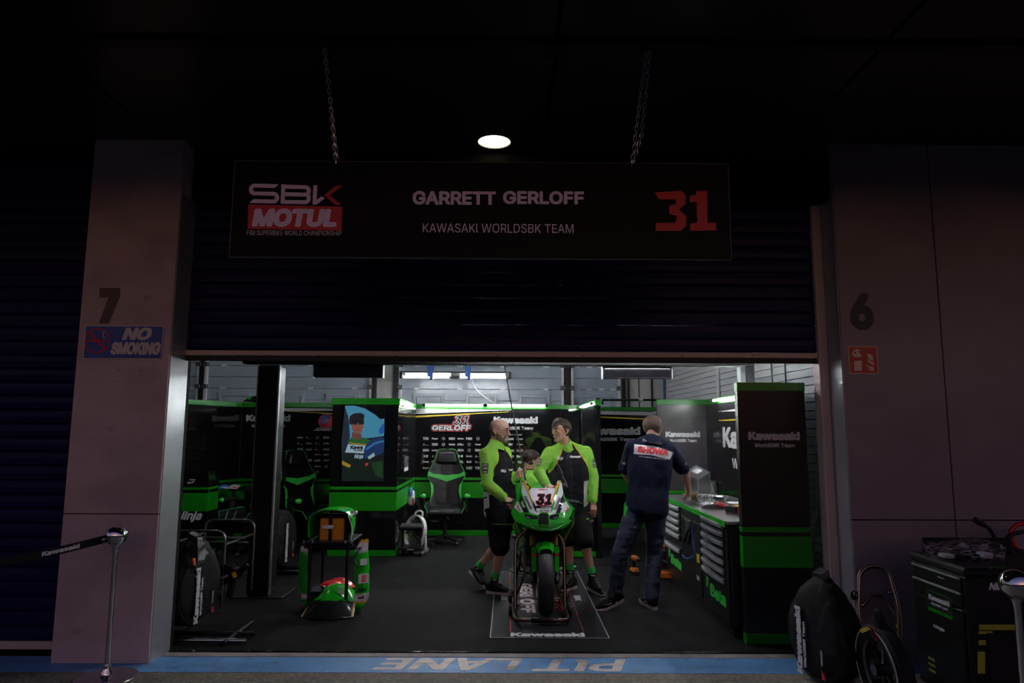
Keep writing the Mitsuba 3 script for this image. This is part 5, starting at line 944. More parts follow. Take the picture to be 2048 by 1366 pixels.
part(hk, 'shell', hs((q[0], q[1], q[2]+.03, .05), (q[0], q[1], q[2]-.10, .055), (q[0]+.01, q[1]-.03, q[2]-.04, .045)), MT('white_gloss'), True); part(hk, 'visor', hs((q[0]-.015, q[1]-.05, q[2]+.07, .02), (q[0]+.0, q[1]-.05, q[2]-.0, .026), (q[0]-.0, q[1], q[2]+.1, .02)), MT('blue'), True, 'blue tinted visor')
part(hk, 'stripe', hs((q[0]+.03, q[1]-.05, q[2]-.06, .016), (q[0]+.03, q[1]-.05, q[2]-.13, .014)), MT('red_gloss'), True); part(hk, 'chin_bar', hs((q[0]-.035, q[1]-.02, q[2]-.16, .02), (q[0]+.04, q[1]-.03, q[2]-.165, .02)), MT('black_gloss'), True); part(hk, 'hook', tube([(q[0], q[1], q[2]+.02), (q[0]-.06, q[1]+.1, q[2]+.2), (cx1+.0, q[1]+.12, q[2]+.2)], .008, 6), MT('black'))
# base cabinets at the wing ends
def base_cab(lab, x0, x1, y0, y1, zt):
    k = thing('base_cabinet', lab, 'cabinet'); part(k, 'body', bx(x0, x1, y0, y1, .012, zt, .006), MT('black_panel')); part(k, 'foot', bx(x0+.03, x1-.03, y0+.03, y1-.03, 0, .012), MT('black'))
    for nm, z0, z1, m, d in BANDS[1:]: part(k, nm, bx(x0-d, x1+d, y0-d, y1, z0+.008, z1, .003), MT(m))
    return k
base_cab('low black cabinet with green bands behind the laughing man', .78, 1.160, 9.27, 9.9, .93)
lc = base_cab('low black cabinet with green bands and white lettering at the far left', -4.50, -3.915, 9.10, 9.42, 1.11)
part(lc, 'lettering', onY(ptx('Ninja', 9.1, (350, 1022, 405, 1044), .03, .30), 9.1, .002), MT('white')); part(lc, 'lettering', onY(ptx('AKRO', 9.1, (378, 958, 391, 961), .04), 9.1, .002), MT('logo_print')); part(lc, 'emblem', onY(Polygon(pw(9.1, [(376, 963), (381, 964.5), (390, 961), (386, 966), (379, 967.5), (374, 967.5)])), 9.1, .002), MT('logo_print'))
# ---------------------------------------------------------------- gaming chairs
def gaming_chair(lab):
    k = thing('gaming_chair', lab, 'chair', 'black and green gaming chairs')
    prof = [(-.10, 1.36), (.10, 1.36), (.15, 1.33), (.20, 1.17), (.275, 1.02), (.285, .96), (.24, .86), (.225, .74), (.235, .58), (.20, .50), (-.20, .50), (-.235, .58), (-.225, .74), (-.24, .86), (-.285, .96), (-.275, 1.02), (-.20, 1.17), (-.15, 1.33)]
    p = Polygon(crv(prof, 4, True)).buffer(0)
    fn = lambda lift: (lambda u, v: np.c_[u, .30+(v-.5)*.20-.55*np.clip(np.abs(u)-.08, 0, 1)**1.6-lift, v])
    def slab(q, l0, l1, st=.04):
        a, b = drape(q, fn(l0), st), drape(q, fn(l1), st); e = trimesh.grouping.group_rows(np.sort(a.edges, axis=1), require_count=1); E_ = a.edges[e]; n = len(a.vertices)
        m = trimesh.Trimesh(np.vstack([a.vertices, b.vertices]), np.vstack([a.faces[:, ::-1], b.faces+n, np.c_[E_[:, 0], E_[:, 1], E_[:, 1]+n], np.c_[E_[:, 0], E_[:, 1]+n, E_[:, 0]+n]]), process=False); m.fix_normals(); return m
    bk_ = part(k, 'backrest', slab(p, -.06, .02), MT('chair_leather'), 40)
    part(bk_, 'headrest', hs((-.09, .40, 1.27, .045), (.09, .40, 1.27, .045), (-.12, .38, 1.18, .04), (.12, .38, 1.18, .04)), MT('chair_leather'), True)
    ch = Polygon([(-.275, 1.03), (-.20, .99), (0, .965), (.20, .99), (.275, 1.03), (.28, .96), (.15, .92), (0, .87), (-.15, .92), (-.28, .96)])
    part(bk_, 'chevron', slab(ch, .018, .032), MT('green_soft'), 40, 'green chevron')
    for s in (-1, 1):
        part(bk_, 'side_flash', slab(Polygon([(s*.245, .88), (s*.20, .82), (s*.19, .74), (s*.21, .66), (s*.232, .60), (s*.222, .74), (s*.238, .84)]).buffer(0), .018, .030), MT('green_soft'), 40, 'green side flash')
        part(bk_, 'cushion', hull([(s*x, y, z) for x, y, z in ((.012, .345, .86), (.17, .33, .89), (.175, .31, .60), (.012, .275, .55), (.17, .27, .55), (.012, .40, .86), (.17, .40, .86), (.012, .33, .55), (.17, .33, .55))]), MT('chair_leather'), 20)
        for z in (.66, .77): part(bk_, 'seam', tube(drape(LineString([(s*.0, z-.01), (s*.17, z+.02)]).buffer(.002), fn(.0), .1).vertices[:2]*0+np.array([(s*.01, .265+(z-.5)*.2, z-.02), (s*.17, .25+(z-.5)*.2, z+.01)]), .003, 4), MT('black'))
        part(bk_, 'piping', tube(fn(.02)(*np.array([(s*a, b) for a, b in crv([(.03, 1.365), (.10, 1.36), (.15, 1.33), (.20, 1.17), (.275, 1.02), (.285, .96), (.24, .86), (.225, .74), (.235, .58)], 4)]).T), .005, 5), MT('green_soft'), True, 'green piping')
        a_ = part(k, 'armrest', hs((s*.31, .10, .70, .032), (s*.31, -.12, .70, .032), (s*.335, -.12, .70, .025)), MT('black_satin'), True); part(a_, 'cap', hs((s*.315, -.145, .70, .036), (s*.34, -.14, .70, .030)), MT('green_soft'), True, 'green armrest tip'); part(a_, 'post', bx(s*.31-.02, s*.31+.02, -.02, .06, .45, .68, .006), MT('black'))
        part(k, 'seat_wing', hull([(s*x, y, z) for x, y, z in ((.22, -.22, .46), (.29, -.20, .56), (.27, .2, .58), (.21, .22, .45), (.25, -.22, .44))]), MT('chair_leather'), 20); part(k, 'seat_piping', tube([(s*.23, -.23, .45), (s*.295, -.205, .56), (s*.275, .2, .585)], .005, 5), MT('green_soft'), True)
    part(k, 'seat', hs((-.20, -.22, .46, .045), (.20, -.22, .46, .045), (-.2, .22, .46, .045), (.2, .22, .46, .045)), MT('chair_leather'), True)
    part(k, 'gas_lift', cyl((0, 0, .10), (0, 0, .42), .028, 12), MT('black_satin'), True)
    for i in range(5):
        a = i*2*pi/5+.3; c, s_ = math.cos(a), math.sin(a); ft = part(k, 'foot', hull([(x*c-y*s_, x*s_+y*c, z) for x, y, z in ((0, .03, .13), (0, -.03, .13), (0, .03, .09), (0, -.03, .09), (.30, .02, .085), (.30, -.02, .085), (.30, .02, .065), (.30, -.02, .065))]), MT('black_satin')); part(ft, 'castor', lathe([(0, -.022), (.028, -.022), (.03, 0), (.028, .022), (0, .022)], 14, (.30*c, .30*s_, .031), (-s_, c, 0)), MT('rubber'), 30)
    return k
mat('chair_leather', (.004, .004, .0048), .42, spec=.25)
q = gr(890, 1086)
with frame(TR(q[0], q[1]-.05, 0, .06)): gaming_chair('black gaming chair with green chevron and armrests before the centre rear wall')
with frame(TR(*(at(622, 1060, 9.75)*V(1, 1, 0)), .9)): gaming_chair('black gaming chair with green edging half hidden by the tall screen cabinet')
with frame(TR(*(at(490, 1060, 9.5)*V(1, 1, 0)), -.5)): gaming_chair('dark gaming chair in the shadow left of the black post')
# white floor fan and the rolling stool before it
fq = gr(836, 1104); fn_ = thing('floor_fan', 'white round floor fan standing beside the rolling work stool', 'fan')
fc = V(fq[0]-.05, fq[1]+.05, .255); ax = unit(V(-.72, -.66, .18)); uu = unit(np.cross(V(0, 0, 1), ax)); vv = np.cross(ax, uu)
def fr(r, t, o=0.): return fc+ax*o+uu*r*math.cos(t)+vv*r*math.sin(t)
part(fn_, 'rim', lathe([(.218, -.03), (.236, -.025), (.24, .0), (.236, .03), (.218, .035), (.215, 0), (.218, -.03)], 40, fc, ax), MT('white'), 30)
for i in range(30): part(fn_, 'guard_wire', tube([fr(.035, i*pi/15, .075), fr(.14, i*pi/15+.25, .085), fr(.21, i*pi/15+.4, .06)], .0014, 4), MT('grey_print'))
part(fn_, 'guard_wire', tube([fr(.12, t, .084) for t in np.arange(24)*pi/12], .0025, 4, True), MT('grey_print'), True); part(fn_, 'hub', lathe([(0, .06), (.035, .06), (.035, .08), (0, .092)], 16, fc, ax), MT('white'), 30)
for i in range(5): part(fn_, 'blade', hull([fr(r, i*2*pi/5+t, o) for r, t, o in ((.03, 0, 0), (.03, .5, .03), (.18, .1, -.01), (.18, .85, .045), (.03, 0, .006), (.18, .1, -.004), (.12, .9, .05))]), MT('black_satin'))
part(fn_, 'motor', lathe([(0, -.10), (.06, -.09), (.06, .01), (0, .02)], 16, fc, ax), MT('black_satin'), 30)
part(fn_, 'carry_handle', tube(crv([fr(.235, 1.25, -.02), fr(.285, 1.35, -.02), fr(.295, 1.6, -.02), fr(.28, 1.9, -.02), fr(.235, 2.0, -.02)]), .014, 8), MT('white'), True)
for s in (-1, 1): part(fn_, 'stand', tube(crv([fc+uu*s*.235, fc+uu*s*.25-V(0, 0, .14), fc*V(1, 1, 0)+uu*s*.24+V(0, 0, .02)-V(.02, .02, 0), fc*V(1, 1, 0)+uu*s*.16+V(0, 0, .02)+ax*V(1, 1, 0)*.14]), .017, 8), MT('white'), True); part(fn_, 'pivot_knob', lathe([(0, -.01), (.03, -.01), (.032, .015), (0, .02)], 16, fc*V(1, 1, 0)+uu*s*.26+V(0, 0, .06), uu*s), MT('grey_print'), 30)
sq = gr(819, 1112); so = thing('work_stool', 'low black padded work stool on castors beside the floor fan', 'stool')
with frame(TR(sq[0], sq[1]+.14, 0, .05)):
    part(so, 'seat', bx(-.16, .16, -.16, .16, .33, .39, .02), MT('chair_leather')); part(so, 'post', bx(-.13, -.10, -.03, .03, .09, .33, .004), MT('black')); part(so, 'post', bx(.10, .13, -.03, .03, .09, .33, .004), MT('black'))
    part(so, 'tray', bx(-.15, .15, -.15, .15, .065, .105, .006), MT('black_satin')); part(so, 'lettering', onY(tbox('TOOLS', -.05, .075, .05, .092, .04), -.15, .002) if False else onY(rr(-.045, .078, .045, .09), -.15, .001), MT('grey_print'))
    for x in (-.13, .13):
        for y in (-.13, .13): part(so, 'castor', lathe([(0, -.018), (.028, -.018), (.03, 0), (.028, .018), (0, .018)], 14, (x, y, .03), (1, 0, 0)), MT('rubber'), 30); part(so, 'castor_fork', bx(x-.012, x+.012, y-.012, y+.012, .05, .07), MT('steel'))
# ---------------------------------------------------------------- workbench
bn = thing('workbench', 'long black workbench with grey drawer fronts, stainless top and green lettering', 'workbench')
bx0, bx1, by0, by1, bz = 1.80, 2.372, 5.76, 8.02, .935
part(bn, 'carcass', bx(bx0, bx1, by0, by1, .10, bz-.03, .006), MT('black_satin')); part(bn, 'plinth', bx(bx0+.05, bx1-.05, by0+.05, by1-.05, .0, .10), MT('black'))
part(bn, 'worktop', bx(bx0-.02, bx1+.01, by0-.03, by1+.02, bz-.03, bz, .006), MT('steel_brushed'), label='stainless steel worktop'); part(bn, 'front_rail', bx(bx0-.026, bx0-.02, by0-.03, by1+.02, bz-.05, bz-.004, .002), MT('green_dark'))
part(bn, 'end_panel', bx(bx0-.004, bx1-.1, by1, by1+.012, .11, bz-.06, .004), MT('black_satin')); part(bn, 'end_stripe', bx(bx0-.012, bx0+.2, by1+.005, by1+.016, .62, .80, .003), MT('green')); part(bn, 'end_stripe', bx(bx0-.012, bx0+.2, by1+.005, by1+.016, .84, .865, .003), MT('green'))
def drawer(y0, y1, z0, z1):
    L = y1-y0; n = 9; d = part(bn, 'drawer', bx(bx0-.012, bx0+.01, y0-.012, y1+.012, z0-.004, z1+.012, .003), MT('black_satin'))
    pr = [(0., 0.), (.030, .006), (.036, .030), (.022, z1-z0), (.0, z1-z0)]; P = []
    for i in range(n):
        t = i/(n-1); k = .45+.55*math.sin(pi*min(max(t, .0), 1.))**.5
        for dx, dz in pr: P.append((bx0-.012-dx*k, y0+L*t, z0+dz))
    m_ = len(pr); F = [(i*m_+j, i*m_+(j+1) % m_, (i+1)*m_+(j+1) % m_, (i+1)*m_+j) for i in range(n-1) for j in range(m_)]
    F += [(0, 4, 3, 0), (0, 3, 2, 0), (0, 2, 1, 0)]; e = (n-1)*m_; F += [(e, e+1, e+2, e), (e, e+2, e+3, e), (e, e+3, e+4, e)]
    part(d, 'pull', (np.array(P), np.array(F)), MT('drawer_grey'), 40, 'curved silver-grey drawer pull')
mat('drawer_grey', (.34, .35, .37), .33, metal=.35); mat('steel_brushed', (.50, .50, .51), .24, metal=.95)
def bz_(px_, y_): return atX(px_, y_, bx0)
for yt in (1013, 1026.5, 1040, 1054, 1068, 1096): a, b = atX(1353, yt, bx0-.02), atX(1353, yt+8.5, bx0-.02); drawer(7.30, 7.94, b[2], a[2])
for yt in (1045, 1062, 1080.5, 1098.5, 1116, 1134, 1152): a, b = atX(1436, yt, bx0-.02), atX(1436, yt+9.5, bx0-.02); drawer(5.84, 6.46, b[2], a[2])
part(bn, 'centre_door', bx(bx0-.01, bx0+.01, 6.52, 7.24, .14, .80, .004), MT('black_satin')); part(bn, 'socket_panel', bx(bx0-.02, bx0, 6.86, 7.06, .60, .79, .006), MT('black'))
for y, z in ((7.33, .88), (5.84, .86)): part(bn, 'lock', cyl((bx0-.018, y, z), (bx0-.01, y, z), .010, 10), MT('steel'))
def btx(s, ya, yb, za, zb, m): return part(bn, 'lettering', onX(tbox(s, -ya, za, -yb, zb, .05), bx0-.001, .002), m)
btx('Beta', 7.76, 7.30, .225, .33, MT('green_print')); btx('Beta', 6.28, 5.84, .225, .335, MT('green_print'))
for y in (7.86, 6.40):
    for i, (a, b) in enumerate(((0, .09), (.03, .06))): part(bn, 'emblem', onX(Polygon([(-y-.0+.03*i, .275+.04*i), (-y+.025+.03*i, .275), (-y+.04+.03*i, .36), (-y+.01+.03*i, .37)]), bx0-.001, .002), MT('green_print'))
mat('green_print', (.02, .38, .03), .5)
part(bn, 'sticker', onX(sbox(-6.66, .44, -6.57, .52), bx0-.011, .002), MT('yellow_print'), label='yellow warning sticker'); part(bn, 'sticker', onX(sbox(-6.68, .28, -6.60, .32), bx0-.011, .002), MT('grey_print'))
for i in range(6): part(bn, 'vent_slat', bx(bx0+.10-.0*i, bx1-.02, by0-.045, by0-.03, bz-.075-.022*i, bz-.060-.022*i, .002), MT('white'))
part(bn, 'vent_frame', bx(bx0+.02, bx1, by0-.032, by0-.0, .15, bz-.04, .004), MT('black_satin'))
solo('air_line', tube(crv([atX(x, y, bx0-.05) for x, y in ((1386, 1046), (1384, 1062), (1387, 1085), (1389, 1104), (1384, 1114), (1374, 1117), (1365, 1110), (1364, 1095))]), .006, 8), MT('blue'), 'blue air line looped down the front of the workbench', 'hose', smooth=True)
ag = thing('air_gun', 'slim brass and black air gun hung on the workbench front', 'air gun'); part(ag, 'lance', cyl(atX(1385, 1040, bx0-.04), atX(1376, 1062, bx0-.04), .007, 8), MT('steel'), True); part(ag, 'handle', cyl(atX(1376, 1062, bx0-.04), atX(1368, 1084, bx0-.04), .012, 10), MT('dark_metal'), True); part(ag, 'tip', cyl(atX(1386.5, 1036, bx0-.04), atX(1385, 1040, bx0-.04), .005, 8), MT('chrome'), True)
# things on the bench
def tray(lab, x0, x1, y0, y1, z0, h):
    k = thing('tray', lab, 'tray'); w_ = .03; o = [(x0, y0), (x1, y0), (x1, y1), (x0, y1)]; i_ = [(x0+w_, y0+w_), (x1-w_, y0+w_), (x1-w_, y1-w_), (x0+w_, y1-w_)]
    lo = rr(x0+w_, y0+w_, x1-w_, y1-w_, .03); hi = rr(x0, y0, x1, y1, .05); P, Q = [np.array(lo.exterior.interpolate(np.linspace(0, 1, 41)[:-1], True).tolist() if False else [(g.x, g.y) for g in [pp.exterior.interpolate(t, True) for t in np.linspace(0, 1, 41)[:-1]]]) for pp in (lo, hi)]
    n = len(P); R_ = Q+(Q-P)*.25; Vv = np.vstack([np.c_[P, np.full(n, z0)], np.c_[Q, np.full(n, z0+h)], np.c_[R_, np.full(n, z0+h)], np.c_[R_, np.full(n, z0+h-.004)], np.c_[Q+(P-Q)*.0, np.full(n, z0+h-.004)], [[(x0+x1)/2, (y0+y1)/2, z0]]])
    F = [(j*n+i, j*n+(i+1) % n, (j+1)*n+(i+1) % n, (j+1)*n+i) for j in range(3) for i in range(n)]+[(5*n, (i+1) % n, i, 5*n) for i in range(n)]
    part(k, 'pan', (Vv, np.array(F)), MT('steel'), 40); return k
q = atX(1400, 1005, 1.98)
tray('steel tray holding a shock absorber under the reaching hand', 1.82, 2.12, 6.62, 7.05, bz, .045); tray('empty steel tray near the rear of the worktop', 2.08, 2.35, 6.85, 7.45, bz, .05)
sh = thing('shock_absorber', 'shock absorber with a pale coil spring lying in the near steel tray', 'shock absorber'); a, b = V(1.88, 6.98, bz+.075), V(2.06, 6.72, bz+.08); d = unit(b-a); u = unit(np.cross(d, V(0, 0, 1))); v = np.cross(u, d)
part(sh, 'spring', tube([a+d*(.04+.21*t)+(u*math.cos(t*20*pi)+v*math.sin(t*20*pi))*.032 for t in np.linspace(0, 1, 160)], .0055, 6), MT('white'), True, 'white coil spring'); part(sh, 'damper', cyl(a+d*.0, b+d*.03, .018, 12), MT('black_gloss'), True); part(sh, 'reservoir', cyl(a-d*.03+v*.0, a+d*.035, .036, 16), MT('bronze'), True); part(sh, 'clevis', cyl(b+d*.02, b+d*.06, .015, 10), MT('steel'), True)
rg = thing('rag', 'striped white cloth crumpled at the near end of the steel tray', 'cloth'); t = bx(0, .14, 0, .10, 0, .02); t = t.subdivide().subdivide().subdivide(); t.vertices[:, 2] += (meshkit.fbm(t.vertices*V(40, 40, 5), 3)-.4)*.05; t.apply_translation((1.80, 6.98, bz+.03)); part(rg, 'cloth', t, MT('paper'), True)
bxk = thing('box', 'clear acrylic box tilted on edge on the worktop beside the reaching hand', 'box')
M = TR(2.0, 7.34, bz+.205, .5, .78, .38, -.40)
with frame(M):
    e_ = .115; hgt = .20
    for x in (-e_, e_): part(bxk, 'side', bx(x-.0025, x+.0025, -e_, e_, -hgt, hgt*.7), MT('acrylic_frost'))
    for y in (-e_, e_): part(bxk, 'side', bx(-e_, e_, y-.0025, y+.0025, -hgt, hgt*.7), MT('acrylic_frost'))
    part(bxk, 'lid', bx(-e_-.004, e_+.004, -e_-.004, e_+.004, hgt*.7, hgt*.7+.006), MT('acrylic_frost')); part(bxk, 'knob', bx(-.06, .06, -.05, .05, hgt*.7+.006, hgt*.7+.035, .006), MT('white'))
    for x in (-e_, e_):
        for y in (-e_, e_): part(bxk, 'edge', bx(x-.004, x+.004, y-.004, y+.004, -hgt, hgt*.7), MT('white'))
    for z in (-hgt, hgt*.7):
        for y in (-e_, e_): part(bxk, 'edge', bx(-e_, e_, y-.004, y+.004, z-.004, z+.004), MT('white')); part(bxk, 'edge', bx(y-.004, y+.004, -e_, e_, z-.004, z+.004), MT('white'))
scene['material_acrylic_frost'] = {'type': 'principledthin', 'base_color': rgb((.75, .77, .80)), 'roughness': .25, 'spec_trans': .88, 'diff_trans': .5, 'eta': 1.4}
jg = thing('jug', 'small chromed jug with a black handle behind the clear box', 'jug'); q = V(2.22, 7.50, bz)
part(jg, 'body', lathe([(0, .0), (.05, 0), (.052, .12), (.045, .17), (.05, .20), (.0, .20)], 24, q), MT('chrome'), 30); part(jg, 'spout', hull([q+V(*p) for p in ((-.04, -.02, .20), (-.04, .02, .20), (-.11, 0, .185), (-.04, 0, .16), (.03, 0, .215))]), MT('chrome')); part(jg, 'handle', tube(crv([q+V(.045, 0, .18), q+V(.10, 0, .17), q+V(.10, 0, .06), q+V(.05, 0, .03)]), .008, 8), MT('black'), True)
def drill(lab, M, parent=None):
    k = thing('drill', lab, 'power drill')
    with frame(M):
        part(k, 'motor', hs((0, 0, .19, .032), (.06, 0, .19, .030), (-.04, 0, .19, .028)), MT('orange'), True, 'orange motor housing'); part(k, 'rear_cap', hs((-.055, 0, .19, .027), (-.07, 0, .19, .02)), MT('black'), True)
        part(k, 'chuck', lathe([(0, 0), (.022, 0), (.026, .02), (.018, .055), (.008, .06), (0, .06)], 16, (.085, 0, .19), (1, 0, 0)), MT('black_satin'), 30); part(k, 'handle', hs((-.015, 0, .17, .022), (-.03, 0, .07, .022)), MT('black'), True)
        part(k, 'collar', hull([(x, y, z) for x, y in ((-.075, -.03), (.045, -.03), (.045, .03), (-.075, .03)) for z in (.045, .068)]+[(-.03, -.025, .085), (-.03, .025, .085), (0, -.025, .085), (0, .025, .085)]), MT('orange')); part(k, 'battery', bx(-.08, .05, -.035, .035, .0, .045, .006), MT('black'))
    return k
drill('orange and black cordless drill standing on the floor behind the man in navy', TR(*(gr(1270, 1150)), -1.3))
drill('orange cordless drill lying on the worktop near the front panel', TR(1.98, 6.25, bz+.036, 2.3, .85, pi/2)); 
dd = thing('pliers', 'red-handled pliers lying behind the cordless drill on the worktop', 'pliers')
for s in (-1, 1): part(dd, 'handle', tube(crv([(2.05, 6.5, bz+.03), (2.02+s*.02, 6.58, bz+.04), (2.0+s*.02, 6.66, bz+.06)]), .008, 6), MT('red_gloss'), True)
part(dd, 'jaw', hs((2.05, 6.5, bz+.03, .012), (2.07, 6.42, bz+.02, .006)), MT('steel'), True)
k = thing('angle_grinder', 'black and orange angle tool lying at the near end of the worktop', 'power tool'); part(k, 'body', hs((2.05, 5.98, bz+.035, .03), (2.2, 6.05, bz+.035, .028)), MT('black'), True); part(k, 'band', cyl((2.08, 5.995, bz+.035), (2.12, 6.014, bz+.035), .033, 14), MT('orange'), True); part(k, 'head', cyl((2.02, 5.96, bz+.0), (2.02, 5.96, bz+.055), .026, 14), MT('steel'), True)
k = thing('wrench', 'steel combination wrench lying on the worktop', 'wrench'); part(k, 'shaft', bx(2.16, 2.36, 6.30, 6.318, bz, bz+.008, .002), MT('chrome')); part(k, 'head', [cyl((2.15, 6.309, bz), (2.15, 6.309, bz+.01), .018, 14)], MT('chrome')); part(k, 'head', cyl((2.37, 6.309, bz), (2.37, 6.309, bz+.01), .018, 14), MT('chrome'))
k = thing('cable', 'red cable lying along the rear of the worktop', 'cable'); part(k, 'wire', tube(crv([(2.28, 7.3, bz+.008), (2.355, 7.5, bz+.008), (2.36, 6.75, bz+.008), (2.34, 6.5, bz+.008), (2.355, 6.2, bz+.008)]), .007, 6), MT('red_gloss'), True)
for i, x in enumerate((0, 1)): pass
# orange tools hanging on the end of the bench
k = thing('power_tool', 'orange and black handheld machine on the floor at the far end of the workbench', 'power tool'); q = gr(1330, 1163)+V(.02, .22, 0)
part(k, 'base', hull([q+V(a, b, c) for a in (-.09, .09) for b in (-.1, .1) for c in (.01, .06)]+[q+V(a, 0, .10) for a in (-.05, .05)]), MT('orange')); part(k, 'body', hs((*(q+V(0, 0, .15)), .07), (*(q+V(0, 0, .24)), .065)), MT('black'), True); part(k, 'handle', tube(crv([q+V(-.05, -.03, .28), q+V(-.03, -.04, .34), q+V(.04, -.04, .345), q+V(.07, -.02, .28)]), .018, 8), MT('orange'), True)
part(k, 'hose', tube(crv([q+V(.0, -.06, .2), q+V(.05, -.10, .16), q+V(.06, -.09, .08)]), .014, 8), MT('dark_metal'), True)
k = thing('panel_offcut', 'pale rounded plate leaning at the far end of the workbench', 'plate'); part(k, 'plate', place(ext(rr(0, 0, .10, .52, .03), .01), (1.73, 8.12, .0), (1, 0, 0), (0, -.12, 1)), MT('white'))
# ---------------------------------------------------------------- bodywork stand left of the middle
fsd = thing('bodywork_stand', 'black four-post stand holding green motorcycle bodywork on the floor', 'stand')
x0, x1, y0, y1 = gr(622, 1222)[0], gr(696, 1222)[0], 6.50, 6.95; zs_ = .63
for x in (x0, x1):
    for y in (y0, y1): part(fsd, 'post', tube([(x, y, 0), (x, y, zs_-.01)], .016, 8), MT('black'), True); part(fsd, 'foot', lathe([(0, 0), (.022, 0), (.022, .012), (0, .012)], 12, (x, y, 0)), MT('rubber'))
part(fsd, 'shelf', bx(x0-.05, x1+.03, y0-.02, y1+.02, zs_-.01, zs_+.01, .004), MT('black_satin')); part(fsd, 'cross_bar', tube([(x0-.06, y0, zs_-.04), (x1+.04, y0, zs_-.04)], .012, 8), MT('black'), True); part(fsd, 'cross_bar', tube([(x0, y1, .12), (x1, y1, .12)], .012, 8), MT('black'), True)
for x in (x0-.06, x0+.02, x1-.02, x1+.04): part(fsd, 'bolt', cyl((x, y0-.02, zs_), (x, y0-.02, zs_+.025), .010, 8), MT('steel'))
# tank cover with an amber bag inside, open side to the front
tc = thing('tank_cover', 'green fuel tank cover on top of the bodywork stand, amber bag inside', 'motorcycle part')
xm = (x0+x1)/2; Yt = 6.55
def sheet(P, th, n1):                   # grid of points (n2 x n1) to a thick sheet
    P = np.asarray(P, float); n2 = len(P)//n1; F = np.array([(j*n1+i, j*n1+i+1, (j+1)*n1+i+1, (j+1)*n1+i) for j in range(n2-1) for i in range(n1-1)]); F = np.vstack([F[:, [0, 1, 2]], F[:, [0, 2, 3]]])
    a = trimesh.Trimesh(P, F, process=False); n = a.vertex_normals; e = trimesh.grouping.group_rows(np.sort(a.edges, axis=1), require_count=1); E_ = a.edges[e]; N = len(P)
    m = trimesh.Trimesh(np.vstack([P, P-n*th]), np.vstack([F, F[:, ::-1]+N, np.c_[E_[:, 0], E_[:, 1], E_[:, 1]+N], np.c_[E_[:, 0], E_[:, 1]+N, E_[:, 0]+N]]), process=False); m.fix_normals(); return m
ct = at(660, 1045, Yt); P = []
for j in range(9):
    t = j/8
    for i in range(25):
        a = -1.18*pi/2*1.05+2*1.18*pi/2*1.05*i/24; w_ = .205*(1-.35*t*t); h_ = .145*(1-.35*t*t); s = math.sin(a); c = math.cos(a)
        P.append((ct[0]+w_*np.sign(s)*abs(s)**.72, Yt+.46*t, ct[2]-.03+.10*t*.3+(h_*abs(c)**.7 if c > 0 else -h_*1.1*abs(c)**.6*1.3)))
part(tc, 'shell', sheet(P, .006, 25), MT('green_gloss'), 40)
part(tc, 'liner', hull([(ct[0]+x, y, ct[2]+z) for x, z in ((-.15, .04), (.15, .04), (.14, -.17), (-.13, -.17)) for y in (Yt+.10, Yt+.36)]), MT('black_matt'))
(a, b), (c, d) = pw(Yt+.05, [(638, 1082), (688, 1037)])
bag = part(tc, 'bag', None or bx(a, c, Yt+.05, Yt+.10, b, d, .012).subdivide().subdivide(), MT('amber_bag'), 30, 'amber plastic bag'); mat('amber_bag', (.80, .34, .02), .22, spec=.5)
part(tc, 'strut', bx(*[ct[0]+k for k in (-.018, .012)], Yt+.02, Yt+.045, zs_+.01, d+.03, .004), MT('black')); part(tc, 'tag', bx(ct[0]-.075, ct[0]+.03, Yt+.012, Yt+.02, at(650, 1058, Yt)[2], at(650, 1051, Yt)[2], .002), MT('paper'))
part(tc, 'cap', hs((ct[0]+.17, Yt+.10, ct[2]+.05, .03), (ct[0]+.20, Yt+.16, ct[2]+.07, .025)), MT('steel'), True); part(tc, 'cord', tube(crv([at(696, 1030, Yt-.01), at(704, 1055, Yt-.01), at(703, 1075, Yt-.01), at(702, 1088, Yt)]), .006, 6), MT('paper'), True, 'pale cord')
part(tc, 'hose', tube(crv([at(700, 1086, 6.5), at(715, 1100, 6.45), at(708, 1120, 6.45), at(719, 1136, 6.42)]), .006, 6), MT('rubber'), True)
# two side fairings standing against the posts
def fairing(lab, pts, ins, cols):
    k = thing('side_fairing', lab, 'motorcycle part'); n1 = 9; P = []
    for (px_, py_, Y, w, tw) in pts:
        c = at(px_, py_, Y); 
        for i in range(n1):
            u = -1+2*i/(n1-1); P.append((c[0]+w*u*math.cos(tw)+ins*.05*(1-u*u), c[1]+w*u*math.sin(tw)-.05*(1-u*u)*.6, max(c[2], .012)))
    P = np.array(P); Q = []
    for j in range(len(pts)-1):
        for s in np.linspace(0, 1, 6)[:-1]: Q.append(P[j*n1:(j+1)*n1]*(1-s)+P[(j+1)*n1:(j+2)*n1]*s)
    Q.append(P[-n1:]); Q = np.vstack(Q); m = sheet(Q, .006, n1); z = m.vertices[:, 2]; C = np.zeros((len(z), 3))
    for z0, z1, c in cols: C[(z >= z0) & (z < z1)] = c
    part(k, 'shell', m, MT('colour_gloss'), True, color=C); return k, Q
G, Wt, Kk, Yl = (.012, .40, .012), (.78, .78, .80), (.008, .008, .009), (.70, .40, .02)
zz = lambda y, Y=6.62: at(725, y, Y)[2]
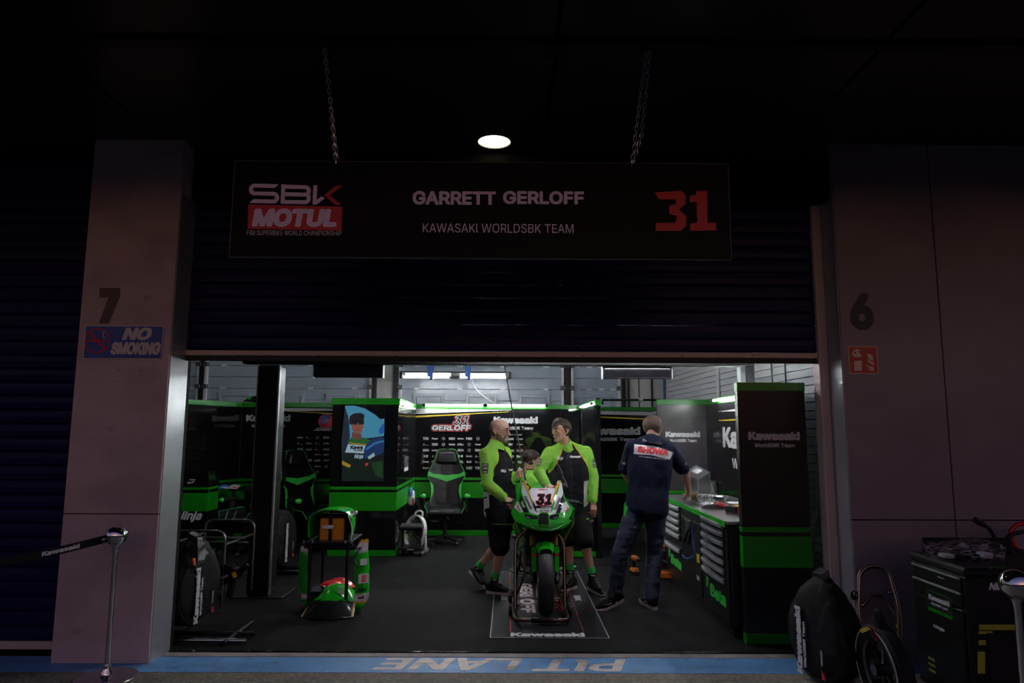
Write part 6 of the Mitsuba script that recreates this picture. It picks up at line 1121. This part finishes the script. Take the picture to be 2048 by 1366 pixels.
k, Q = fairing('green and white side fairing leaning right of the bodywork stand', [(727, 1078, 6.60, .03, 1.1), (722, 1098, 6.60, .075, 1.0), (723, 1130, 6.62, .085, .95), (724, 1165, 6.64, .08, .95), (722, 1195, 6.62, .08, .9), (715, 1212, 6.6, .06, .7), (706, 1221, 6.6, .04, .7)], 1,
    [(-1, zz(1204), G), (zz(1204), zz(1201), Yl), (zz(1201), zz(1186), Wt), (zz(1186), zz(1184.5), Kk), (zz(1184.5), zz(1103), G), (zz(1103), zz(1101), Kk), (zz(1101), zz(1083), Wt), (zz(1083), 2, Yl)])
f = lambda px_, py_, s, h, m=MT('black'), fat=.04: part(k, 'sticker' if not isinstance(s, str) else 'lettering', place(ext(tbox(s, -h*(1.3 if isinstance(s, str) else .6), -h/2, h*(1.3 if isinstance(s, str) else .6), h/2, fat), .003), at(px_, py_, 6.545), (.80, .6, 0), (0, 0, 1)), m)
f(723, 1097, 'DENIM', .03); f(727, 1124, sbox(0, 0, 1, 1), .055, MT('white')); f(727, 1157, sbox(0, 0, 1, 1), .085, MT('white')); f(723, 1180, 'Jonko', .035); f(722, 1195, 'Kawasaki', .022)
part(k, 'sticker', place(ext(tbox('31', -.022, -.03, .022, .03, .06, .25), .003), at(727, 1157, 6.54), (.80, .6, 0), (0, 0, 1)), MT('red_print'))
fairing('plain green side fairing leaning left of the bodywork stand', [(615, 1092, 6.6, .03, -1.1), (613, 1110, 6.60, .06, -1.05), (611, 1140, 6.62, .07, -1.0), (613, 1175, 6.62, .07, -1.0), (617, 1197, 6.6, .05, -1.0), (622, 1210, 6.6, .04, -.9)], -1, [(-1, zz(1196), G), (zz(1196), zz(1184), Wt), (zz(1184), zz(1102), G), (zz(1102), zz(1099), Kk), (zz(1099), 2, Wt)])
# red tail unit and green and black nose piece on the floor
rt = thing('tail_fairing', 'glossy red tail fairing with white lettering on the floor behind the green nose piece', 'motorcycle part'); P = []
c0 = gr(660, 1216)+V(-.03, 0, 0)
for j in range(9):
    t = j/8
    for i in range(17):
        u = -1+2*i/16; P.append((c0[0]+.205*u*(1-.10*t)+.04*(t-.3)+(.05 if u > .6 else 0)*(u-.6), 6.64+.42*t, .02+.24*(1-abs(u)**2.6)*(1-.25*(1-t))**1*(.55+.45*math.sin(pi*min(t+.25, 1)*.9))+.02*t))
part(rt, 'shell', sheet(P, .006, 17), MT('red_gloss'), 50); part(rt, 'lettering', place(ext(tbox('HRC', -.07, -.035, .07, .035, .08, .1), .003), at(678, 1190, 6.52), (.45, -.30, .8), (-.75, .1, .55)), MT('white')); part(rt, 'seat_pad', hull([(c0[0]+x, y, z) for x in (-.13, .12) for y, z in ((6.54, .14), (6.56, .18), (6.72, .20), (6.72, .14))]), MT('black_gloss'))
npc = thing('nose_fairing', 'glossy black nose piece with green top lying in front of the bodywork stand', 'motorcycle part'); P, C = [], []
c0 = gr(647, 1243); Wd = .235
for j in range(29):
    t = j/28
    for i in range(41):
        u = -1+2*i/40; r = 1-t
        y = c0[1]+.02+.46*t+.10*u*u; z = .012+.215*math.sin(min(t*1.15, 1)*pi/2)*(1-.55*abs(u)**2.2)-.05*max(t-.8, 0)
        P.append((c0[0]+Wd*u*(1-.25*t), y, z)); e = t-.34-.12*abs(u)**2
        C.append(G if e > 0 and t > .3 and abs(u) < .90 else ((Wt if abs(u) > .965 else Yl) if abs(u) > .93 and t < .5 else Kk))
C2 = np.vstack([C, C]); part(npc, 'shell', sheet(P, .006, 41), MT('colour_gloss'), True, color=C2)
for u in (-.3, .12, .35): part(npc, 'crease', tube([(c0[0]+Wd*u*(1-.25*t), c0[1]+.02+.46*t+.1*u*u, .014+.215*math.sin(min(t*1.15, 1)*pi/2)*(1-.55*abs(u)**2.2)) for t in (.62, .72, .82)], .003, 5), MT('green_dark'), True)
# ---------------------------------------------------------------- wheels under covers
def covered_wheel(lab, c, yaw, R=.33, peak=True, lab2='Kawasaki', sub='WorldSBK Team', tilt=0., down=False):
    k = thing('covered_wheel', lab, 'wheel', None)
    with frame(TR(*c, yaw) @ TR(0, 0, R+.03, 0, 1, tilt)):          # the disc faces -y in its own frame
        m = lathe([(0, -.105), (R*.55, -.11), (R*.86, -.095), (R*1.0, -.05), (R*1.02, 0), (R, .05), (R*.86, .095), (R*.5, .11), (0, .105)], 48, (0, 0, 0), (0, 1, 0)).subdivide()
        v = m.vertices; n = m.vertex_normals; th = np.arctan2(v[:, 0], v[:, 2]); v = v+n*((meshkit.fbm(v*14, 3, 5)-.5)*.03)[:, None]
        if peak: up_ = np.clip(v[:, 2]/R, 0, 1)**3; v[:, 2] += up_*.07; v[:, 0] *= 1-.15*up_; 
        m.vertices = v; cv = part(k, 'cover', m, MT('cover_cloth'), True)
        for w_, o_, L_, h_ in ((lab2, (-.075, -.27), .44, .062), (sub, (-.035, -.22), .30, .026)): part(cv, 'lettering', place(ext(tbox(w_, 0, 0, L_, h_, .06 if h_ > .05 else .03), .004), (o_[0]-.02 if down else o_[0], -.125, o_[1]+L_ if down else o_[1]), (0, 0, -1 if down else 1), (1 if down else -1, 0, 0)), MT('logo_print'))
        part(cv, 'lettering', place(ext(tbox('WARMER', 0, 0, .10, .016, .03), .004), (.125, -.122, -.16), (0, 0, 1), (-1, 0, 0)), MT('grey_print')); part(cv, 'emblem', place(ext(Polygon([(0, 0), (.05, .012), (.02, .02), (.06, .035), (0, .03)]), .004), (.145, -.122, -.24), (0, 0, 1), (-1, 0, 0)), MT('red_print'))
        part(cv, 'seam', tube([(R*.9*math.sin(a), -.092, R*.9*math.cos(a)) for a in np.linspace(0, 2*pi, 40)[:-1]], .004, 5, True), MT('black'), True)
        t = part(k, 'tyre', lathe([(R*.7, -.085), (R*.93, -.085), (R*.985, -.03), (R*.985, .03), (R*.93, .085), (R*.7, .085), (R*.7, -.085)], 48, (0, 0, -.012), (0, 1, 0)), MT('rubber'), 30)
        if peak: part(cv, 'handle_flap', hull([(x, y, R+z) for x, y, z in ((-.06, -.02, .02), (.06, -.02, .02), (-.05, .03, .13), (.04, .03, .13), (-.05, -.04, .10), (.04, -.04, .10), (0, .06, .03))]), MT('cover_vinyl'))
    return k
mat('cover_cloth', (.007, .007, .008), .75, spec=.2); mat('cover_vinyl', (.03, .028, .03), .25)
covered_wheel('wheel under a black printed cover in front of the right hand wall', (2.145, 4.82, -.02), -1.33, .30, True)
wl_ = covered_wheel('wheel under a black printed cover and clear hood beside the pier', (-2.63, 5.90, .04), 1.40, .305, True, sub='WorldSSP Team')
covered_wheel('wheel under a black printed cover behind the black post', (*(at(556, 1120, 8.3)*V(1, 1, 0))[:2], .06), 1.45, .31, False, down=True)
hd_ = thing('hood', 'crumpled dark plastic hood pulled over the covered wheel by the pier', 'cover'); q = at(391, 1092, 5.80)
t = hull([q+V(*p) for p in ((-.09, -.05, -.14), (.05, -.08, -.16), (-.05, -.02, .06), (.03, -.02, .075), (.10, .06, -.10), (-.06, .10, -.1), (.03, .09, .06))]).subdivide().subdivide().subdivide(); t.vertices += (meshkit.noise(t.vertices*22, 3)-.5)[:, None]*V(.04, .04, .03); part(hd_, 'film', t, MT('cover_vinyl'), 40); part(hd_, 'tag', hs((*(q+V(.035, -.10, -.09)), .014), (*(q+V(.045, -.10, -.13)), .012)), MT('orange'), True)
ws_ = thing('wheel_stand', 'low black wheel stand with two floor bars under the covered wheel by the pier', 'stand')
for y in (5.62, 5.80): part(ws_, 'bar', tube([(-2.85, y, .025), (-2.05, y, .025)], .018, 8), MT('steel' if y < 5.7 else 'black_satin'), True)
for x in (-2.7, -2.2): part(ws_, 'cross_bar', tube([(x, 5.55, .022), (x, 6.15, .022)], .018, 8), MT('black'), True)
ws2 = thing('wheel_stand', 'low black wheel stand under the covered wheel behind the black post', 'stand'); q = at(566, 1180, 8.3)*V(1, 1, 0)
for y in (-.12, .12): part(ws2, 'bar', tube([(q[0]-.3, q[1]+y, .03), (q[0]+.28, q[1]+y, .03)], .025, 8), MT('black_satin'), True)
# tubular trolley behind the pier
tr = thing('tyre_trolley', 'tubular grey tyre trolley between the pier and the black post', 'trolley')
for Y, xs_, zt in ((6.3, (344, 452), 1062), (7.0, (412, 510), 1040)):
    a, b = at(xs_[0], zt, Y), at(xs_[1], zt, Y); part(tr, 'end_hoop', tube(bend([a*V(1, 1, 0)+V(0, 0, .09), a, b, b*V(1, 1, 0)+V(0, 0, .09)], .09, 6), .0115, 8), MT('steel'), True)
for (p, q, Y) in (((356, 1084), (497, 1085), 6.6), ((388, 1075), (489, 1076), 6.65)): part(tr, 'cross_bar', tube([at(*p, Y), at(*q, Y)], .010, 8), MT('steel'), True)
for p, q in ((at(343, 1088, 6.3), at(405, 1067, 7.0)), (at(450, 1090, 6.3), at(505, 1068, 7.0))): part(tr, 'side_bar', tube([p, q], .010, 8), MT('steel'), True)
for x, y in ((409, 1037), (418, 1037)): pass
for a, b in (((450, 1040), (456, 1022)), ((466, 1040), (473, 1022))): part(tr, 'prong', tube([at(*a, 7.0), at(*b, 7.1)], .008, 6), MT('steel'), True)
for x, y in ((at(344, 1, 6.3)[0], 6.3), (at(452, 1, 6.3)[0], 6.3), (at(412, 1, 7)[0], 7.0), (at(510, 1, 7)[0], 7.0)): part(tr, 'castor', lathe([(0, -.015), (.04, -.015), (.045, 0), (.04, .015), (0, .015)], 16, (x, y, .046), (1, 0, 0)), MT('rubber'), 30)
tw = thing('tyre_warmer_box', 'black tyre warmer control box with a yellow sticker behind the covered wheel', 'control box')
with frame(TR(*(at(462, 1150, 6.35)), 0, 1, 0, -.42)):
    part(tw, 'case', hull([(x, y, z) for x, y, z in ((-.12, -.06, -.05), (.12, -.06, -.05), (-.12, .06, -.05), (.12, .06, -.05), (-.10, -.06, .09), (.0, -.06, .12), (.06, -.06, .05), (-.10, .06, .09), (.0, .06, .12), (.06, .06, .05))]), MT('black_gloss')); part(tw, 'sticker', onY(sbox(.035, -.035, .075, .015), -.06, .002), MT('yellow_print')); part(tw, 'label', onY(sbox(-.08, .0, .0, .02), -.06, .002), MT('grey_print')); part(tw, 'grip', cyl((.10, 0, .0), (.17, 0, .03), .03, 12), MT('black'), True)
    part(tw, 'post', cyl((0, 0, -.05), (-.08, 0, -.17), .03, 10), MT('black'), True)
sp = thing('spare_part', 'small machined suspension parts on the floor beside the pier', 'motorcycle part'); q = at(348, 1180, 6.3)
part(sp, 'tube', cyl(q, q+V(.03, .1, .12), .014, 10), MT('chrome'), True); part(sp, 'tube', cyl(q+V(-.03, 0, -.12), q+V(.04, .05, -.06), .02, 10), MT('steel'), True); part(sp, 'foot', cyl((q[0]-.03, q[1], 0), (q[0]-.03, q[1], q[2]-.1), .03, 10), MT('black'), True)
# desk with papers at the rear left
dk = thing('desk', 'dark desk strewn with papers in the shadow at the rear left', 'desk'); a, b = at(424, 985, 9.9), at(530, 985, 9.9); part(dk, 'top', bx(-3.98, b[0], 9.95, 10.55, .78, .81, .004), MT('black_satin'))
for x in (-3.94, b[0]-.04):
    for y in (10.0, 10.5): part(dk, 'leg', bx(x-.02, x+.02, y-.02, y+.02, 0, .78, .003), MT('black'))
for lab, px_, w, m, dz, h in (('white and red leaflet on the dark desk', 467, .19, 'paper', 0, .03), ('blue and white leaflet on the dark desk', 444, .16, 'blue', -.0, .03)):
    k = thing('leaflet', lab, 'paper'); c = at(px_, 974, 10.1); part(k, 'sheet', hull([(c[0]+x, 10.1+y, .811+z) for x, y, z in ((-w/2, -.1, 0), (w/2, -.1, 0), (w/2-.03, .12, .03), (-w/2+.05, .12, .05), (0, 0, .035))]), MT(m)); part(k, 'print', bx(c[0]+.02, c[0]+.08, 10.01, 10.05, .811+.012, .835, .002), MT('red_print' if m == 'paper' else 'paper'))
k = thing('bag', 'dark crumpled bag with a green patch on top of the partition by the black post', 'bag'); q = at(503, 803, 10.7); t = hull([q+V(*p) for p in ((-.14, -.02, 0), (.14, -.02, 0), (-.10, .04, .05), (.03, .02, .10), (.12, .03, .08), (-.05, .0, .05))]).subdivide().subdivide(); t.vertices += (meshkit.noise(t.vertices*25, 1)-.5)[:, None]*.02; t.vertices[:, 2] += ZT-t.vertices[:, 2].min(); part(k, 'body', t, MT('black_gloss'), 30); part(k, 'patch', hs((q[0]-.03, q[1]-.03, ZT+.06, .02), (q[0]+.01, q[1]-.03, ZT+.09, .016)), MT('green_gloss'), True)
# ---------------------------------------------------------------- barrier posts
def barrier(lab, base, sc=1.0):
    k = thing('barrier_post', lab, 'barrier post')
    part(k, 'base', lathe([(0, 0), (.19, 0), (.193, .006), (.19, .012), (.05, .022), (.03, .03), (0, .03)], 48, base), MT('steel'), 30); part(k, 'collar', lathe([(0, .02), (.04, .02), (.036, .045), (.026, .06), (.024, .09), (0, .09)], 24, base), MT('chrome'), 30)
    part(k, 'pole', lathe([(0, .05), (.0165, .05), (.0165, .82), (.020, .85), (.034, .875), (0, .875)], 24, base), MT('chrome'), 30); part(k, 'ball', lathe([(.0001+.072*math.sin(t), .935-.072*math.cos(t)) for t in np.linspace(0, pi, 28)], 40, base), MT('chrome'), True, 'polished ball top'); return k
q = gr(212, 1357); b1_ = barrier('chrome barrier post with ball top and black belt before the pier', (q[0], q[1], 0))
bp = V(q[0], q[1], .935); e = at(0, 1107, 4.35); e2 = bp+(e-bp)*1.9; rg_ = unit((e2-bp)*V(1, 1, 0)); n_ = 24; Pp = []
for i in range(n_+1):
    c = bp+(e2-bp)*(i/n_); c = c-V(0, 0, .05*math.sin(pi*i/n_)); Pp += [c+V(0, 0, .026), c-V(0, 0, .026)]
part(b1_, 'belt', sheet(Pp, .002, 2), MT('belt_black'), True, 'black printed retractable belt'); mat('belt_black', (.010, .010, .011), .7, spec=.1)
def belt_text(s, f0, f1, h, m=MT('grey_print')):
    a, b = bp+(e2-bp)*f0-V(0, 0, .05*math.sin(pi*f0)), bp+(e2-bp)*f1-V(0, 0, .05*math.sin(pi*f1)); right = unit(b-a)
    nrm = unit(np.cross(right, V(0, 0, 1))); part(b1_, 'lettering', place(ext(tbox(s, 0, -h/2, np.linalg.norm(b-a), h/2, .05), .0015), a+nrm*.003 if nrm[1] < 0 else a-nrm*.003, right, V(0, 0, 1)), m)
belt_text('Kawasaki', .35, .18, .030); belt_text('ninja', .075, .06, .022)
rgb_ = barrier('chrome barrier post with ball top at the right edge of the view', (atX(2041, 1160, 2.49)[0], 3.46, 0))
# ---------------------------------------------------------------- right: cart, scooter, paddock stand with a wheel
ct_ = thing('tool_cart', 'black wheeled tool cart with green and white stickers before the right wall', 'tool cart')
tx0, ty0, ty1, tz = 2.64, 4.06, 4.60, .895; tx1 = 3.5
part(ct_, 'body', bx(tx0, tx1, ty0, ty1, .10, tz-.05, .012), MT('black_satin')); part(ct_, 'top', bx(tx0-.012, tx1+.01, ty0-.012, ty1+.012, tz-.05, tz, .015), MT('black')); part(ct_, 'back_rail', bx(tx0+.08, tx1-.2, ty1-.02, ty1+.01, tz, tz+.09, .006), MT('black_satin'))
for i, (za, zb) in enumerate(((tz-.145, tz-.07), (tz-.235, tz-.155), (.14, tz-.25))):
    d = part(ct_, 'drawer' if i < 2 else 'door', bx(tx0-.010, tx0+.004, ty0+.04, ty1-.03, za, zb, .004), MT('black_satin'))
    if i < 2: part(d, 'handle', bx(tx0-.022, tx0-.008, ty0+.04, ty1-.03, zb-.006, zb+.008, .003), MT('aluminium'))
def ctx(s, ya, yb, za, zb, m, fat=.04, lean=0., o=.0105): part(ct_, 'lettering', onX(tbox(s, -ya, za, -yb, zb, fat, lean), tx0-o, .0015), m)
c1, c2 = atX(1857, 1180, tx0), atX(1910, 1240, tx0); ya, yb = c1[1], c2[1]; z1_, z2_ = atX(1857, 1178, tx0)[2], atX(1857, 1218, tx0)[2]
part(ct_, 'sticker', onX(rr(-ya, z2_, -yb, z1_, .006), tx0-.0105, .001), MT('green')); part(ct_, 'sticker', onX(rr(-ya+.003, z2_+.003, -yb-.003, z1_-.003, .004), tx0-.0115, .001), MT('black')); part(ct_, 'sticker', onX(sbox(-ya+.003, z2_+.003, -yb-.003, z2_+.022), tx0-.0125, .001), MT('green'))
ctx('Kawasaki', ya-.02, yb+.02, z1_-.055, z1_-.022, MT('logo_print'), .05, 0, .013); ctx('WorldSBK Team', ya-.04, yb+.04, z1_-.082, z1_-.066, MT('logo_print'), .02, 0, .013)
a, b = atX(1869, 1248, tx0), atX(1893, 1262, tx0); ctx('Ninja', a[1], b[1], b[2]-.012, a[2]+.004, MT('logo_print'), .03, .3)
a, b = atX(1878, 1152, tx0), atX(1893, 1159, tx0); ctx('Galfer', a[1], b[1], b[2], a[2], MT('logo_print'), .02, .2)
for y, z in ((4.28, .60), (4.22, .60)): part(ct_, 'lock', cyl((tx0-.016, y, z), (tx0-.008, y, z), .012, 10), MT('steel'))
for i in range(3): part(ct_, 'vent', onX(sbox(-4.47, .27-.035*i, -4.40, .285-.035*i), tx0-.0105, .001), MT('yellow_green'))
mat('yellow_green', (.30, .30, .02), .5)
def cty(s, b, m, fat=.03, lean=0.): part(ct_, 'lettering', onY(ptx(s, ty0, b, fat, lean), ty0-.0005, .0015), m)
cty('Ninja', (1978, 1165, 2020, 1184), MT('logo_print'), .03, .3); part(ct_, 'sticker', onY(Polygon(pw(ty0, [(1981, 1134), (2010, 1134), (2010, 1152), (1981, 1152)])), ty0, .001), MT('green_dark')); part(ct_, 'sticker', onY(Polygon(pw(ty0, [(1982, 1135), (2009, 1135), (2009, 1148), (1982, 1148)])), ty0-.001, .001), MT('black')); cty('Kawasaki', (1984, 1137.5, 2008, 1141.5), MT('logo_print'))
for b in ((1958, 1249, 2042, 1260), (1957, 1262, 1985, 1268), (1957, 1280, 1972, 1290), (1955, 1303, 1970, 1347)): part(ct_, 'stripe', onY(Polygon(pw(ty0, [(b[0], b[1]), (b[2], b[1]), (b[2], b[3]), (b[0], b[3])])), ty0, .001), MT('yellow_green'), label='dull yellow-green stripe')
part(ct_, 'hatch', bx(*sorted((at(1972, 1270, ty0)[0], at(2044, 1270, ty0)[0])), ty0-.012, ty0+.01, .12, at(1972, 1266, ty0)[2], .006), MT('black'))
for x in (tx0+.08, tx1-.08):
    for y in (ty0+.08, ty1-.08): part(ct_, 'castor', lathe([(0, -.018), (.045, -.018), (.05, 0), (.045, .018), (0, .018)], 16, (x, y, .051), (1, 0, 0)), MT('rubber'), 30)
k = thing('plastic_bag', 'crumpled clear plastic bag of parts lying on top of the tool cart', 'bag'); c = at(1920, 1098, 4.35)*V(1, 1, 0)+V(0, 0, tz)
t = trimesh.creation.icosphere(subdivisions=4); t.apply_scale((.25, .11, .065)); nz = meshkit.fbm(t.vertices*V(14, 18, 24), 3, 5); t.vertices += t.vertex_normals*((nz-.5)*.13)[:, None]; t.vertices[:, 2] = np.maximum(t.vertices[:, 2], -.045); t.apply_translation(c+V(.03, 0, .047)); part(k, 'film', t, MT('acrylic'), 40)
for i in range(4): part(k, 'packet', bx(c[0]-.12+.08*i, c[0]-.06+.08*i, c[1]-.04, c[1]+.04, tz+.006, tz+.03+.01*(i % 2), .006), MT(('grey_print', 'black', 'black', 'grey_print')[i]))
bk2 = thing('scooter', 'kick scooter with black handlebar and red frame parked behind the tool cart', 'scooter'); Yb = 4.82
part(bk2, 'handlebar', tube(bend([at(1962, 1047, Yb), at(1981, 1058, Yb), at(1990, 1078, Yb), at(2003, 1084, Yb), at(2025, 1068, Yb), at(2060, 1060, Yb+.1)], .03, 6), .0135, 8), MT('black_satin'), True); part(bk2, 'grip', tube([at(1949, 1039, Yb), at(1966, 1049, Yb)], .020, 10), MT('rubber'), True); part(bk2, 'grip', tube([at(2058, 1060, Yb+.1), at(2090, 1064, Yb+.12)], .020, 10), MT('rubber'), True)
q = at(2000, 1084, Yb); part(bk2, 'clamp', bx(q[0]-.035, q[0]+.035, Yb-.03, Yb+.03, q[2]-.03, q[2]+.025, .008), MT('red'), label='red stem clamp'); part(bk2, 'stem', tube([q, q*V(1, 1, 0)+V(.03, .0, .22)], .018, 10), MT('black_satin'), True); part(bk2, 'cross_tube', tube([at(1944, 1078, Yb-.02), at(1990, 1087, Yb-.02), at(2060, 1108, Yb-.05)], .014, 8), MT('black_satin'), True)
part(bk2, 'frame_loop', tube(crv([at(2070, 1050, Yb+.02), at(2040, 1048, Yb+.02), at(2022, 1062, Yb+.02), at(2026, 1085, Yb+.02), at(2045, 1108, Yb+.02), at(2070, 1125, Yb+.02)]), .015, 8), MT('red'), True, 'red frame tube'); part(bk2, 'down_tube', tube([q*V(1, 1, 0)+V(.03, 0, .24), q*V(1, 1, 0)+V(.75, .02, .16)], .03, 10), MT('red'), True)
for x in (.02, .85): part(bk2, 'wheel', lathe([(.03, -.02), (.09, -.015), (.105, -.02), (.115, 0), (.105, .02), (.09, .015), (.03, .02), (.03, -.02)], 24, (q[0]+x, Yb, .118), (0, 1, 0)), MT('rubber'), 30)
# bronze stand leaning on the wall, and a wheel in front of it
ps2 = thing('paddock_stand', 'bronze tubular stand leaning against the right wall behind the upright wheel', 'stand'); Yp = 5.03
part(ps2, 'hoop', tube(bend([at(1735, 1290, Yp-.2), at(1717, 1240, Yp-.08), at(1718, 1145, Yp), at(1743, 1129, Yp+.01), at(1775, 1140, Yp), at(1800, 1222, Yp-.08), at(1798, 1290, Yp-.2)], .12, 7), .0165, 10), MT('bronze'), True); part(ps2, 'brace', tube(crv([at(1724, 1212, Yp-.06), at(1745, 1192, Yp-.04), at(1770, 1198, Yp-.04), at(1795, 1236, Yp-.07)]), .013, 8), MT('bronze'), True)
b0_, b1__ = at(1735, 1290, Yp-.2), at(1798, 1290, Yp-.2); part(ps2, 'foot_tube', tube([b0_, b0_*V(1, 1, 0)+V(.0, -.04, .02)], .0165, 10), MT('bronze'), True); part(ps2, 'foot_tube', tube([b1__, b1__*V(1, 1, 0)+V(.0, -.04, .02)], .0165, 10), MT('bronze'), True)
part(ps2, 'bolt', hs((*at(1778, 1185, Yp-.06), .014), (*at(1780, 1185, Yp-.03), .012)), MT('chrome'), True); part(ps2, 'roller', cyl(at(1706, 1190, Yp-.02), at(1714, 1192, Yp-.02), .034, 14), MT('dark_metal'), True); part(ps2, 'end_cap', cyl(at(1797, 1248, Yp-.1), at(1797, 1258, Yp-.12), .019, 10), MT('gold'), True)
uw = thing('wheel', 'upright spoked wheel in a black numbered tyre cover before the bronze stand', 'wheel')
with frame(TR(2.265, 4.30, .262, -1.56) @ TR(0, 0, 0, 0, 1, .06)):
    R = .26; part(uw, 'tyre', lathe([(R*.68, -.045), (R*.86, -.055), (R*.97, -.035), (R, 0), (R*.97, .035), (R*.86, .055), (R*.68, .045), (R*.68, -.045)], 48, (0, 0, 0), (0, 1, 0)), MT('cover_cloth'), 40, 'black cloth tyre cover')
    part(uw, 'rim', lathe([(R*.62, -.03), (R*.69, -.042), (R*.69, .042), (R*.62, .03), (R*.62, -.03)], 40, (0, 0, 0), (0, 1, 0)), MT('dark_metal'), 30); part(uw, 'hub', lathe([(.0, -.07), (.035, -.07), (.04, 0), (.035, .07), (0, .07)], 20, (0, 0, 0), (0, 1, 0)), MT('dark_metal'), 30)
    for i in range(6): a = i*pi/3+.2; part(uw, 'spoke', hull([(math.sin(a+t)*r, y, math.cos(a+t)*r) for r, t in ((.035, -.35), (.035, .35), (R*.63, -.05), (R*.63, .05)) for y in (-.014, .014)]), MT('dark_metal'))
    part(uw, 'seam', tube([(R*.88*math.sin(a), -.055, R*.88*math.cos(a)) for a in np.linspace(0, 2*pi, 48)[:-1]], .005, 5, True), MT('grey_print'), True)
    part(uw, 'flap', hull([(x, y, z) for x, y, z in ((-.05, -.04, R*.9), (.05, -.04, R*.9), (-.035, 0, R*1.32), (.035, 0, R*1.32), (-.05, .03, R*.95), (.05, .03, R*.95), (0, -.03, R*1.28))]), MT('cover_cloth'))
    part(uw, 'number', place(ext(tbox('31', -.026, -.042, .026, .042, .07, .1), .004), (.03, -.058, R*.84), (1, 0, 0), (0, -.25, 1)), MT('red_print')); part(uw, 'number', place(ext(tbox('31', -.019, -.035, .019, .035, .03, .1), .006), (.03, -.058, R*.84), (1, 0, 0), (0, -.25, 1)), MT('black')); part(uw, 'lettering', place(ext(tbox('DIABLO', -.05, -.012, .05, .012, .05), .004), (-.075, -.058, R*.80), (.9, 0, .42), (-.4, -.25, .9)), MT('yellow_print'))
# wall signs
ns = thing('wall_sign', 'blue enamel sign reading NO SMOKING on the pier numbered 7', 'sign'); SP = lambda pts: Polygon(pw(YF, pts))
a, b = at(166.5, 718, YF), at(329, 652, YF); part(ns, 'plate', onY(rr(a[0], a[2], b[0], b[2], .014), YF-.001, .006), MT('sign_blue')); part(ns, 'border', onY(rr(a[0], a[2], b[0], b[2], .014).difference(rr(a[0]+.006, a[2]+.006, b[0]-.006, b[2]-.006, .010)), YF-.0065, .002), MT('sign_grey'))
part(ns, 'lettering', onY(ptx('NO', YF, (245, 655.5, 306, 680.5), .07, .22), YF-.0065, .002), MT('sign_grey')); part(ns, 'lettering', onY(ptx('SMOKING', YF, (222, 684.5, 323, 709.5), .075, .16), YF-.0065, .002), MT('sign_grey'))
cx_, cz_ = pw(YF, [(195.5, 681.5)])[0]; Rr = .096; C_ = Point(cx_, cz_); bar_ = LineString([(cx_-Rr*.72, cz_+Rr*.72), (cx_+Rr*.72, cz_-Rr*.72)]).buffer(.009)
part(ns, 'prohibition_ring', onY(C_.buffer(Rr).difference(C_.buffer(Rr-.010)).union(bar_), YF-.0065, .002), MT('sign_red')); part(ns, 'cigarette', onY(sbox(cx_-.072, cz_-.010, cx_+.062, cz_+.006), YF-.0085, .002), MT('sign_red')); part(ns, 'smoke', onY(LineString([(cx_+.052, cz_+.02), (cx_+.04, cz_+.045), (cx_+.048, cz_+.08)]).buffer(.003), YF-.0065, .002), MT('sign_grey'))
es = thing('wall_sign', 'square red fire extinguisher sign on the grey wall under the number 6', 'sign')
a, b = at(1698.5, 747.5, YF), at(1753, 693, YF); part(es, 'plate', onY(rr(a[0], a[2], b[0], b[2], .008), YF-.001, .004), MT('sign_cream')); part(es, 'field', onY(rr(a[0]+.005, a[2]+.005, b[0]-.005, b[2]-.005, .006), YF-.0045, .001), MT('sign_fire_red'))
q7 = lambda pts: Polygon(pw(YF, [(1600+u/4.268, 480+v/4.268) for u, v in pts]))
part(es, 'extinguisher', onY(shapely.union_all([q7([(455, 985), (460, 975), (475, 968), (475, 950), (495, 948), (500, 965), (515, 975), (522, 990), (522, 1000), (455, 1000)]), q7([(460, 1032), (522, 1030), (525, 1115), (462, 1118)]), q7([(440, 985), (445, 955), (462, 940), (478, 932), (510, 935), (510, 945), (480, 948), (460, 955), (452, 985)])]), YF-.0055, .001), MT('sign_cream'), label='pale extinguisher symbol')
for pts in ([(562, 965), (590, 985), (592, 965), (620, 1000), (618, 1035), (590, 1020), (572, 995)], [(568, 1010), (590, 1030), (625, 1045), (625, 1070), (600, 1060), (580, 1045)], [(556, 1055), (580, 1075), (625, 1085), (627, 1105), (595, 1095), (570, 1080)], [(575, 1090), (600, 1102), (627, 1105), (627, 1118), (600, 1118), (585, 1108)]): part(es, 'flame', onY(q7(pts), YF-.0055, .001), MT('sign_cream'))
# ---------------------------------------------------------------- groups of repeats
GROUPS = {'light_bar': 'white light bars in the garage', 'screen': 'black hanging screens', 'base_cabinet': 'low black and green base cabinets', 'chain': 'chains of the hanging sign', 'paddock_stand': 'tubular motorcycle stands', 'covered_wheel': 'wheels under printed black covers', 'wheel_stand': 'low black wheel stands',
    'side_fairing': 'loose green side fairings', 'tray': 'steel trays on the workbench', 'drill': 'orange cordless drills', 'leaflet': 'leaflets on the dark desk', 'barrier_post': 'chrome barrier posts', 'wall_sign': 'signs on the front walls', 'person': 'people in the garage', 'cable': 'thin cables'}
for k in list(labels):
    n = k[:-4] if k[-4:-3] == '_' and k[-3:].isdigit() else k
    if n in GROUPS and 'category' in labels[k]: labels[k].setdefault('group', GROUPS[n])
